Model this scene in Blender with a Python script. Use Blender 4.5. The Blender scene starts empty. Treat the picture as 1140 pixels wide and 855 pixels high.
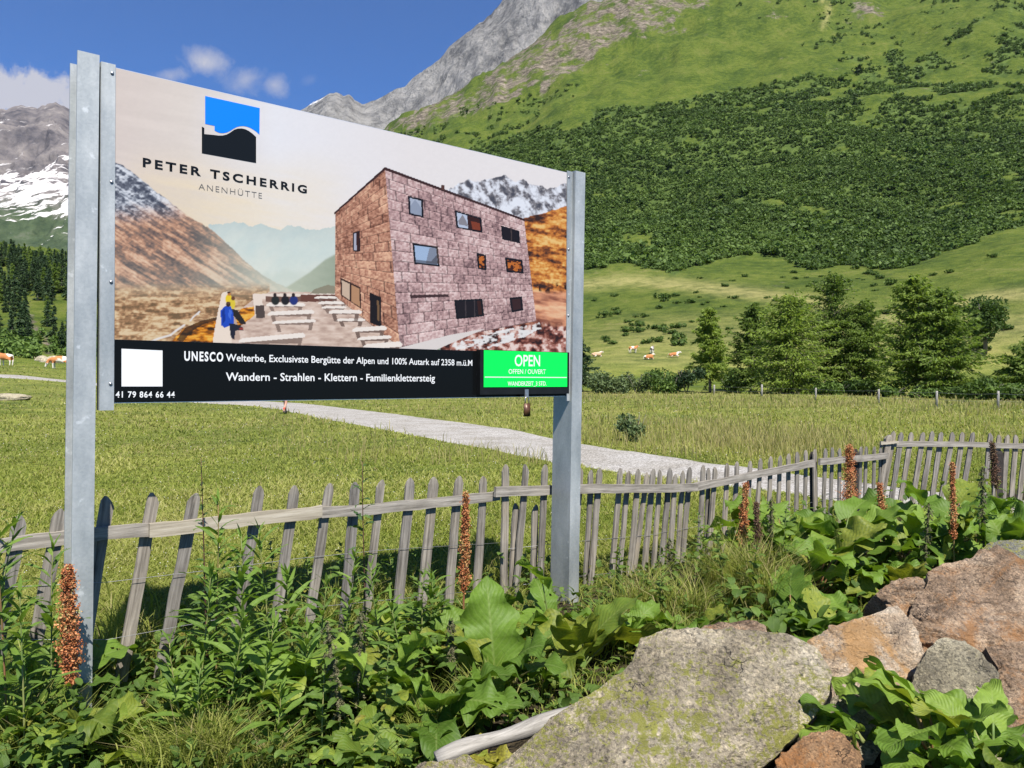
import bpy, math, random
import numpy as np
from mathutils import Vector, Matrix

# ------------------------------------------------------------------ camera, sky, sun, exposure
SC = bpy.context.scene
COL = SC.collection
FPX, CXP, HZ = 856.0, 570.0, 420.0      # focal length, centre column and horizon row of the 1140 px wide photograph
EYE = 1.7                               # eye height above the meadow, m
cam_d = bpy.data.cameras.new('camera')
cam = bpy.data.objects.new('camera', cam_d)
COL.objects.link(cam)
cam.location = (0, 0, EYE)
cam.rotation_euler = (math.radians(90), 0, 0)
cam_d.sensor_width = 36
cam_d.lens = 36 * FPX / 1140
cam_d.shift_y = -(427.5 - HZ) / 1140
cam_d.clip_start = 0.05
cam_d.clip_end = 20000
SC.camera = cam

SUN_AZ = math.radians(161)              # clockwise from +Y (the view direction) towards +X
SUN_EL = math.radians(54)
SUNV = Vector((math.sin(SUN_AZ) * math.cos(SUN_EL), math.cos(SUN_AZ) * math.cos(SUN_EL), math.sin(SUN_EL)))
sun_d = bpy.data.lights.new('sun', 'SUN')
sun_d.energy = 5.0
sun_d.angle = math.radians(0.5)
sun_d.color = (1.0, 0.955, 0.88)
sun = bpy.data.objects.new('sun', sun_d)
COL.objects.link(sun)
sun.rotation_euler = SUNV.to_track_quat('Z', 'Y').to_euler()
sun.location = (30, -10, 40)

W = bpy.data.worlds.new('World')
SC.world = W
W.use_nodes = True
SC.view_settings.view_transform = 'Standard'
SC.view_settings.look = 'None'
SC.view_settings.exposure = 0.90
SC.view_settings.gamma = 1
SC.view_settings.use_curve_mapping = False


class NT:
    """small helper round a node tree"""
    def __init__(s, tree):
        s.t = tree

    def n(s, typ, **kw):
        nd = s.t.nodes.new(typ)
        for k, v in kw.items():
            setattr(nd, k, v)
        return nd

    def set(s, sock, v):
        if v is None:
            return
        if hasattr(v, 'is_linked') or isinstance(v, bpy.types.NodeSocket):
            s.t.links.new(v, sock)
        else:
            sock.default_value = v

    def coord(s, which='Object'):
        return s.n('ShaderNodeTexCoord').outputs[which]

    def geo(s, which):
        return s.n('ShaderNodeNewGeometry').outputs[which]

    def attr(s, name, out='Color'):
        a = s.n('ShaderNodeAttribute')
        a.attribute_name = name
        return a.outputs[out]

    def sep(s, v):
        q = s.n('ShaderNodeSeparateXYZ')
        s.set(q.inputs[0], v)
        return q.outputs

    def comb(s, x, y, z):
        q = s.n('ShaderNodeCombineXYZ')
        for i, v in enumerate((x, y, z)):
            s.set(q.inputs[i], v)
        return q.outputs[0]

    def m(s, op, a, b=None, c=None, clamp=False):
        q = s.n('ShaderNodeMath', operation=op, use_clamp=clamp)
        for i, v in enumerate((a, b, c)):
            s.set(q.inputs[i], v)
        return q.outputs[0]

    def vm(s, op, a, b=None):
        q = s.n('ShaderNodeVectorMath', operation=op)
        s.set(q.inputs[0], a)
        if b is not None:
            s.set(q.inputs[1], b)
        return q.outputs[0]

    def noise(s, scale, detail=4, rough=0.55, vec=None, dist=0.0, out=0):
        q = s.n('ShaderNodeTexNoise')
        q.inputs['Scale'].default_value = scale
        q.inputs['Detail'].default_value = detail
        q.inputs['Roughness'].default_value = rough
        q.inputs['Distortion'].default_value = dist
        s.set(q.inputs['Vector'], vec)
        return q.outputs[out]

    def voro(s, scale, vec=None, feature='F1', out=0):
        q = s.n('ShaderNodeTexVoronoi', feature=feature)
        q.inputs['Scale'].default_value = scale
        s.set(q.inputs['Vector'], vec)
        return q.outputs[out]

    def ramp(s, fac, stops, interp='LINEAR'):
        q = s.n('ShaderNodeValToRGB')
        cr = q.color_ramp
        cr.interpolation = interp
        while len(cr.elements) < len(stops):
            cr.elements.new(0.5)
        for e, (p, c) in zip(cr.elements, stops):
            e.position = p
            if not hasattr(c, '__len__'):
                c = (c, c, c)
            e.color = (*c[:3], 1)
        s.set(q.inputs[0], fac)
        return q.outputs[0]

    def mix(s, fac, a, b, blend='MIX'):
        q = s.n('ShaderNodeMix', data_type='RGBA', blend_type=blend)
        for i, v in ((0, fac), (6, a), (7, b)):
            if isinstance(v, tuple) and len(v) == 3:
                v = (*v, 1)
            s.set(q.inputs[i], v)
        return q.outputs[2]

    def bump(s, h, strength=0.3, dist=0.02):
        q = s.n('ShaderNodeBump')
        q.inputs['Strength'].default_value = strength
        q.inputs['Distance'].default_value = dist
        s.set(q.inputs['Height'], h)
        return q.outputs[0]

    def bsdf(s, color, rough=0.7, metal=0.0, spec=0.5, normal=None, **kw):
        p = s.n('ShaderNodeBsdfPrincipled')
        if isinstance(color, tuple) and len(color) == 3:
            color = (*color, 1)
        s.set(p.inputs['Base Color'], color)
        s.set(p.inputs['Roughness'], rough)
        s.set(p.inputs['Metallic'], metal)
        s.set(p.inputs['Specular IOR Level'], spec)
        s.set(p.inputs['Normal'], normal)
        return p.outputs[0]

    def out(s, sh):
        o = s.n('ShaderNodeOutputMaterial')
        s.t.links.new(sh, o.inputs[0])


def new_mat(name):
    m = bpy.data.materials.new(name)
    m.use_nodes = True
    m.node_tree.nodes.clear()
    return m, NT(m.node_tree)


# sky: Nishita plus a few wisps and one bank of cloud, fixed to directions of the sky
wt = W.node_tree
wt.nodes.clear()
w = NT(wt)
sky = w.n('ShaderNodeTexSky', sky_type='NISHITA')
sky.sun_disc = False
sky.sun_elevation = SUN_EL
sky.sun_rotation = SUN_AZ
sky.altitude = 1800
sky.air_density = 1.0
sky.dust_density = 0.15
sky.ozone_density = 4.0
d = w.coord('Generated')
dx, dy, dz = w.sep(d)
yy = w.m('MAXIMUM', dy, 0.05)
gx = w.m('DIVIDE', dx, yy)
gz = w.m('DIVIDE', dz, yy)


def cloud(px, py, rx, ry, tilt=0.0):
    u0, v0 = (px - CXP) / FPX, (HZ - py) / FPX
    a = w.m('SUBTRACT', gx, u0)
    b = w.m('SUBTRACT', gz, v0)
    ct, st = math.cos(tilt), math.sin(tilt)
    a2 = w.m('ADD', w.m('MULTIPLY', a, ct), w.m('MULTIPLY', b, st))
    b2 = w.m('SUBTRACT', w.m('MULTIPLY', b, ct), w.m('MULTIPLY', a, st))
    a2 = w.m('DIVIDE', a2, rx / FPX)
    b2 = w.m('DIVIDE', b2, ry / FPX)
    r2 = w.m('ADD', w.m('POWER', w.m('ABSOLUTE', a2), 2), w.m('POWER', w.m('ABSOLUTE', b2), 2))
    return w.m('SUBTRACT', 1.0, w.m('SQRT', r2))


pv = w.comb(gx, 0.0, gz)
nz1 = w.noise(22, 7, 0.62, pv, 0.4)
nz2 = w.noise(60, 5, 0.6, pv, 0.3)
nn = w.m('ADD', w.m('MULTIPLY', w.m('SUBTRACT', nz1, 0.5), 3.4), w.m('MULTIPLY', w.m('SUBTRACT', nz2, 0.5), 1.4))
cov = None
for (px, py, rx, ry, tl, k) in ((228, 69, 32, 17, -0.15, 0.5), (275, 90, 24, 20, 0.2, 0.35), (306, 96, 18, 14, -0.3, 0.42),
                                (190, 84, 30, 12, 0.1, 0.4), (345, 90, 12, 8, 0.4, 0.1), (10, 106, 130, 36, -0.10, 1.5),
                                (-160, 90, 150, 50, 0.05, 1.3), (1300, -250, 160, 50, 0, .8)):
    c = cloud(px, py, rx, ry, tl)
    c = w.m('MULTIPLY', w.m('ADD', w.m('MULTIPLY', c, 1.5), w.m('MULTIPLY', nn, 0.85)), k, clamp=True)
    c = w.m('MULTIPLY', c, w.m('GREATER_THAN', dy, 0.06))
    cov = c if cov is None else w.m('MAXIMUM', cov, c)
shade = w.ramp(w.m('ADD', w.m('MULTIPLY', gz, 2.6), w.m('MULTIPLY', nz1, 0.45)), [(0.95, (2.6, 2.75, 3.5)), (1.30, (4.6, 4.6, 5.1))])
skyc = w.mix(1.0, sky.outputs[0], (0.45, 0.75, 1.12), 'MULTIPLY')
final = w.mix(w.m('MULTIPLY', cov, 0.94), skyc, shade)
bg = w.n('ShaderNodeBackground')
bg.inputs['Strength'].default_value = 0.072
wt.links.new(final, bg.inputs['Color'])
wo = w.n('ShaderNodeOutputWorld')
wt.links.new(bg.outputs[0], wo.inputs[0])

# ------------------------------------------------------------------ numeric helpers
RNG = np.random.default_rng(7)
random.seed(7)


def at(px, py, y):
    """world point seen at photo pixel (px, py) at depth y"""
    return np.array([(px - CXP) / FPX * y, y, EYE + (HZ - py) / FPX * y])


def _hash(ix, iy, iz, seed):
    h = (ix * 374761393 + iy * 668265263 + iz * 1274126177 + seed * 974634721) & 0xFFFFFFFF
    h = ((h ^ (h >> 13)) * 1274126177) & 0xFFFFFFFF
    h = h ^ (h >> 16)
    return (h & 0xFFFFFF) / float(0xFFFFFF)


def vnoise(x, y, z=None, seed=0):
    x = np.asarray(x, float)
    y = np.asarray(y, float)
    z = np.zeros_like(x) if z is None else np.asarray(z, float)
    x0, y0, z0 = np.floor(x), np.floor(y), np.floor(z)
    fx, fy, fz = x - x0, y - y0, z - z0
    fx, fy, fz = [t * t * t * (t * (t * 6 - 15) + 10) for t in (fx, fy, fz)]
    ix, iy, iz = x0.astype(np.int64), y0.astype(np.int64), z0.astype(np.int64)
    r = 0
    for a in (0, 1):
        for b in (0, 1):
            for c in (0, 1):
                wgt = (fx if a else 1 - fx) * (fy if b else 1 - fy) * (fz if c else 1 - fz)
                r = r + wgt * _hash(ix + a, iy + b, iz + c, seed)
    return r * 2 - 1


def fbm(x, y, z=None, oct=5, seed=0, gain=0.5, ridged=False):
    r, a, s, fr = 0, 1.0, 0, 1.0
    for o in range(oct):
        v = vnoise(np.asarray(x) * fr + 17.3 * o, np.asarray(y) * fr - 9.1 * o, None if z is None else np.asarray(z) * fr + 5.7 * o, seed + o)
        if ridged:
            v = 1 - 2 * np.abs(v)
        r = r + a * v
        s += a
        a *= gain
        fr *= 2.03
    return r / s


def inpoly(x, y, poly):
    x = np.asarray(x, float)
    y = np.asarray(y, float)
    res = np.zeros(x.shape, bool)
    n = len(poly)
    for i in range(n):
        x1, y1 = poly[i]
        x2, y2 = poly[(i + 1) % n]
        if y1 == y2:
            continue
        c = ((y1 > y) != (y2 > y)) & (x < (x2 - x1) * (y - y1) / (y2 - y1) + x1)
        res ^= c
    return res


def sstep(a, b, x):
    t = np.clip((np.asarray(x, float) - a) / (b - a), 0, 1)
    return t * t * (3 - 2 * t)


def srgb(r, g, b):
    return tuple(((c / 255) / 12.92 if c / 255 <= 0.04045 else ((c / 255 + 0.055) / 1.055) ** 2.4) for c in (r, g, b))


# ------------------------------------------------------------------ objects
def tag(o, label=None, cat=None, group=None, kind=None):
    if label:
        o['label'] = label
    if cat:
        o['category'] = cat
    if group:
        o['group'] = group
    if kind:
        o['kind'] = kind
    return o


def link(o, parent=None):
    COL.objects.link(o)
    if parent is not None:
        o.parent = parent
    return o


def mesh_np(name, V, F, mats, smooth=True, attr=None, midx=None, aname='leaf'):
    """mesh from numpy arrays; F is (n,3) or (n,4)"""
    V = np.asarray(V, np.float32)
    F = np.asarray(F, np.int32)
    me = bpy.data.meshes.new(name)
    k = F.shape[1]
    me.vertices.add(len(V))
    me.vertices.foreach_set('co', V.ravel())
    me.loops.add(F.size)
    me.loops.foreach_set('vertex_index', F.ravel())
    me.polygons.add(len(F))
    me.polygons.foreach_set('loop_start', np.arange(0, F.size, k, dtype=np.int32))
    me.polygons.foreach_set('use_smooth', np.full(len(F), smooth, bool))
    for mm in (mats if isinstance(mats, (list, tuple)) else [mats]):
        me.materials.append(mm)
    if midx is not None:
        me.polygons.foreach_set('material_index', np.asarray(midx, np.int32))
    if attr is not None:
        a = me.attributes.new(aname, 'FLOAT_COLOR', 'POINT')
        a.data.foreach_set('color', np.asarray(attr, np.float32).ravel())
    me.update(calc_edges=True)
    me.validate()
    return me


def obj_np(name, V, F, mats, parent=None, **kw):
    return link(bpy.data.objects.new(name, mesh_np(name, V, F, mats, **kw)), parent)


def empty(name, loc=(0, 0, 0), rz=0.0):
    o = bpy.data.objects.new(name, None)
    o.empty_display_size = 0.2
    o.location = loc
    o.rotation_euler = (0, 0, rz)
    return link(o)


def copy_tree(src, parent=None):
    c = src.copy()
    link(c, parent)
    for ch in list(src.children):
        copy_tree(ch, c)
    return c


class Geo:
    """collects triangles with a 4-float attribute per vertex"""
    def __init__(s):
        s.V, s.F, s.A, s.n = [], [], [], 0

    def add(s, V, F, A=None):
        V = np.asarray(V, float)
        F = np.asarray(F, np.int64)
        if F.shape[1] == 4:
            F = np.concatenate([F[:, [0, 1, 2]], F[:, [0, 2, 3]]])
        if A is None:
            A = np.zeros((len(V), 4))
        A = np.asarray(A, float)
        if A.ndim == 1:
            A = np.tile(A, (len(V), 1))
        s.V.append(V)
        s.F.append(F + s.n)
        s.A.append(A)
        s.n += len(V)

    def box(s, lo, hi, A=None, M=None):
        x0, y0, z0 = lo
        x1, y1, z1 = hi
        V = np.array([(x0, y0, z0), (x1, y0, z0), (x1, y1, z0), (x0, y1, z0), (x0, y0, z1), (x1, y0, z1), (x1, y1, z1), (x0, y1, z1)], float)
        if M is not None:
            V = V @ np.asarray(M)[:3, :3].T + np.asarray(M)[:3, 3]
        s.add(V, [(3, 2, 1, 0), (4, 5, 6, 7), (0, 1, 5, 4), (1, 2, 6, 5), (2, 3, 7, 6), (3, 0, 4, 7)], A)

    def tube(s, P, R, k=6, A=None, cap=True):
        P = np.asarray(P, float)
        n = len(P)
        R = np.broadcast_to(np.asarray(R, float), (n,))
        T = np.gradient(P, axis=0)
        T /= np.linalg.norm(T, axis=1)[:, None] + 1e-9
        ref = np.array([0.31, 0.17, 0.93]) if abs(T[0][2]) < 0.9 else np.array([1.0, 0.1, 0.05])
        U = np.cross(T, ref)
        U /= np.linalg.norm(U, axis=1)[:, None] + 1e-9
        B = np.cross(T, U)
        an = np.arange(k) / k * 2 * np.pi
        V = P[:, None] + R[:, None, None] * (np.cos(an)[None, :, None] * U[:, None] + np.sin(an)[None, :, None] * B[:, None])
        V = V.reshape(-1, 3)
        F = [(i * k + j, i * k + (j + 1) % k, (i + 1) * k + (j + 1) % k, (i + 1) * k + j) for i in range(n - 1) for j in range(k)]
        if cap:
            V = np.concatenate([V, P[:1], P[-1:]])
            a, b = n * k, n * k + 1
            F = F + [(a, (j + 1) % k, j, j) for j in range(k)] + [(b, (n - 1) * k + j, (n - 1) * k + (j + 1) % k, (n - 1) * k + (j + 1) % k) for j in range(k)]
            F = np.array(F)
            tri = np.concatenate([F[:(n - 1) * k][:, [0, 1, 2]], F[:(n - 1) * k][:, [0, 2, 3]], F[(n - 1) * k:][:, :3]])
            s.add(V, tri, A)
        else:
            s.add(V, np.array(F), A)

    def arrays(s):
        return np.concatenate(s.V), np.concatenate(s.F), np.concatenate(s.A)

    def mesh(s, name, mats, smooth=True):
        V, F, A = s.arrays()
        return mesh_np(name, V, F, mats, smooth=smooth, attr=A)

    def obj(s, name, mats, parent=None, smooth=True):
        return link(bpy.data.objects.new(name, s.mesh(name, mats, smooth)), parent)
# ------------------------------------------------------------------ terrain: heights as a table over bearing and distance
PXC = np.array([-900, -350, 0, 80, 250, 440, 570, 700, 850, 1000, 1140, 1700.])
YK = np.array([0.1, 6, 20, 37, 50, 60, 90, 110, 140, 180, 240, 320, 450, 620, 850, 1100, 1500.])


def _z(row):   # entries: ('z', relative height) below 60 m as plain negatives, else photo rows
    return [(v if abs(v) < 8 else (HZ - v) / FPX * y) for v, y in zip(row, YK)]


TAB = np.array([
    _z([-1.74, -1.74, -1.72, -1.3, -.55, 416, 404, 400, 392, 355, 312, 296, 285, 280, 275, 272, 270]),
    _z([-1.74, -1.74, -1.72, -1.4, -.60, 417, 405, 401, 393, 360, 315, 298, 288, 284, 280, 276, 274]),
    _z([-1.74, -1.74, -1.72, -1.45, -.70, 418, 406, 402, 396, 372, 322, 300, 292, 288, 284, 280, 278]),
    _z([-1.74, -1.74, -1.73, -1.5, -.90, 425, 411, 407, 401, 385, 330, 305, 296, 292, 288, 284, 282]),
    _z([-1.74, -1.74, -1.74, -1.74, -1.74, -1.7, 433, 429, 424, 418, 408, 395, 375, 355, 340, 328, 320]),
    _z([-1.74, -1.74, -1.74, -1.74, -1.74, -1.74, 437, 430, 421, 408, 382, 348, 298, 245, 190, 141, 190]),
    _z([-1.74, -1.74, -1.74, -1.74, -1.74, -1.74, 437, 428, 411, 388, 355, 315, 255, 190, 122, 64, 130]),
    _z([-1.74, -1.74, -1.74, -1.74, -1.74, -1.74, 437, 426, 399, 374, 337, 298, 232, 152, 72, -12, 60]),
    _z([-1.74, -1.74, -1.74, -1.74, -1.74, -1.74, 437, 428, 402, 366, 326, 288, 216, 126, 40, -60, 10]),
    _z([-1.74, -1.74, -1.74, -1.74, -1.74, -1.74, 437, 429, 397, 352, 312, 276, 196, 106, 14, -95, -40]),
    _z([-1.74, -1.74, -1.74, -1.74, -1.74, -1.74, 437, 425, 378, 330, 286, 240, 160, 78, -24, -130, -80]),
    _z([-1.74, -1.74, -1.74, -1.74, -1.74, 440, 420, 395, 340, 290, 235, 180, 90, 0, -110, -220, -180]),
])


def pchip(xk, Yk, x):
    """monotone cubic along the last axis of Yk"""
    h = np.diff(xk)
    dl = np.diff(Yk, axis=-1) / h
    m = np.zeros_like(Yk)
    a, b = dl[..., :-1], dl[..., 1:]
    w1, w2 = 2 * h[1:] + h[:-1], h[1:] + 2 * h[:-1]
    ok = a * b > 0
    with np.errstate(divide='ignore', invalid='ignore'):
        hm = (w1 + w2) / (w1 / a + w2 / b)
    m[..., 1:-1] = np.where(ok, hm, 0)
    m[..., 0], m[..., -1] = dl[..., 0], dl[..., -1]
    i = np.clip(np.searchsorted(xk, x) - 1, 0, len(xk) - 2)
    t = (x - xk[i]) / h[i]
    t2, t3 = t * t, t * t * t
    return ((2 * t3 - 3 * t2 + 1) * Yk[..., i] + (t3 - 2 * t2 + t) * h[i] * m[..., i]
            + (-2 * t3 + 3 * t2) * Yk[..., i + 1] + (t3 - t2) * h[i] * m[..., i + 1])


LY = np.log(YK)
LYF = np.linspace(LY[0], LY[-1], 260)
PXF = np.linspace(PXC[0], PXC[-1], 200)
_t = pchip(LY, TAB, LYF)
FINE = pchip(PXC, _t.T, PXF).T          # (px, y)


def ground(x, y):
    """terrain height (world z)"""
    x = np.asarray(x, float)
    y = np.maximum(np.asarray(y, float), 0.11)
    px = np.clip(CXP + FPX * x / y, PXF[0], PXF[-1])
    i = np.clip((px - PXF[0]) / (PXF[1] - PXF[0]), 0, len(PXF) - 1.001)
    j = np.clip((np.log(y) - LYF[0]) / (LYF[1] - LYF[0]), 0, len(LYF) - 1.001)
    i0, j0 = i.astype(int), j.astype(int)
    a, b = i - i0, j - j0
    z = (FINE[i0, j0] * (1 - a) * (1 - b) + FINE[i0 + 1, j0] * a * (1 - b) + FINE[i0, j0 + 1] * (1 - a) * b + FINE[i0 + 1, j0 + 1] * a * b)
    amp = 0.022 * np.clip(y - 70, 0, 900) * sstep(70, 260, y)
    z = z + amp * fbm(x / 75, y / 75, oct=5, seed=3)
    z = z + amp * 0.45 * sstep(500, 900, y) * fbm(x / 40, y / 60, oct=5, seed=8, ridged=True)
    z = z + 0.05 * fbm(x / 3.1, y / 3.1, oct=3, seed=5) * sstep(1, 4, y)
    z = z + 0.38 * np.exp(-(((x - 1.35) / 0.9) ** 2 + ((y - 2.9) / 0.7) ** 2))
    return z + EYE


def gz_(x, y):
    return float(ground(np.array([x]), np.array([y]))[0])


# path edges on the ground, from near right to the far bend
def gpt(px, py, zr=-1.74):
    y = -zr * FPX / (py - HZ)
    return (px - CXP) / FPX * y, y


P_UP = [gpt(*p) for p in ((1500, 574), (1250, 566), (1140, 558), (1060, 549), (985, 540), (870, 526), (790, 516.5), (720, 505.5), (650, 494.5), (560, 476), (480, 466), (440, 461), (400, 456), (350, 450.5), (310, 447.5), (270, 446), (180, 444.5))]
P_LO = [gpt(*p) for p in ((1500, 606), (1250, 594), (1140, 584), (1060, 575), (985, 567), (870, 551), (790, 540), (720, 532), (650, 522), (560, 504), (480, 490), (440, 481.5), (400, 474), (350, 465), (310, 456.5), (270, 451.5), (180, 448.5))]
P2_UP = [(-70, 58.), (-55, 59.5), (-45, 60.5), (-33, 62), (-25, 63.5), (-18, 62)]
P2_LO = [(-68, 54.2), (-54, 55.7), (-44, 56.7), (-32, 58.4), (-25, 60), (-18, 58.5)]


def resample(P, n):
    P = np.array(P)
    s = np.r_[0, np.cumsum(np.linalg.norm(np.diff(P, axis=0), axis=1))]
    t = np.linspace(0, s[-1], n)
    # smooth by cubic through the points in index space
    k = np.interp(t, s, np.arange(len(P)))
    return np.stack([pchip(np.arange(len(P)).astype(float), P[:, c], k) for c in (0, 1)], 1)


def path_sheet(name, U, L, mat, n=260, m=14):
    a, b = resample(U, n), resample(L, n)
    i = np.arange(n)
    a = a + (a - b) / np.linalg.norm(a - b, axis=1)[:, None] * (0.10 * fbm(i / 2.6, i * 0, oct=3, seed=21))[:, None]
    b = b + (b - a) / np.linalg.norm(a - b, axis=1)[:, None] * (0.14 * fbm(i / 2.9, i * 0 + 4, oct=3, seed=22))[:, None]
    t = np.linspace(0, 1, m)
    P = a[:, None] * (1 - t)[None, :, None] + b[:, None] * t[None, :, None]
    x, y = P[..., 0].ravel(), P[..., 1].ravel()
    z = ground(x, y) + 0.028
    q = np.arange(n * m).reshape(n, m)
    z = z.reshape(n, m)
    z[:, 0] -= 0.035
    z[:, -1] -= 0.035
    F = np.stack([q[:-1, :-1], q[1:, :-1], q[1:, 1:], q[:-1, 1:]], -1).reshape(-1, 4)
    o = obj_np(name, np.stack([x, y, z.ravel()], 1), F, mat)
    return tag(o, kind='structure'), np.concatenate([a, b[::-1]])


def proj(x, y, z):
    return CXP + FPX * x / y, HZ - FPX * (z - EYE) / y


# ---- materials of the land
mt, n = new_mat('meadow and slope')
pos = n.geo('Position')
msk = n.attr('zone')
zat = n.n('ShaderNodeAttribute')
zat.attribute_name = 'zone'
mscrub = zat.outputs['Alpha']
mr, mg, mb = n.sep(msk)               # r: rock debris, g: dry/yellow, b: near bare soil
flat = n.vm('MULTIPLY', pos, (1, 1, 0.6))
big = n.noise(0.035, 5, 0.6, flat)
mid = n.noise(0.22, 6, 0.65, flat)
fin = n.noise(2.6, 5, 0.7, flat)
g1 = n.ramp(n.m('ADD', n.m('MULTIPLY', big, 0.5), n.m('MULTIPLY', mid, 0.5)),
            [(0.34, (0.030, 0.054, 0.009)), (0.45, (0.060, 0.090, 0.013)), (0.55, (0.100, 0.128, 0.020)), (0.68, (0.150, 0.152, 0.045))])
g1 = n.mix(0.75, g1, n.ramp(fin, [(0.3, (0.35, 0.36, 0.3)), (0.55, (1, 1, 1)), (0.75, (1.35, 1.3, 1.1))]), 'MULTIPLY')
pzv = n.sep(pos)[2]
g1 = n.mix(1, g1, n.ramp(n.m('MULTIPLY', pzv, 0.004), [(0.12, (1, 1, 1)), (0.7, (0.86, 0.90, 0.74))]), 'MULTIPLY')
g1 = n.mix(1, g1, n.ramp(n.m('MULTIPLY', pzv, 0.05), [(0.1, (1.75, 1.62, 1.5)), (0.6, (1, 1, 1))]), 'MULTIPLY')
spk = n.ramp(n.noise(0.55, 5, 0.8, pos), [(0.64, 0.0), (0.70, 0.8)])
g1 = n.mix(n.m('MULTIPLY', spk, n.ramp(n.m('MULTIPLY', pzv, 0.004), [(0.3, 0.0), (0.8, 1.0)])), g1, (0.20, 0.185, 0.15))
g1 = n.mix(n.m('MULTIPLY', mg, n.ramp(mid, [(0.35, 0.35), (0.6, 1.0)])), g1, (0.30, 0.265, 0.105))
rkv = n.noise(0.16, 8, 0.7, n.vm('MULTIPLY', pos, (1, 1, 1.6)))
rk = n.ramp(rkv, [(0.33, (0.035, 0.03, 0.022)), (0.46, (0.105, 0.088, 0.066)), (0.58, (0.185, 0.155, 0.118)), (0.72, (0.30, 0.26, 0.21))])
rm = n.ramp(n.m('ADD', mr, n.m('MULTIPLY', n.m('SUBTRACT', n.noise(0.05, 8, 0.72, pos), 0.5), 3.0)), [(0.42, 0.0), (0.72, 1.0)])
col = n.mix(rm, g1, rk)
col = n.mix(n.m('MULTIPLY', mscrub, 0.8), col, n.ramp(mid, [(0.35, (0.035, 0.06, 0.014)), (0.65, (0.085, 0.125, 0.028))]))
soil = n.ramp(n.noise(9, 6, 0.7, pos), [(0.3, (0.018, 0.013, 0.008)), (0.6, (0.05, 0.038, 0.022)), (0.8, (0.085, 0.07, 0.03))])
col = n.mix(mb, col, soil)
bh = n.m('ADD', n.m('MULTIPLY', fin, 0.2), n.m('MULTIPLY', mid, 1.4))
n.out(n.bsdf(col, 0.95, 0, 0.15, n.bump(bh, 1.0, 1.3)))
M_LAND = mt

mt, n = new_mat('gravel')
pos = n.geo('Position')
st = n.voro(38, pos)
cl = n.ramp(n.voro(38, pos, out='Color'), [(0.2, (0.20, 0.188, 0.172)), (0.5, (0.32, 0.302, 0.28)), (0.8, (0.45, 0.43, 0.405))])
pt = n.ramp(n.noise(0.9, 5, 0.6, pos), [(0.35, (0.78, 0.76, 0.72)), (0.6, (1, 1, 1))])
dk = n.ramp(n.noise(7, 5, 0.75, pos), [(0.3, (0.55, 0.54, 0.5)), (0.45, (1, 1, 1))])
c = n.mix(1, n.mix(1, cl, pt, 'MULTIPLY'), dk, 'MULTIPLY')
n.out(n.bsdf(c, 0.95, 0, 0.2, n.bump(st, 0.5, 0.02)))
M_GRAVEL = mt

# ---- where scrub covers the slope
DENS = [(400, 210), (450, 185), (505, 172), (560, 150), (640, 139), (690, 119), (725, 124), (790, 108), (850, 98), (905, 88), (935, 62), (1000, 58), (1060, 38), (1140, 12), (1400, -70), (1400, 150), (1140, 250), (1065, 281), (1000, 299), (950, 291), (900, 300), (860, 286), (800, 291), (755, 305), (700, 293), (640, 302), (500, 330), (400, 300)]


def shrub_density(pxs, pys, xs_, ys_):
    wob = 9 * fbm(xs_ / 45, ys_ / 45, oct=4, seed=501)
    wob2 = 5 * fbm(xs_ / 16, ys_ / 16, oct=3, seed=502)
    a = inpoly(pxs + wob, pys + wob + wob2, DENS) * 1.0
    gaps = fbm(xs_ / 20, ys_ / 20, oct=4, seed=503)
    upper = sstep(190, 60, pys - 0.0) * sstep(720, 1000, pxs)
    a = a * sstep(-0.62 + 0.60 * upper, -0.40 + 0.60 * upper, gaps)
    b = 0.45 * inpoly(pxs + wob, pys + wob, [(430, 150), (560, 112), (640, 92), (650, 108), (560, 146), (440, 195)]) * sstep(0.0, 0.25, gaps)
    c_ = 0.28 * inpoly(pxs + wob, pys + wob, [(800, 12), (880, -10), (1000, -30), (1300, -120), (1300, -20), (1100, 45), (1000, 62), (930, 60), (820, 40)]) * sstep(0.08, 0.3, gaps)
    return np.maximum(np.maximum(a, b), c_)



# ---- the land itself: a polar sheet round the viewpoint
NA, NR = 620, 470
th = np.radians(np.linspace(-64, 64, NA))
rr = np.exp(np.linspace(math.log(0.35), math.log(1500), NR))
TH, RR = np.meshgrid(th, rr, indexing='ij')
X, Y = (RR * np.sin(TH)).ravel(), (RR * np.cos(TH)).ravel()
Z = ground(X, Y)
pxv, pyv = proj(X, Y, Z)
rockm = np.zeros_like(X)
dry = np.zeros_like(X)
wob = 14 * fbm(X / 60, Y / 60, oct=4, seed=31)
far = Y > 400
band = inpoly(pxv + wob, pyv + wob, [(330, 190), (437, 142), (476, 108), (539, 84), (570, 60), (598, 35), (640, 15), (672, -10), (700, -90), (900, -130), (830, -35), (800, 2), (765, 22), (735, 44), (690, 58), (650, 66), (600, 92), (548, 116), (500, 138), (460, 156), (400, 185)]) & far
rockm[band] = 0.62
for (cx, cy, sx, sy, v) in ((965, 14, 22, 12, 0.75), (860, 8, 16, 10, 0.35), (745, 15, 40, 16, 0.3), (700, 20, 70, 40, 0.40), (620, 60, 60, 26, 0.25)):
    rockm = np.maximum(rockm, v * np.exp(-((pxv - cx) / sx) ** 2 - ((pyv - cy) / sy) ** 2) * far)
gul = np.exp(-(((pxv - 44) - (pyv - 370) * 0.42 + 5 * np.sin(pyv / 9)) / 9) ** 2)
rockm = np.maximum(rockm, 0.58 * gul * sstep(328, 345, pyv) * sstep(402, 392, pyv) * (Y > 100) * (Y < 300))
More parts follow.
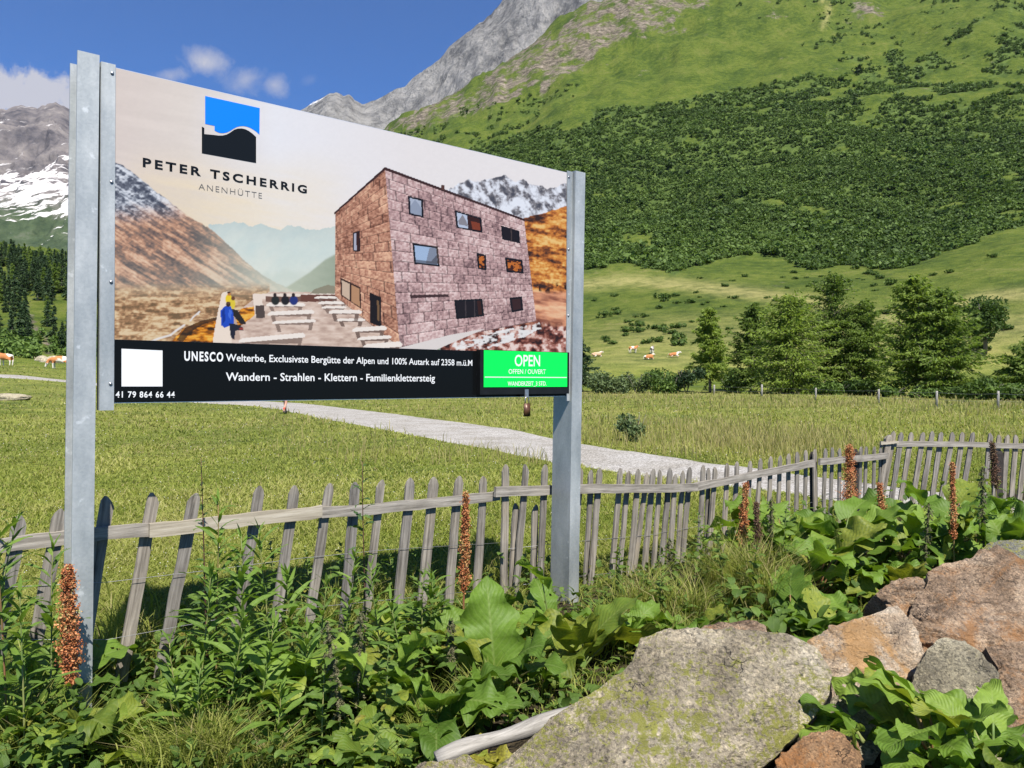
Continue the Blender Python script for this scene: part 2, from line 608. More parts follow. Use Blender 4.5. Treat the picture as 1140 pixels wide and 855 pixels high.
# pale trails on the slope
def trail(pts, wdt, v):
    p = np.array(pts, float)
    yy_ = np.interp(pxv, p[:, 0], p[:, 1])
    return v * np.exp(-((pyv - yy_) / wdt) ** 2) * (pxv > p[0, 0]) * (pxv < p[-1, 0]) * (Y > 105)
dry = np.maximum(dry, trail([(640, 318), (700, 312), (760, 317), (830, 326), (900, 335), (985, 352), (1060, 340), (1100, 330), (1300, 318)], 7, 0.75))
dry = np.maximum(dry, trail([(985, 352), (1040, 366), (1100, 371), (1160, 362), (1300, 356)], 6, 0.7))
dry = np.maximum(dry, 0.8 * np.exp(-((pxv - 918 - 5 * np.sin(pyv / 8)) / 3.0) ** 2) * (pyv < 32) * (Y > 400))
dry = np.maximum(dry, 0.45 * sstep(90, 120, Y) * sstep(250, 150, Y) * sstep(430, 400, pyv) * sstep(560, 720, pxv) * sstep(338, 356, pyv))
dry = np.maximum(dry, 0.55 * sstep(50, 80, Y) * sstep(100, 90, Y) * (pxv > 300))
dry = np.maximum(dry, 0.28 * sstep(9, 20, Y) * sstep(110, 60, Y))
# strip by the fence and rocks: bare earth under the plants
fx, fy = 0.79, 0.613
dist_f = (X + 2.09) * fy - (Y - 4.335) * fx          # positive on the viewer's side of the fence line
soilm = sstep(-0.15, 0.25, dist_f) * (Y < 14)
q = np.arange(NA * NR).reshape(NA, NR)
F = np.stack([q[:-1, :-1], q[1:, :-1], q[1:, 1:], q[:-1, 1:]], -1).reshape(-1, 4)
Zr = Z + rockm * 5.0 * sstep(400, 700, Y) * fbm(X / 14, Y / 14, oct=4, seed=77, ridged=True)
SCRUB = np.zeros_like(X)
sel = (Y > 140) & (Y < 1150) & (pxv > 350) & (pxv < 1500)
SCRUB[sel] = shrub_density(pxv[sel], pyv[sel], X[sel], Y[sel])
land = obj_np('meadow', np.stack([X, Y, Zr], 1), F, M_LAND, attr=np.stack([rockm, dry, soilm, SCRUB], 1), aname='zone')
tag(land, kind='structure')
path, PATHPOLY = path_sheet('gravel_path', P_UP, P_LO, M_GRAVEL)
path2, PATHPOLY2 = path_sheet('gravel_path', P2_UP, P2_LO, M_GRAVEL, 120, 8)

# ---- the mountains behind
def mountain(name, sky_pts, d0, d1, base_py, mat, seed, noise_amp, nu=520, nt=260, back=0.5, prof=1.25):
    p = np.array(sky_pts, float)
    pxs = np.linspace(p[0, 0], p[-1, 0], nu)
    sk = np.interp(pxs, p[:, 0], p[:, 1])
    sk = sk + 3.2 * fbm(pxs / 17, pxs * 0, oct=5, seed=seed, ridged=True)
    t = np.linspace(0, 1 + back, nt)
    U, Tt = np.meshgrid((pxs - CXP) / FPX, t, indexing='ij')
    S = np.repeat(sk[:, None], nt, 1)
    y = d0 + (d1 - d0) * Tt
    zc = (HZ - S) / FPX * d1
    zb = (HZ - base_py) / FPX * d0
    tt = np.clip(Tt, 0, 1)
    z = zb + (zc - zb) * tt ** prof
    z = np.where(Tt > 1, zc - (Tt - 1) * (d1 - d0) * 0.8, z)
    x = U * y
    env = np.clip(np.sin(np.pi * np.clip(Tt, 0, 1)), 0, 1) ** 0.7
    rid = fbm(x / 330 + z / 900, y / 330 - z / 700, oct=7, seed=seed + 5, gain=0.56, ridged=True)
    y = y - noise_amp * env * rid * 0.8
    z = z + noise_amp * env * rid * 0.75 + noise_amp * .12 * env * fbm(x / 40, y / 40, oct=4, seed=seed + 9)
    qq = np.arange(nu * nt).reshape(nu, nt)
    F = np.stack([qq[:-1, :-1], qq[1:, :-1], qq[1:, 1:], qq[:-1, 1:]], -1).reshape(-1, 4)
    o = obj_np(name, np.stack([x.ravel(), y.ravel(), z.ravel() + EYE], 1), F, mat)
    return tag(o, kind='structure')


mt, n = new_mat('grey rock face')
pos = n.geo('Position')
st = n.vm('MULTIPLY', pos, (1.0, 1.0, 0.45))
v1 = n.noise(0.012, 9, 0.68, st, 0.5)
v2 = n.noise(0.05, 6, 0.65, st)
c = n.ramp(n.m('ADD', n.m('MULTIPLY', v1, 0.65), n.m('MULTIPLY', v2, 0.35)),
           [(0.36, (0.085, 0.085, 0.088)), (0.46, (0.19, 0.186, 0.18)), (0.54, (0.27, 0.262, 0.25)), (0.68, (0.37, 0.355, 0.335))])
px_, py_, pz_ = n.sep(pos)
snow = n.m('MULTIPLY', n.ramp(n.noise(0.009, 6, 0.6, n.vm('ADD', pos, (133, 0, 40)), 0.8), [(0.63, 0.0), (0.66, 1.0)]), n.ramp(n.m('MULTIPLY', px_, -0.001), [(0.28, 0.0), (0.42, 1.0)]))
c = n.mix(snow, c, (0.78, 0.78, 0.80))
n.out(n.bsdf(c, 0.95, 0, 0.1, n.bump(n.m('ADD', v2, n.m('MULTIPLY', v1, 2.0)), 1.0, 22)))
M_GREY = mt
mountain('rock_mountain', [(120, 235), (200, 205), (260, 172), (310, 140), (338, 119), (350, 111), (362, 106), (375, 103), (388, 106), (397, 113), (405, 114), (420, 108), (436, 101), (450, 94), (466, 80), (480, 70), (490, 64), (500, 52), (515, 42), (530, 29), (548, 12), (556, 4), (575, -25), (650, -95), (720, -150), (900, -260), (1200, -400)],
         1150, 2150, 330, M_GREY, 41, 75)

mt, n = new_mat('snow streaked mountain')
pos = n.geo('Position')
px_, py_, pz_ = n.sep(pos)
hz = n.m('MULTIPLY', pz_, 0.001)
# streaks run down to the left along the strata
a = n.m('ADD', n.m('MULTIPLY', px_, 0.0030), n.m('MULTIPLY', pz_, 0.0040))
b = n.m('SUBTRACT', n.m('MULTIPLY', pz_, 0.0150), n.m('MULTIPLY', px_, 0.0085))
sv = n.noise(2.3, 9, 0.66, n.comb(a, n.m('MULTIPLY', py_, 0.002), b), 0.6)
rv = n.noise(0.010, 8, 0.7, pos)
rock = n.ramp(rv, [(0.36, (0.055, 0.052, 0.06)), (0.5, (0.125, 0.112, 0.112)), (0.65, (0.20, 0.178, 0.165))])
green = n.ramp(n.noise(0.02, 7, 0.7, pos), [(0.35, (0.030, 0.048, 0.024)), (0.55, (0.058, 0.082, 0.040)), (0.7, (0.11, 0.115, 0.085))])
lvl = n.m('ADD', hz, n.m('MULTIPLY', n.m('SUBTRACT', rv, 0.5), 0.22))
c = n.mix(n.ramp(lvl, [(0.40, 0.0), (0.50, 1.0)]), green, rock)
thr = n.ramp(hz, [(0.24, 0.0), (0.38, 0.05), (0.43, 0.19), (0.58, 0.20), (0.64, 0.09), (0.80, 0.03), (0.95, 0.04)])
sm = n.ramp(n.m('ADD', n.m('SUBTRACT', sv, 0.60), thr), [(0.06, 0.0), (0.085, 1.0)])
c = n.mix(sm, c, (0.56, 0.535, 0.52))
n.out(n.bsdf(c, 0.95, 0, 0.1, n.bump(rv, 0.7, 25)))
M_SNOW = mt
mountain('snow_mountain', [(-700, 40), (-450, 60), (-250, 110), (-120, 100), (-40, 118), (0, 122), (25, 118), (45, 119), (55, 115), (63, 113), (70, 117), (80, 123), (110, 140), (150, 160), (200, 182), (260, 200), (330, 215), (400, 235)],
         1600, 3000, 302, M_SNOW, 61, 95, prof=1.1)
# ------------------------------------------------------------------ the billboard
SO = np.array([-2.0389, 3.9358, EYE - 0.1335])
yaw, tilt, roll = 0.67615, -0.00224, -0.0041
_d = np.array([math.cos(yaw), math.sin(yaw), 0])
_b = np.array([-math.sin(yaw), math.cos(yaw), 0])
_u = np.array([0, 0, 1.0]) * math.cos(tilt) + _b * math.sin(tilt)
SD = _d * math.cos(roll) + _u * math.sin(roll)
SU = _u * math.cos(roll) - _d * math.sin(roll)
SB = np.cross(SU, SD)
SB = SB if SB @ _b > 0 else -SB
SW, SH = 3.144, 1.72


def to_panel(px, py):
    r = np.stack([(np.asarray(px, float) - CXP) / FPX, np.ones_like(np.asarray(px, float)), (HZ - np.asarray(py, float)) / FPX], -1)
    o = np.array([0, 0, EYE]) - SO
    t = -(o @ SB) / (r @ SB)
    P = o + r * t[..., None]
    return P @ SD, P @ SU


def from_panel(X, Zl):
    P = SO + X[..., None] * SD + Zl[..., None] * SU
    return proj(P[..., 0], P[..., 1], P[..., 2])


mt, n = new_mat('galvanised steel')
oc = n.coord('Object')
ri = n.n('ShaderNodeObjectInfo').outputs['Random']
ov = n.vm('ADD', oc, n.comb(ri, n.m('MULTIPLY', ri, 7.0), 0.0))
sp = n.voro(90, ov, out='Color')
bl = n.noise(5, 6, 0.65, n.vm('MULTIPLY', ov, (1, 1, 0.35)))
dr = n.noise(16, 5, 0.7, n.vm('MULTIPLY', ov, (1, 1, 0.12)))
c = n.ramp(n.m('ADD', n.m('MULTIPLY', bl, 0.92), n.m('MULTIPLY', n.sep(sp)[0], 0.08)), [(0.3, (0.23, 0.25, 0.255)), (0.5, (0.32, 0.34, 0.34)), (0.7, (0.43, 0.445, 0.44))])
sp2 = n.ramp(n.noise(13, 3, 0.6, ov), [(0.66, 0.0), (0.72, 1.0)])
c = n.mix(n.m('MULTIPLY', sp2, 0.55), c, (0.58, 0.60, 0.60))
c = n.mix(n.ramp(dr, [(0.62, 0.0), (0.8, 0.45)]), c, (0.2, 0.21, 0.21))
n.out(n.bsdf(c, n.ramp(bl, [(0.3, 0.42), (0.7, 0.6)]), 0.35, 0.5, n.bump(bl, 0.08, 0.01)))
M_GALV = mt


def flat(name, rgb, rough=0.5, spec=0.4, metal=0.0, var=0.0):
    mt, n = new_mat(name)
    c = rgb
    if var:
        v = n.noise(14, 5, 0.6, n.coord('Object'))
        c = n.mix(1, (*rgb, 1), n.ramp(v, [(0.3, 1 - var), (0.7, 1 + var)]), 'MULTIPLY')
    n.out(n.bsdf(c, rough, metal, spec))
    return mt


M_BLACKFILM = flat('black printed film', (0.004, 0.0045, 0.005), 0.18, 0.08)
M_WHITEINK = flat('white print', (0.60, 0.60, 0.595), 0.35)
M_DARKINK = flat('dark print', (0.006, 0.0075, 0.009), 0.35, 0.12)
M_GREYINK = flat('grey print', (0.10, 0.097, 0.093), 0.4, 0.2)
M_BLUEINK = flat('blue print', (0.0, 0.15, 0.80), 0.35)
M_GREENFILM = flat('green sheet', (0.0, 0.66, 0.065), 0.35)
M_BLACKBOX = flat('black plastic', (0.008, 0.0085, 0.009), 0.4, 0.2, 0, 0.2)
M_ALU = flat('aluminium sheet', (0.55, 0.56, 0.57), 0.4, 0.5, 0.6, 0.1)
M_BOLT = flat('steel bolt', (0.35, 0.35, 0.36), 0.35, 0.5, 0.8, 0.15)

mt, n = new_mat('printed picture')
n.out(n.bsdf(n.attr('ink'), 0.32, 0, 0.2))
M_PRINT = mt

board = empty('billboard')
Mw = Matrix(((SD[0], SB[0], SU[0], SO[0]), (SD[1], SB[1], SU[1], SO[1]), (SD[2], SB[2], SU[2], SO[2]), (0, 0, 0, 1)))
board.matrix_world = Mw
tag(board, 'large billboard on two galvanised posts showing a brown stone mountain hut above the valley', 'billboard')

# local frame: X along the board, Y away from the viewer, Z up; Z = 0 at the lower edge of the panel
def channel(x_in, x_out, z0, z1, y0, y1, tw, tf, lean=0.0):
    """steel channel, web at x_in, flanges reaching to x_out"""
    sgn = 1 if x_out > x_in else -1
    prof = [(x_in, y0), (x_out, y0), (x_out, y0 + tf), (x_in + sgn * tw, y0 + tf), (x_in + sgn * tw, y1 - tf), (x_out, y1 - tf), (x_out, y1), (x_in, y1)]
    if sgn < 0:
        prof = prof[::-1]
    g = Geo()
    k = len(prof)
    V = [(x, y, z0) for x, y in prof] + [(x, y, z1) for x, y in prof]
    V = [(x + lean * (z - z1), y, z) for x, y, z in V]
    F = [(i, (i + 1) % k, k + (i + 1) % k, k + i) for i in range(k)]
    g.add(V, F)
    c = [0, 1, 2, 3, 4, 5, 6, 7]
    capq = [(0, 1, 2, 3), (0, 3, 4, 7), (4, 5, 6, 7)]
    if sgn < 0:
        capq = [(7, 6, 5, 4), (7, 4, 3, 0), (3, 2, 1, 0)]
        capq = [q[::-1] for q in capq]
    g.add(V, [tuple(k + i for i in q) for q in capq])
    return g


lp = channel(-0.078, -0.176, -1.95, SH + 0.032, -0.030, 0.185, 0.008, 0.011, 0.006).obj('post', M_GALV, board, smooth=False)
rp = channel(SW + 0.062, SW + 0.166, -2.15, SH + 0.018, -0.032, 0.180, 0.008, 0.011, 0.016).obj('post', M_GALV, board, smooth=False)
for xa, xb, xw in ((-0.066, 0.0, -0.0675), (SW, SW + 0.056, SW + 0.0575)):
    g = Geo()
    g.box((xa, -0.006, -0.035), (xb, 0.0, SH + 0.012))
    # the leg of the angle that is bolted to the post's web
    lo, hi = sorted((xw, xw + (0.004 if xa < 0 else -0.004)))
    g.box((lo, 0.0005, -0.035), (hi, 0.055, SH + 0.012))
    br = g.obj('edge_bracket', M_GALV, board, smooth=False)
    for zz in (0.10, 0.62, 1.13, SH - 0.035):
        b = Geo()
        xm = xb - 0.016 if xa < 0 else xa + 0.016
        b.tube([(xm, -0.006, zz), (xm, -0.0105, zz)], [0.009, 0.008], 10)
        b.obj('bolt', M_BOLT, br)
g = Geo()
g.box((-0.002, 0.001, 0.0), (SW + 0.002, 0.006, SH))
g.obj('panel', M_ALU, board, smooth=False)
for zz in (0.05, SH / 2, SH - 0.09):
    g = Geo()
    g.box((-0.05, 0.0085, zz), (SW + 0.05, 0.047, zz + 0.04))
    g.obj('back_rail', M_GALV, board, smooth=False)
BAND = 0.327
g = Geo()
g.box((0.002, -0.0012, 0.004), (SW - 0.002, 0.0003, BAND))
g.obj('black_band', M_BLACKFILM, board, smooth=False)

# ---- the printed picture: painted point by point on a fine sheet
GX, GZ = 800, 390
xs = np.linspace(0.002, SW - 0.002, GX)
zs = np.linspace(BAND + 0.0005, SH - 0.003, GZ)
XX, ZZ = np.meshgrid(xs, zs, indexing='ij')
A, B = from_panel(XX.ravel(), ZZ.ravel())        # print co-ordinates, measured as on the photograph of the board
INK = np.zeros((A.size, 3))


def lay(mask, colr, op=1.0):
    mask = np.asarray(mask, float) * op
    c = np.asarray(colr, float)
    INK[:] = INK * (1 - mask[:, None]) + c * mask[:, None]


def L(*c):
    return np.array(srgb(*c))


def ramp_np(t, stops):
    t = np.asarray(t)
    xs_ = [s[0] for s in stops]
    cs = np.array([L(*s[1]) for s in stops])
    return np.stack([np.interp(t, xs_, cs[:, i]) for i in range(3)], -1)


top = np.interp(A, [126, 632], [75, 192])
f1 = fbm(A / 60 - B / 90, B / 10 - A / 60, oct=4, seed=101)
cs_ = ramp_np(np.clip((A - 126) / 330, 0, 1), [(0, (226, 211, 201)), (0.25, (231, 219, 208)), (0.55, (240, 238, 240)), (1, (238, 231, 228))])
cs_ = cs_ * (1 + 0.06 * f1 * sstep(360, 200, A))[:, None]
INK[:] = cs_
glow = sstep(150, 238, B) * sstep(420, 330, A) * sstep(120, 170, A)
lay(glow * (0.55 + 0.35 * f1), L(247, 222, 170), 0.85)
# far blue-green range in the valley mist
ridge = np.interp(A, [240, 255, 262, 270, 280, 290, 300, 312, 320, 333, 345, 360, 380], [250, 249, 247, 248, 252, 249, 253, 256, 251, 253, 256, 255, 252]) + 1.6 * fbm(A / 4, A * 0, oct=3, seed=5)
t = np.clip((B - ridge) / 60, 0, 1)
lay((B > ridge) * (A > 232), ramp_np(t, [(0, (190, 206, 203)), (0.4, (211, 221, 214)), (1, (231, 231, 214))]))
ridge2 = ridge + 14 + 6 * fbm(A / 14, A * 0, oct=3, seed=6)
lay(sstep(0, 5, B - ridge2) * (A > 232), L(206, 220, 213), 0.45)
ridge3 = np.interp(A, [240, 300, 345, 400], [282, 300, 296, 280]) + 5 * fbm(A / 11, A * 0, oct=4, seed=66)
lay(sstep(0, 9, B - ridge3) * (A > 232), L(200, 210, 196), 0.5)
lay(np.clip(0.5 + fbm((A + B) / 18, (B - A) / 40, oct=4, seed=67), 0, 1) * (B > ridge) * (A > 232), L(240, 236, 220), 0.30)
# slope on the far side, right
sl = np.interp(A, [290, 320, 345, 362, 400], [330, 318, 302, 288, 268])
t = np.clip((A - 300) / 75, 0, 1)
v = fbm(A / 12, B / 5, oct=4, seed=7)
lay(sstep(-1, 3, B - sl) * (A > 285), ramp_np(t + 0.12 * v, [(0, (203, 206, 182)), (0.5, (181, 188, 166)), (1, (160, 170, 148))]))
# the big slope on the left, snow-dusted above and rust brown below
ms = np.interp(A, [120, 127, 133, 145, 160, 172, 185, 198, 210, 221, 232, 243, 252, 262, 272, 285, 300, 320, 345],
               [176, 181, 182, 190, 202, 212, 221, 232, 241, 247, 254, 262, 270, 280, 290, 301, 311, 321, 330]) + 1.2 * fbm(A / 3.5, A * 0, oct=3, seed=8)
inn = sstep(-0.6, 0.6, B - ms) * (A < 345)
dpt = B - ms
al = 0.62 * (A - 126) - (B - 180)                     # grain runs down to the right
stk = fbm((A + 0.4 * B) / 30, (B - 0.62 * A) / 4.5, oct=5, seed=9)
fine = fbm(A / 3.2, B / 2.4, oct=3, seed=10)
base = ramp_np(np.clip(0.5 + 0.75 * stk + 0.25 * fine, 0, 1), [(0.1, (96, 84, 82)), (0.38, (142, 116, 102)), (0.55, (184, 139, 112)), (0.75, (218, 172, 140)), (1, (232, 200, 170))])
rockc = ramp_np(np.clip(0.5 + 0.6 * stk + 0.5 * fine, 0, 1), [(0.1, (72, 76, 90)), (0.45, (118, 122, 132)), (0.62, (182, 186, 194)), (0.9, (226, 228, 232))])
hi = sstep(258, 226, B + 8 * stk + 0.10 * (A - 126))
mcol = base * (1 - hi[:, None]) + rockc * hi[:, None]
hz_ = np.clip(sstep(190, 330, A) * 0.75 + sstep(262, 330, B) * 0.15, 0, 0.85)
mist = L(214, 216, 196)
mcol = mcol * (1 - hz_[:, None]) + mist * hz_[:, None]
lay(inn, mcol)
# valley floor
fl = sstep(312, 326, B + 2 * stk) * (A < 300)
fc = ramp_np(np.clip(0.5 + 0.7 * fbm(A / 14, B / 3.5, oct=4, seed=12) + .35 * fine, 0, 1), [(0.1, (122, 96, 66)), (0.4, (172, 130, 92)), (0.6, (206, 168, 124)), (0.85, (226, 200, 160))])
fc = fc * (1 - (0.35 * sstep(340, 316, B))[:, None]) + L(220, 200, 170) * (0.35 * sstep(340, 316, B))[:, None]
lay(fl, fc)
for pts, wd in (([(166, 381), (176, 377), (190, 373), (196, 368), (205, 362)], 1.6), ([(212, 357), (215, 353), (222, 347), (220, 350)], 1.3)):
    for (x1, y1), (x2, y2) in zip(pts[:-1], pts[1:]):
        tt = np.clip(((A - x1) * (x2 - x1) + (B - y1) * (y2 - y1)) / ((x2 - x1) ** 2 + (y2 - y1) ** 2), 0, 1)
        dd = np.hypot(A - x1 - tt * (x2 - x1), B - y1 - tt * (y2 - y1))
        lay(sstep(wd, wd - 1, dd), L(232, 226, 220), 0.9)
# right-hand mountain with snow, rust slope below
rs = np.interp(A, [490, 505, 512, 522, 530, 536, 545, 556, 563, 568, 574, 583, 590, 600, 609, 616, 633],
               [214, 209, 204, 200, 203, 201, 199, 196, 195, 199, 203, 200, 205, 206, 210, 209, 203]) + 1.5 * fbm(A / 3, A * 0, oct=3, seed=14)
v = fbm((A - 0.7 * B) / 7, (B + .8 * A) / 12, oct=5, seed=15)
lay(sstep(-.6, .6, B - rs) * (A > 495), ramp_np(np.clip(0.5 + 0.9 * v + 0.3 * fine + 0.1 * (B - rs) / 20, 0, 1), [(0.15, (82, 82, 90)), (0.45, (136, 132, 134)), (0.62, (196, 196, 202)), (0.9, (234, 236, 242))]))
os_ = np.interp(A, [560, 584, 600, 620, 633], [262, 243, 238, 233, 229]) + 1.5 * fbm(A / 5, A * 0, oct=3, seed=16)
v = fbm(A / 20, (B - 0.15 * A) / 6, oct=5, seed=17)
oc_ = ramp_np(np.clip(0.52 + 0.8 * v + 0.3 * fine, 0, 1), [(0.12, (58, 38, 28)), (0.35, (134, 76, 34)), (0.55, (196, 116, 48)), (0.75, (226, 156, 72)), (1, (240, 196, 120))])
lay(sstep(-.6, .6, B - os_) * (A > 565), oc_)
lay(sstep(322, 328, B + 4 * v) * (A > 585), ramp_np(np.clip(0.5 + 0.8 * v, 0, 1), [(0.1, (150, 88, 66)), (0.6, (226, 160, 124)), (1, (240, 196, 160))]), 0.85)
sh_ = fbm(A / 5, B / 5, oct=3, seed=18)
lay(sstep(0.0, .5, sh_) * sstep(312, 318, B) * sstep(330, 322, B) * (A > 600), L(40, 22, 14))
bx = ramp_np(np.clip(0.5 + 1.0 * fbm(A / 6, B / 5, oct=4, seed=19), 0, 1), [(0.1, (52, 30, 26)), (0.4, (122, 66, 50)), (0.65, (186, 128, 112)), (0.95, (236, 212, 200))])
lay(sstep(357, 364, B + 5 * sh_ - 0.1 * (A - 600)) * (A > 490), bx)
lay(inpoly(A, B + 2.5 * sh_, [(505, 383), (540, 373), (560, 366), (600, 360), (604, 366), (575, 378), (545, 388), (500, 390)]) * sstep(-0.3, 0.2, fbm(A / 5, B / 3, oct=3, seed=23)), L(238, 234, 230), 0.95)
# terrace
v = fbm(A / 9, B / 3, oct=4, seed=24)
tc = ramp_np(np.clip(0.5 + 0.5 * v, 0, 1), [(0.1, (178, 150, 134)), (0.5, (214, 188, 170)), (0.9, (236, 214, 198))])
lay(inpoly(A, B, [(250, 400), (258, 352), (284, 332), (300, 325), (385, 325), (450, 389), (450, 400)]), tc)
lay(inpoly(A, B, [(190, 381), (204, 366), (222, 358), (246, 353), (262, 350), (270, 343), (285, 341), (285, 350), (240, 384)]), ramp_np(np.clip(0.5 + 0.9 * v, 0, 1), [(0.1, (60, 40, 16)), (0.4, (160, 92, 22)), (0.7, (232, 146, 34)), (1, (244, 188, 80))]))
lay(inpoly(A, B, [(196, 379), (206, 365), (224, 357), (246, 352), (246, 355), (226, 361), (212, 370), (204, 380)]), L(52, 40, 26), 0.85)
lay(inpoly(A, B, [(236, 400), (237, 378), (242, 350), (247, 326), (255, 324), (256, 350), (258, 384), (262, 400)]), L(240, 222, 204))
lay(inpoly(A, B, [(258, 378), (256, 352), (262, 352), (268, 378)]), L(196, 168, 150))
lay(inpoly(A, B, [(281, 327), (450, 327), (450, 333), (292, 333), (293, 352), (284, 352)]), L(238, 220, 204))
lay(inpoly(A, B, [(296, 330), (350, 330), (350, 336), (296, 336)]), L(120, 88, 74))
lay(inpoly(A, B, [(284, 340), (294, 340), (295, 354), (285, 354)]), L(86, 72, 66))
lay(inpoly(A, B, [(335, 328), (375, 328), (375, 336), (335, 336)]), L(110, 70, 56))
lay(inpoly(A, B, [(350, 322), (365, 317), (378, 320), (378, 327), (345, 327)]), L(146, 140, 118))


def bench(x0, x1, y, th, sk=0.0, leg=8, colr=(244, 232, 220)):
    lay(inpoly(A, B, [(x0 + 3, y + th), (x1 - 3, y + th + sk), (x1 - 5, y + th + leg + sk), (x1 - 9, y + th + leg + sk), (x1 - 8, y + th + 1), (x0 + 8, y + th + 1), (x0 + 10, y + th + leg), (x0 + 6, y + th + leg)]), L(120, 98, 86), 0.8)
    lay(inpoly(A, B, [(x0, y), (x0 + 4, y - th), (x1 - 3, y - th + sk), (x1, y + sk), (x1 - 1, y + th + sk), (x0, y + th)]), L(*colr))


for bb in ((296, 340, 339, 2, 0, 6), (298, 350, 349, 2.2, -2, 8), (303, 352, 359, 1.6, -2, 9), (266, 340, 379, 2.6, -6, 9), (350, 378, 331, 1.3, 0, 4), (354, 388, 337, 1.6, 0, 6), (358, 386, 342, 1.3, 0, 6), (366, 403, 347, 2, 0, 9), (374, 407, 356, 1.4, 0, 6), (392, 431, 367, 2.4, -2, 9), (398, 436, 377, 1.8, -2, 7), (404, 448, 386, 3, -3, 4)):
    bench(*bb)


def blob(cx, cy, rx, ry, c, op=1.0):
    lay(sstep(1.12, 0.88, np.hypot((A - cx) / rx, (B - cy) / ry)), L(*c), op)


for cx, c in ((306.5, (44, 46, 40)), (317.5, (40, 36, 36)), (327, (44, 56, 120))):        # three sitters at the parapet
    blob(cx, 334.5, 4.6, 5.2, c)
    blob(cx - .5, 328.5, 1.9, 2.4, (50, 38, 34))
blob(254.5, 333, 3.6, 5.5, (240, 206, 40))
blob(255, 327.2, 1.9, 2.1, (196, 126, 60))
blob(258.5, 338, 3.4, 6.5, (226, 200, 60))
blob(259.5, 332.2, 2.2, 2.3, (110, 70, 44))
lay(inpoly(A, B, [(258, 344), (264, 345), (273, 358), (274, 361), (268, 361), (260, 352)]), L(46, 40, 34))
lay(inpoly(A, B, [(245.5, 346), (250, 341), (257, 341), (260, 350), (260, 361), (250, 365), (246, 362)]), L(38, 78, 190))
blob(254, 338.8, 2.6, 2.9, (58, 40, 34))
lay(inpoly(A, B, [(247, 347), (250, 343), (251, 356), (248, 361)]), L(24, 50, 140), 0.9)
lay(inpoly(A, B, [(255, 344), (258, 346), (257, 356), (254, 352)]), L(76, 118, 222), 0.8)
blob(254.2, 337.2, 2.2, 1.5, (96, 66, 46))
blob(240.5 + 14, 325.6, 1.9, 1.0, (70, 44, 30))
lay(inpoly(A, B, [(255, 360), (263, 361), (270, 364), (271, 368), (262, 368), (261, 378), (257, 376)]), L(40, 40, 52))
blob(268.5, 366, 2.4, 1.4, (150, 60, 50))

# the hut
LF = [(373.2, 238), (428.5, 187.5), (445, 387), (373.2, 330)]
RF = [(428.5, 187.5), (583.5, 245.6), (597, 357.5), (445, 387)]


def face_uv(q):
    """inverse bilinear-ish: projective co-ordinates of a quad (TL, TR, BR, BL)"""
    src = np.array([(0, 0), (1, 0), (1, 1), (0, 1)], float)
    M8, r8 = [], []
    for (u, v_), (x, y) in zip(src, q):
        M8 += [[x, y, 1, 0, 0, 0, -u * x, -u * y], [0, 0, 0, x, y, 1, -v_ * x, -v_ * y]]
        r8 += [u, v_]
    h = np.linalg.solve(np.array(M8), np.array(r8))
    wq = h[6] * A + h[7] * B + 1
    return (h[0] * A + h[1] * B + h[2]) / wq, (h[3] * A + h[4] * B + h[5]) / wq


def stone(q, rows, cols, c0, c1, c2, seed):
    u, v_ = face_uv(q)
    r_ = np.floor(v_ * rows)
    off = _hash(r_.astype(np.int64), r_.astype(np.int64) * 0, r_.astype(np.int64) * 0, seed)
    cu = u * cols + off * 3
    ci = np.floor(cu)
    rnd = _hash(r_.astype(np.int64), ci.astype(np.int64), r_.astype(np.int64) * 0 + 3, seed)
    merge = rnd > 0.8
    fu, fv = cu - ci, v_ * rows - r_
    jt = np.minimum(np.where(merge, 0.5, fu) * 1.0, (1 - fv)) < 0.09
    tx = fbm(A / 2.2, B / 2.0, oct=3, seed=seed + 1)
    bg_ = fbm(A / 25, B / 25, oct=3, seed=seed + 2)
    val = np.clip(0.5 + 0.28 * (rnd - 0.5) + 0.42 * tx + 0.25 * bg_, 0, 1)
    cc = ramp_np(val, [(0.1, c0), (0.5, c1), (0.9, c2)])
    cc[jt] *= 0.45
    hl = (fv < 0.14) & ~jt
    cc[hl] *= 1.18
    return cc


lay(inpoly(A, B, LF), stone(LF, 17, 7, (126, 80, 60), (190, 136, 110), (234, 186, 152), 201))
lay(inpoly(A, B, RF), stone(RF, 17, 15, (124, 96, 96), (196, 160, 156), (236, 210, 204), 202))


def poly(pts, c, op=1.0):
    lay(inpoly(A, B, pts), L(*c), op)


poly([(372, 239), (372, 236.5), (428.5, 186), (584.5, 244), (584.5, 246.6), (428.6, 189.5)], (66, 42, 36))
poly([(491, 206), (495, 206), (495, 212), (491, 211)], (90, 60, 50))


def hwin(o, frame=(26, 23, 24), pane=(150, 176, 214), b=2.3, split=None, warm=False):
    poly(o, frame)
    c = np.array(o, float)
    m_ = c.mean(0)
    s = 1 - 2 * b / max(np.ptp(c[:, 0]), 1)
    s2 = 1 - 2 * b / max(np.ptp(c[:, 1]), 1)
    i_ = (c - m_) * np.array([s, s2]) + m_
    poly([tuple(p) for p in i_], pane)
    if warm:
        w_ = fbm(A / 3, B / 3, oct=3, seed=300)
        lay(inpoly(A, B, [tuple(p) for p in i_]) * (w_ > -0.1), L(196, 110, 42))
    if split:
        x1 = i_[0] * (1 - split) + i_[1] * split
        x2 = i_[3] * (1 - split) + i_[2] * split
        poly([tuple(x1), tuple(i_[1]), tuple(i_[2]), tuple(x2)], (60, 32, 22))


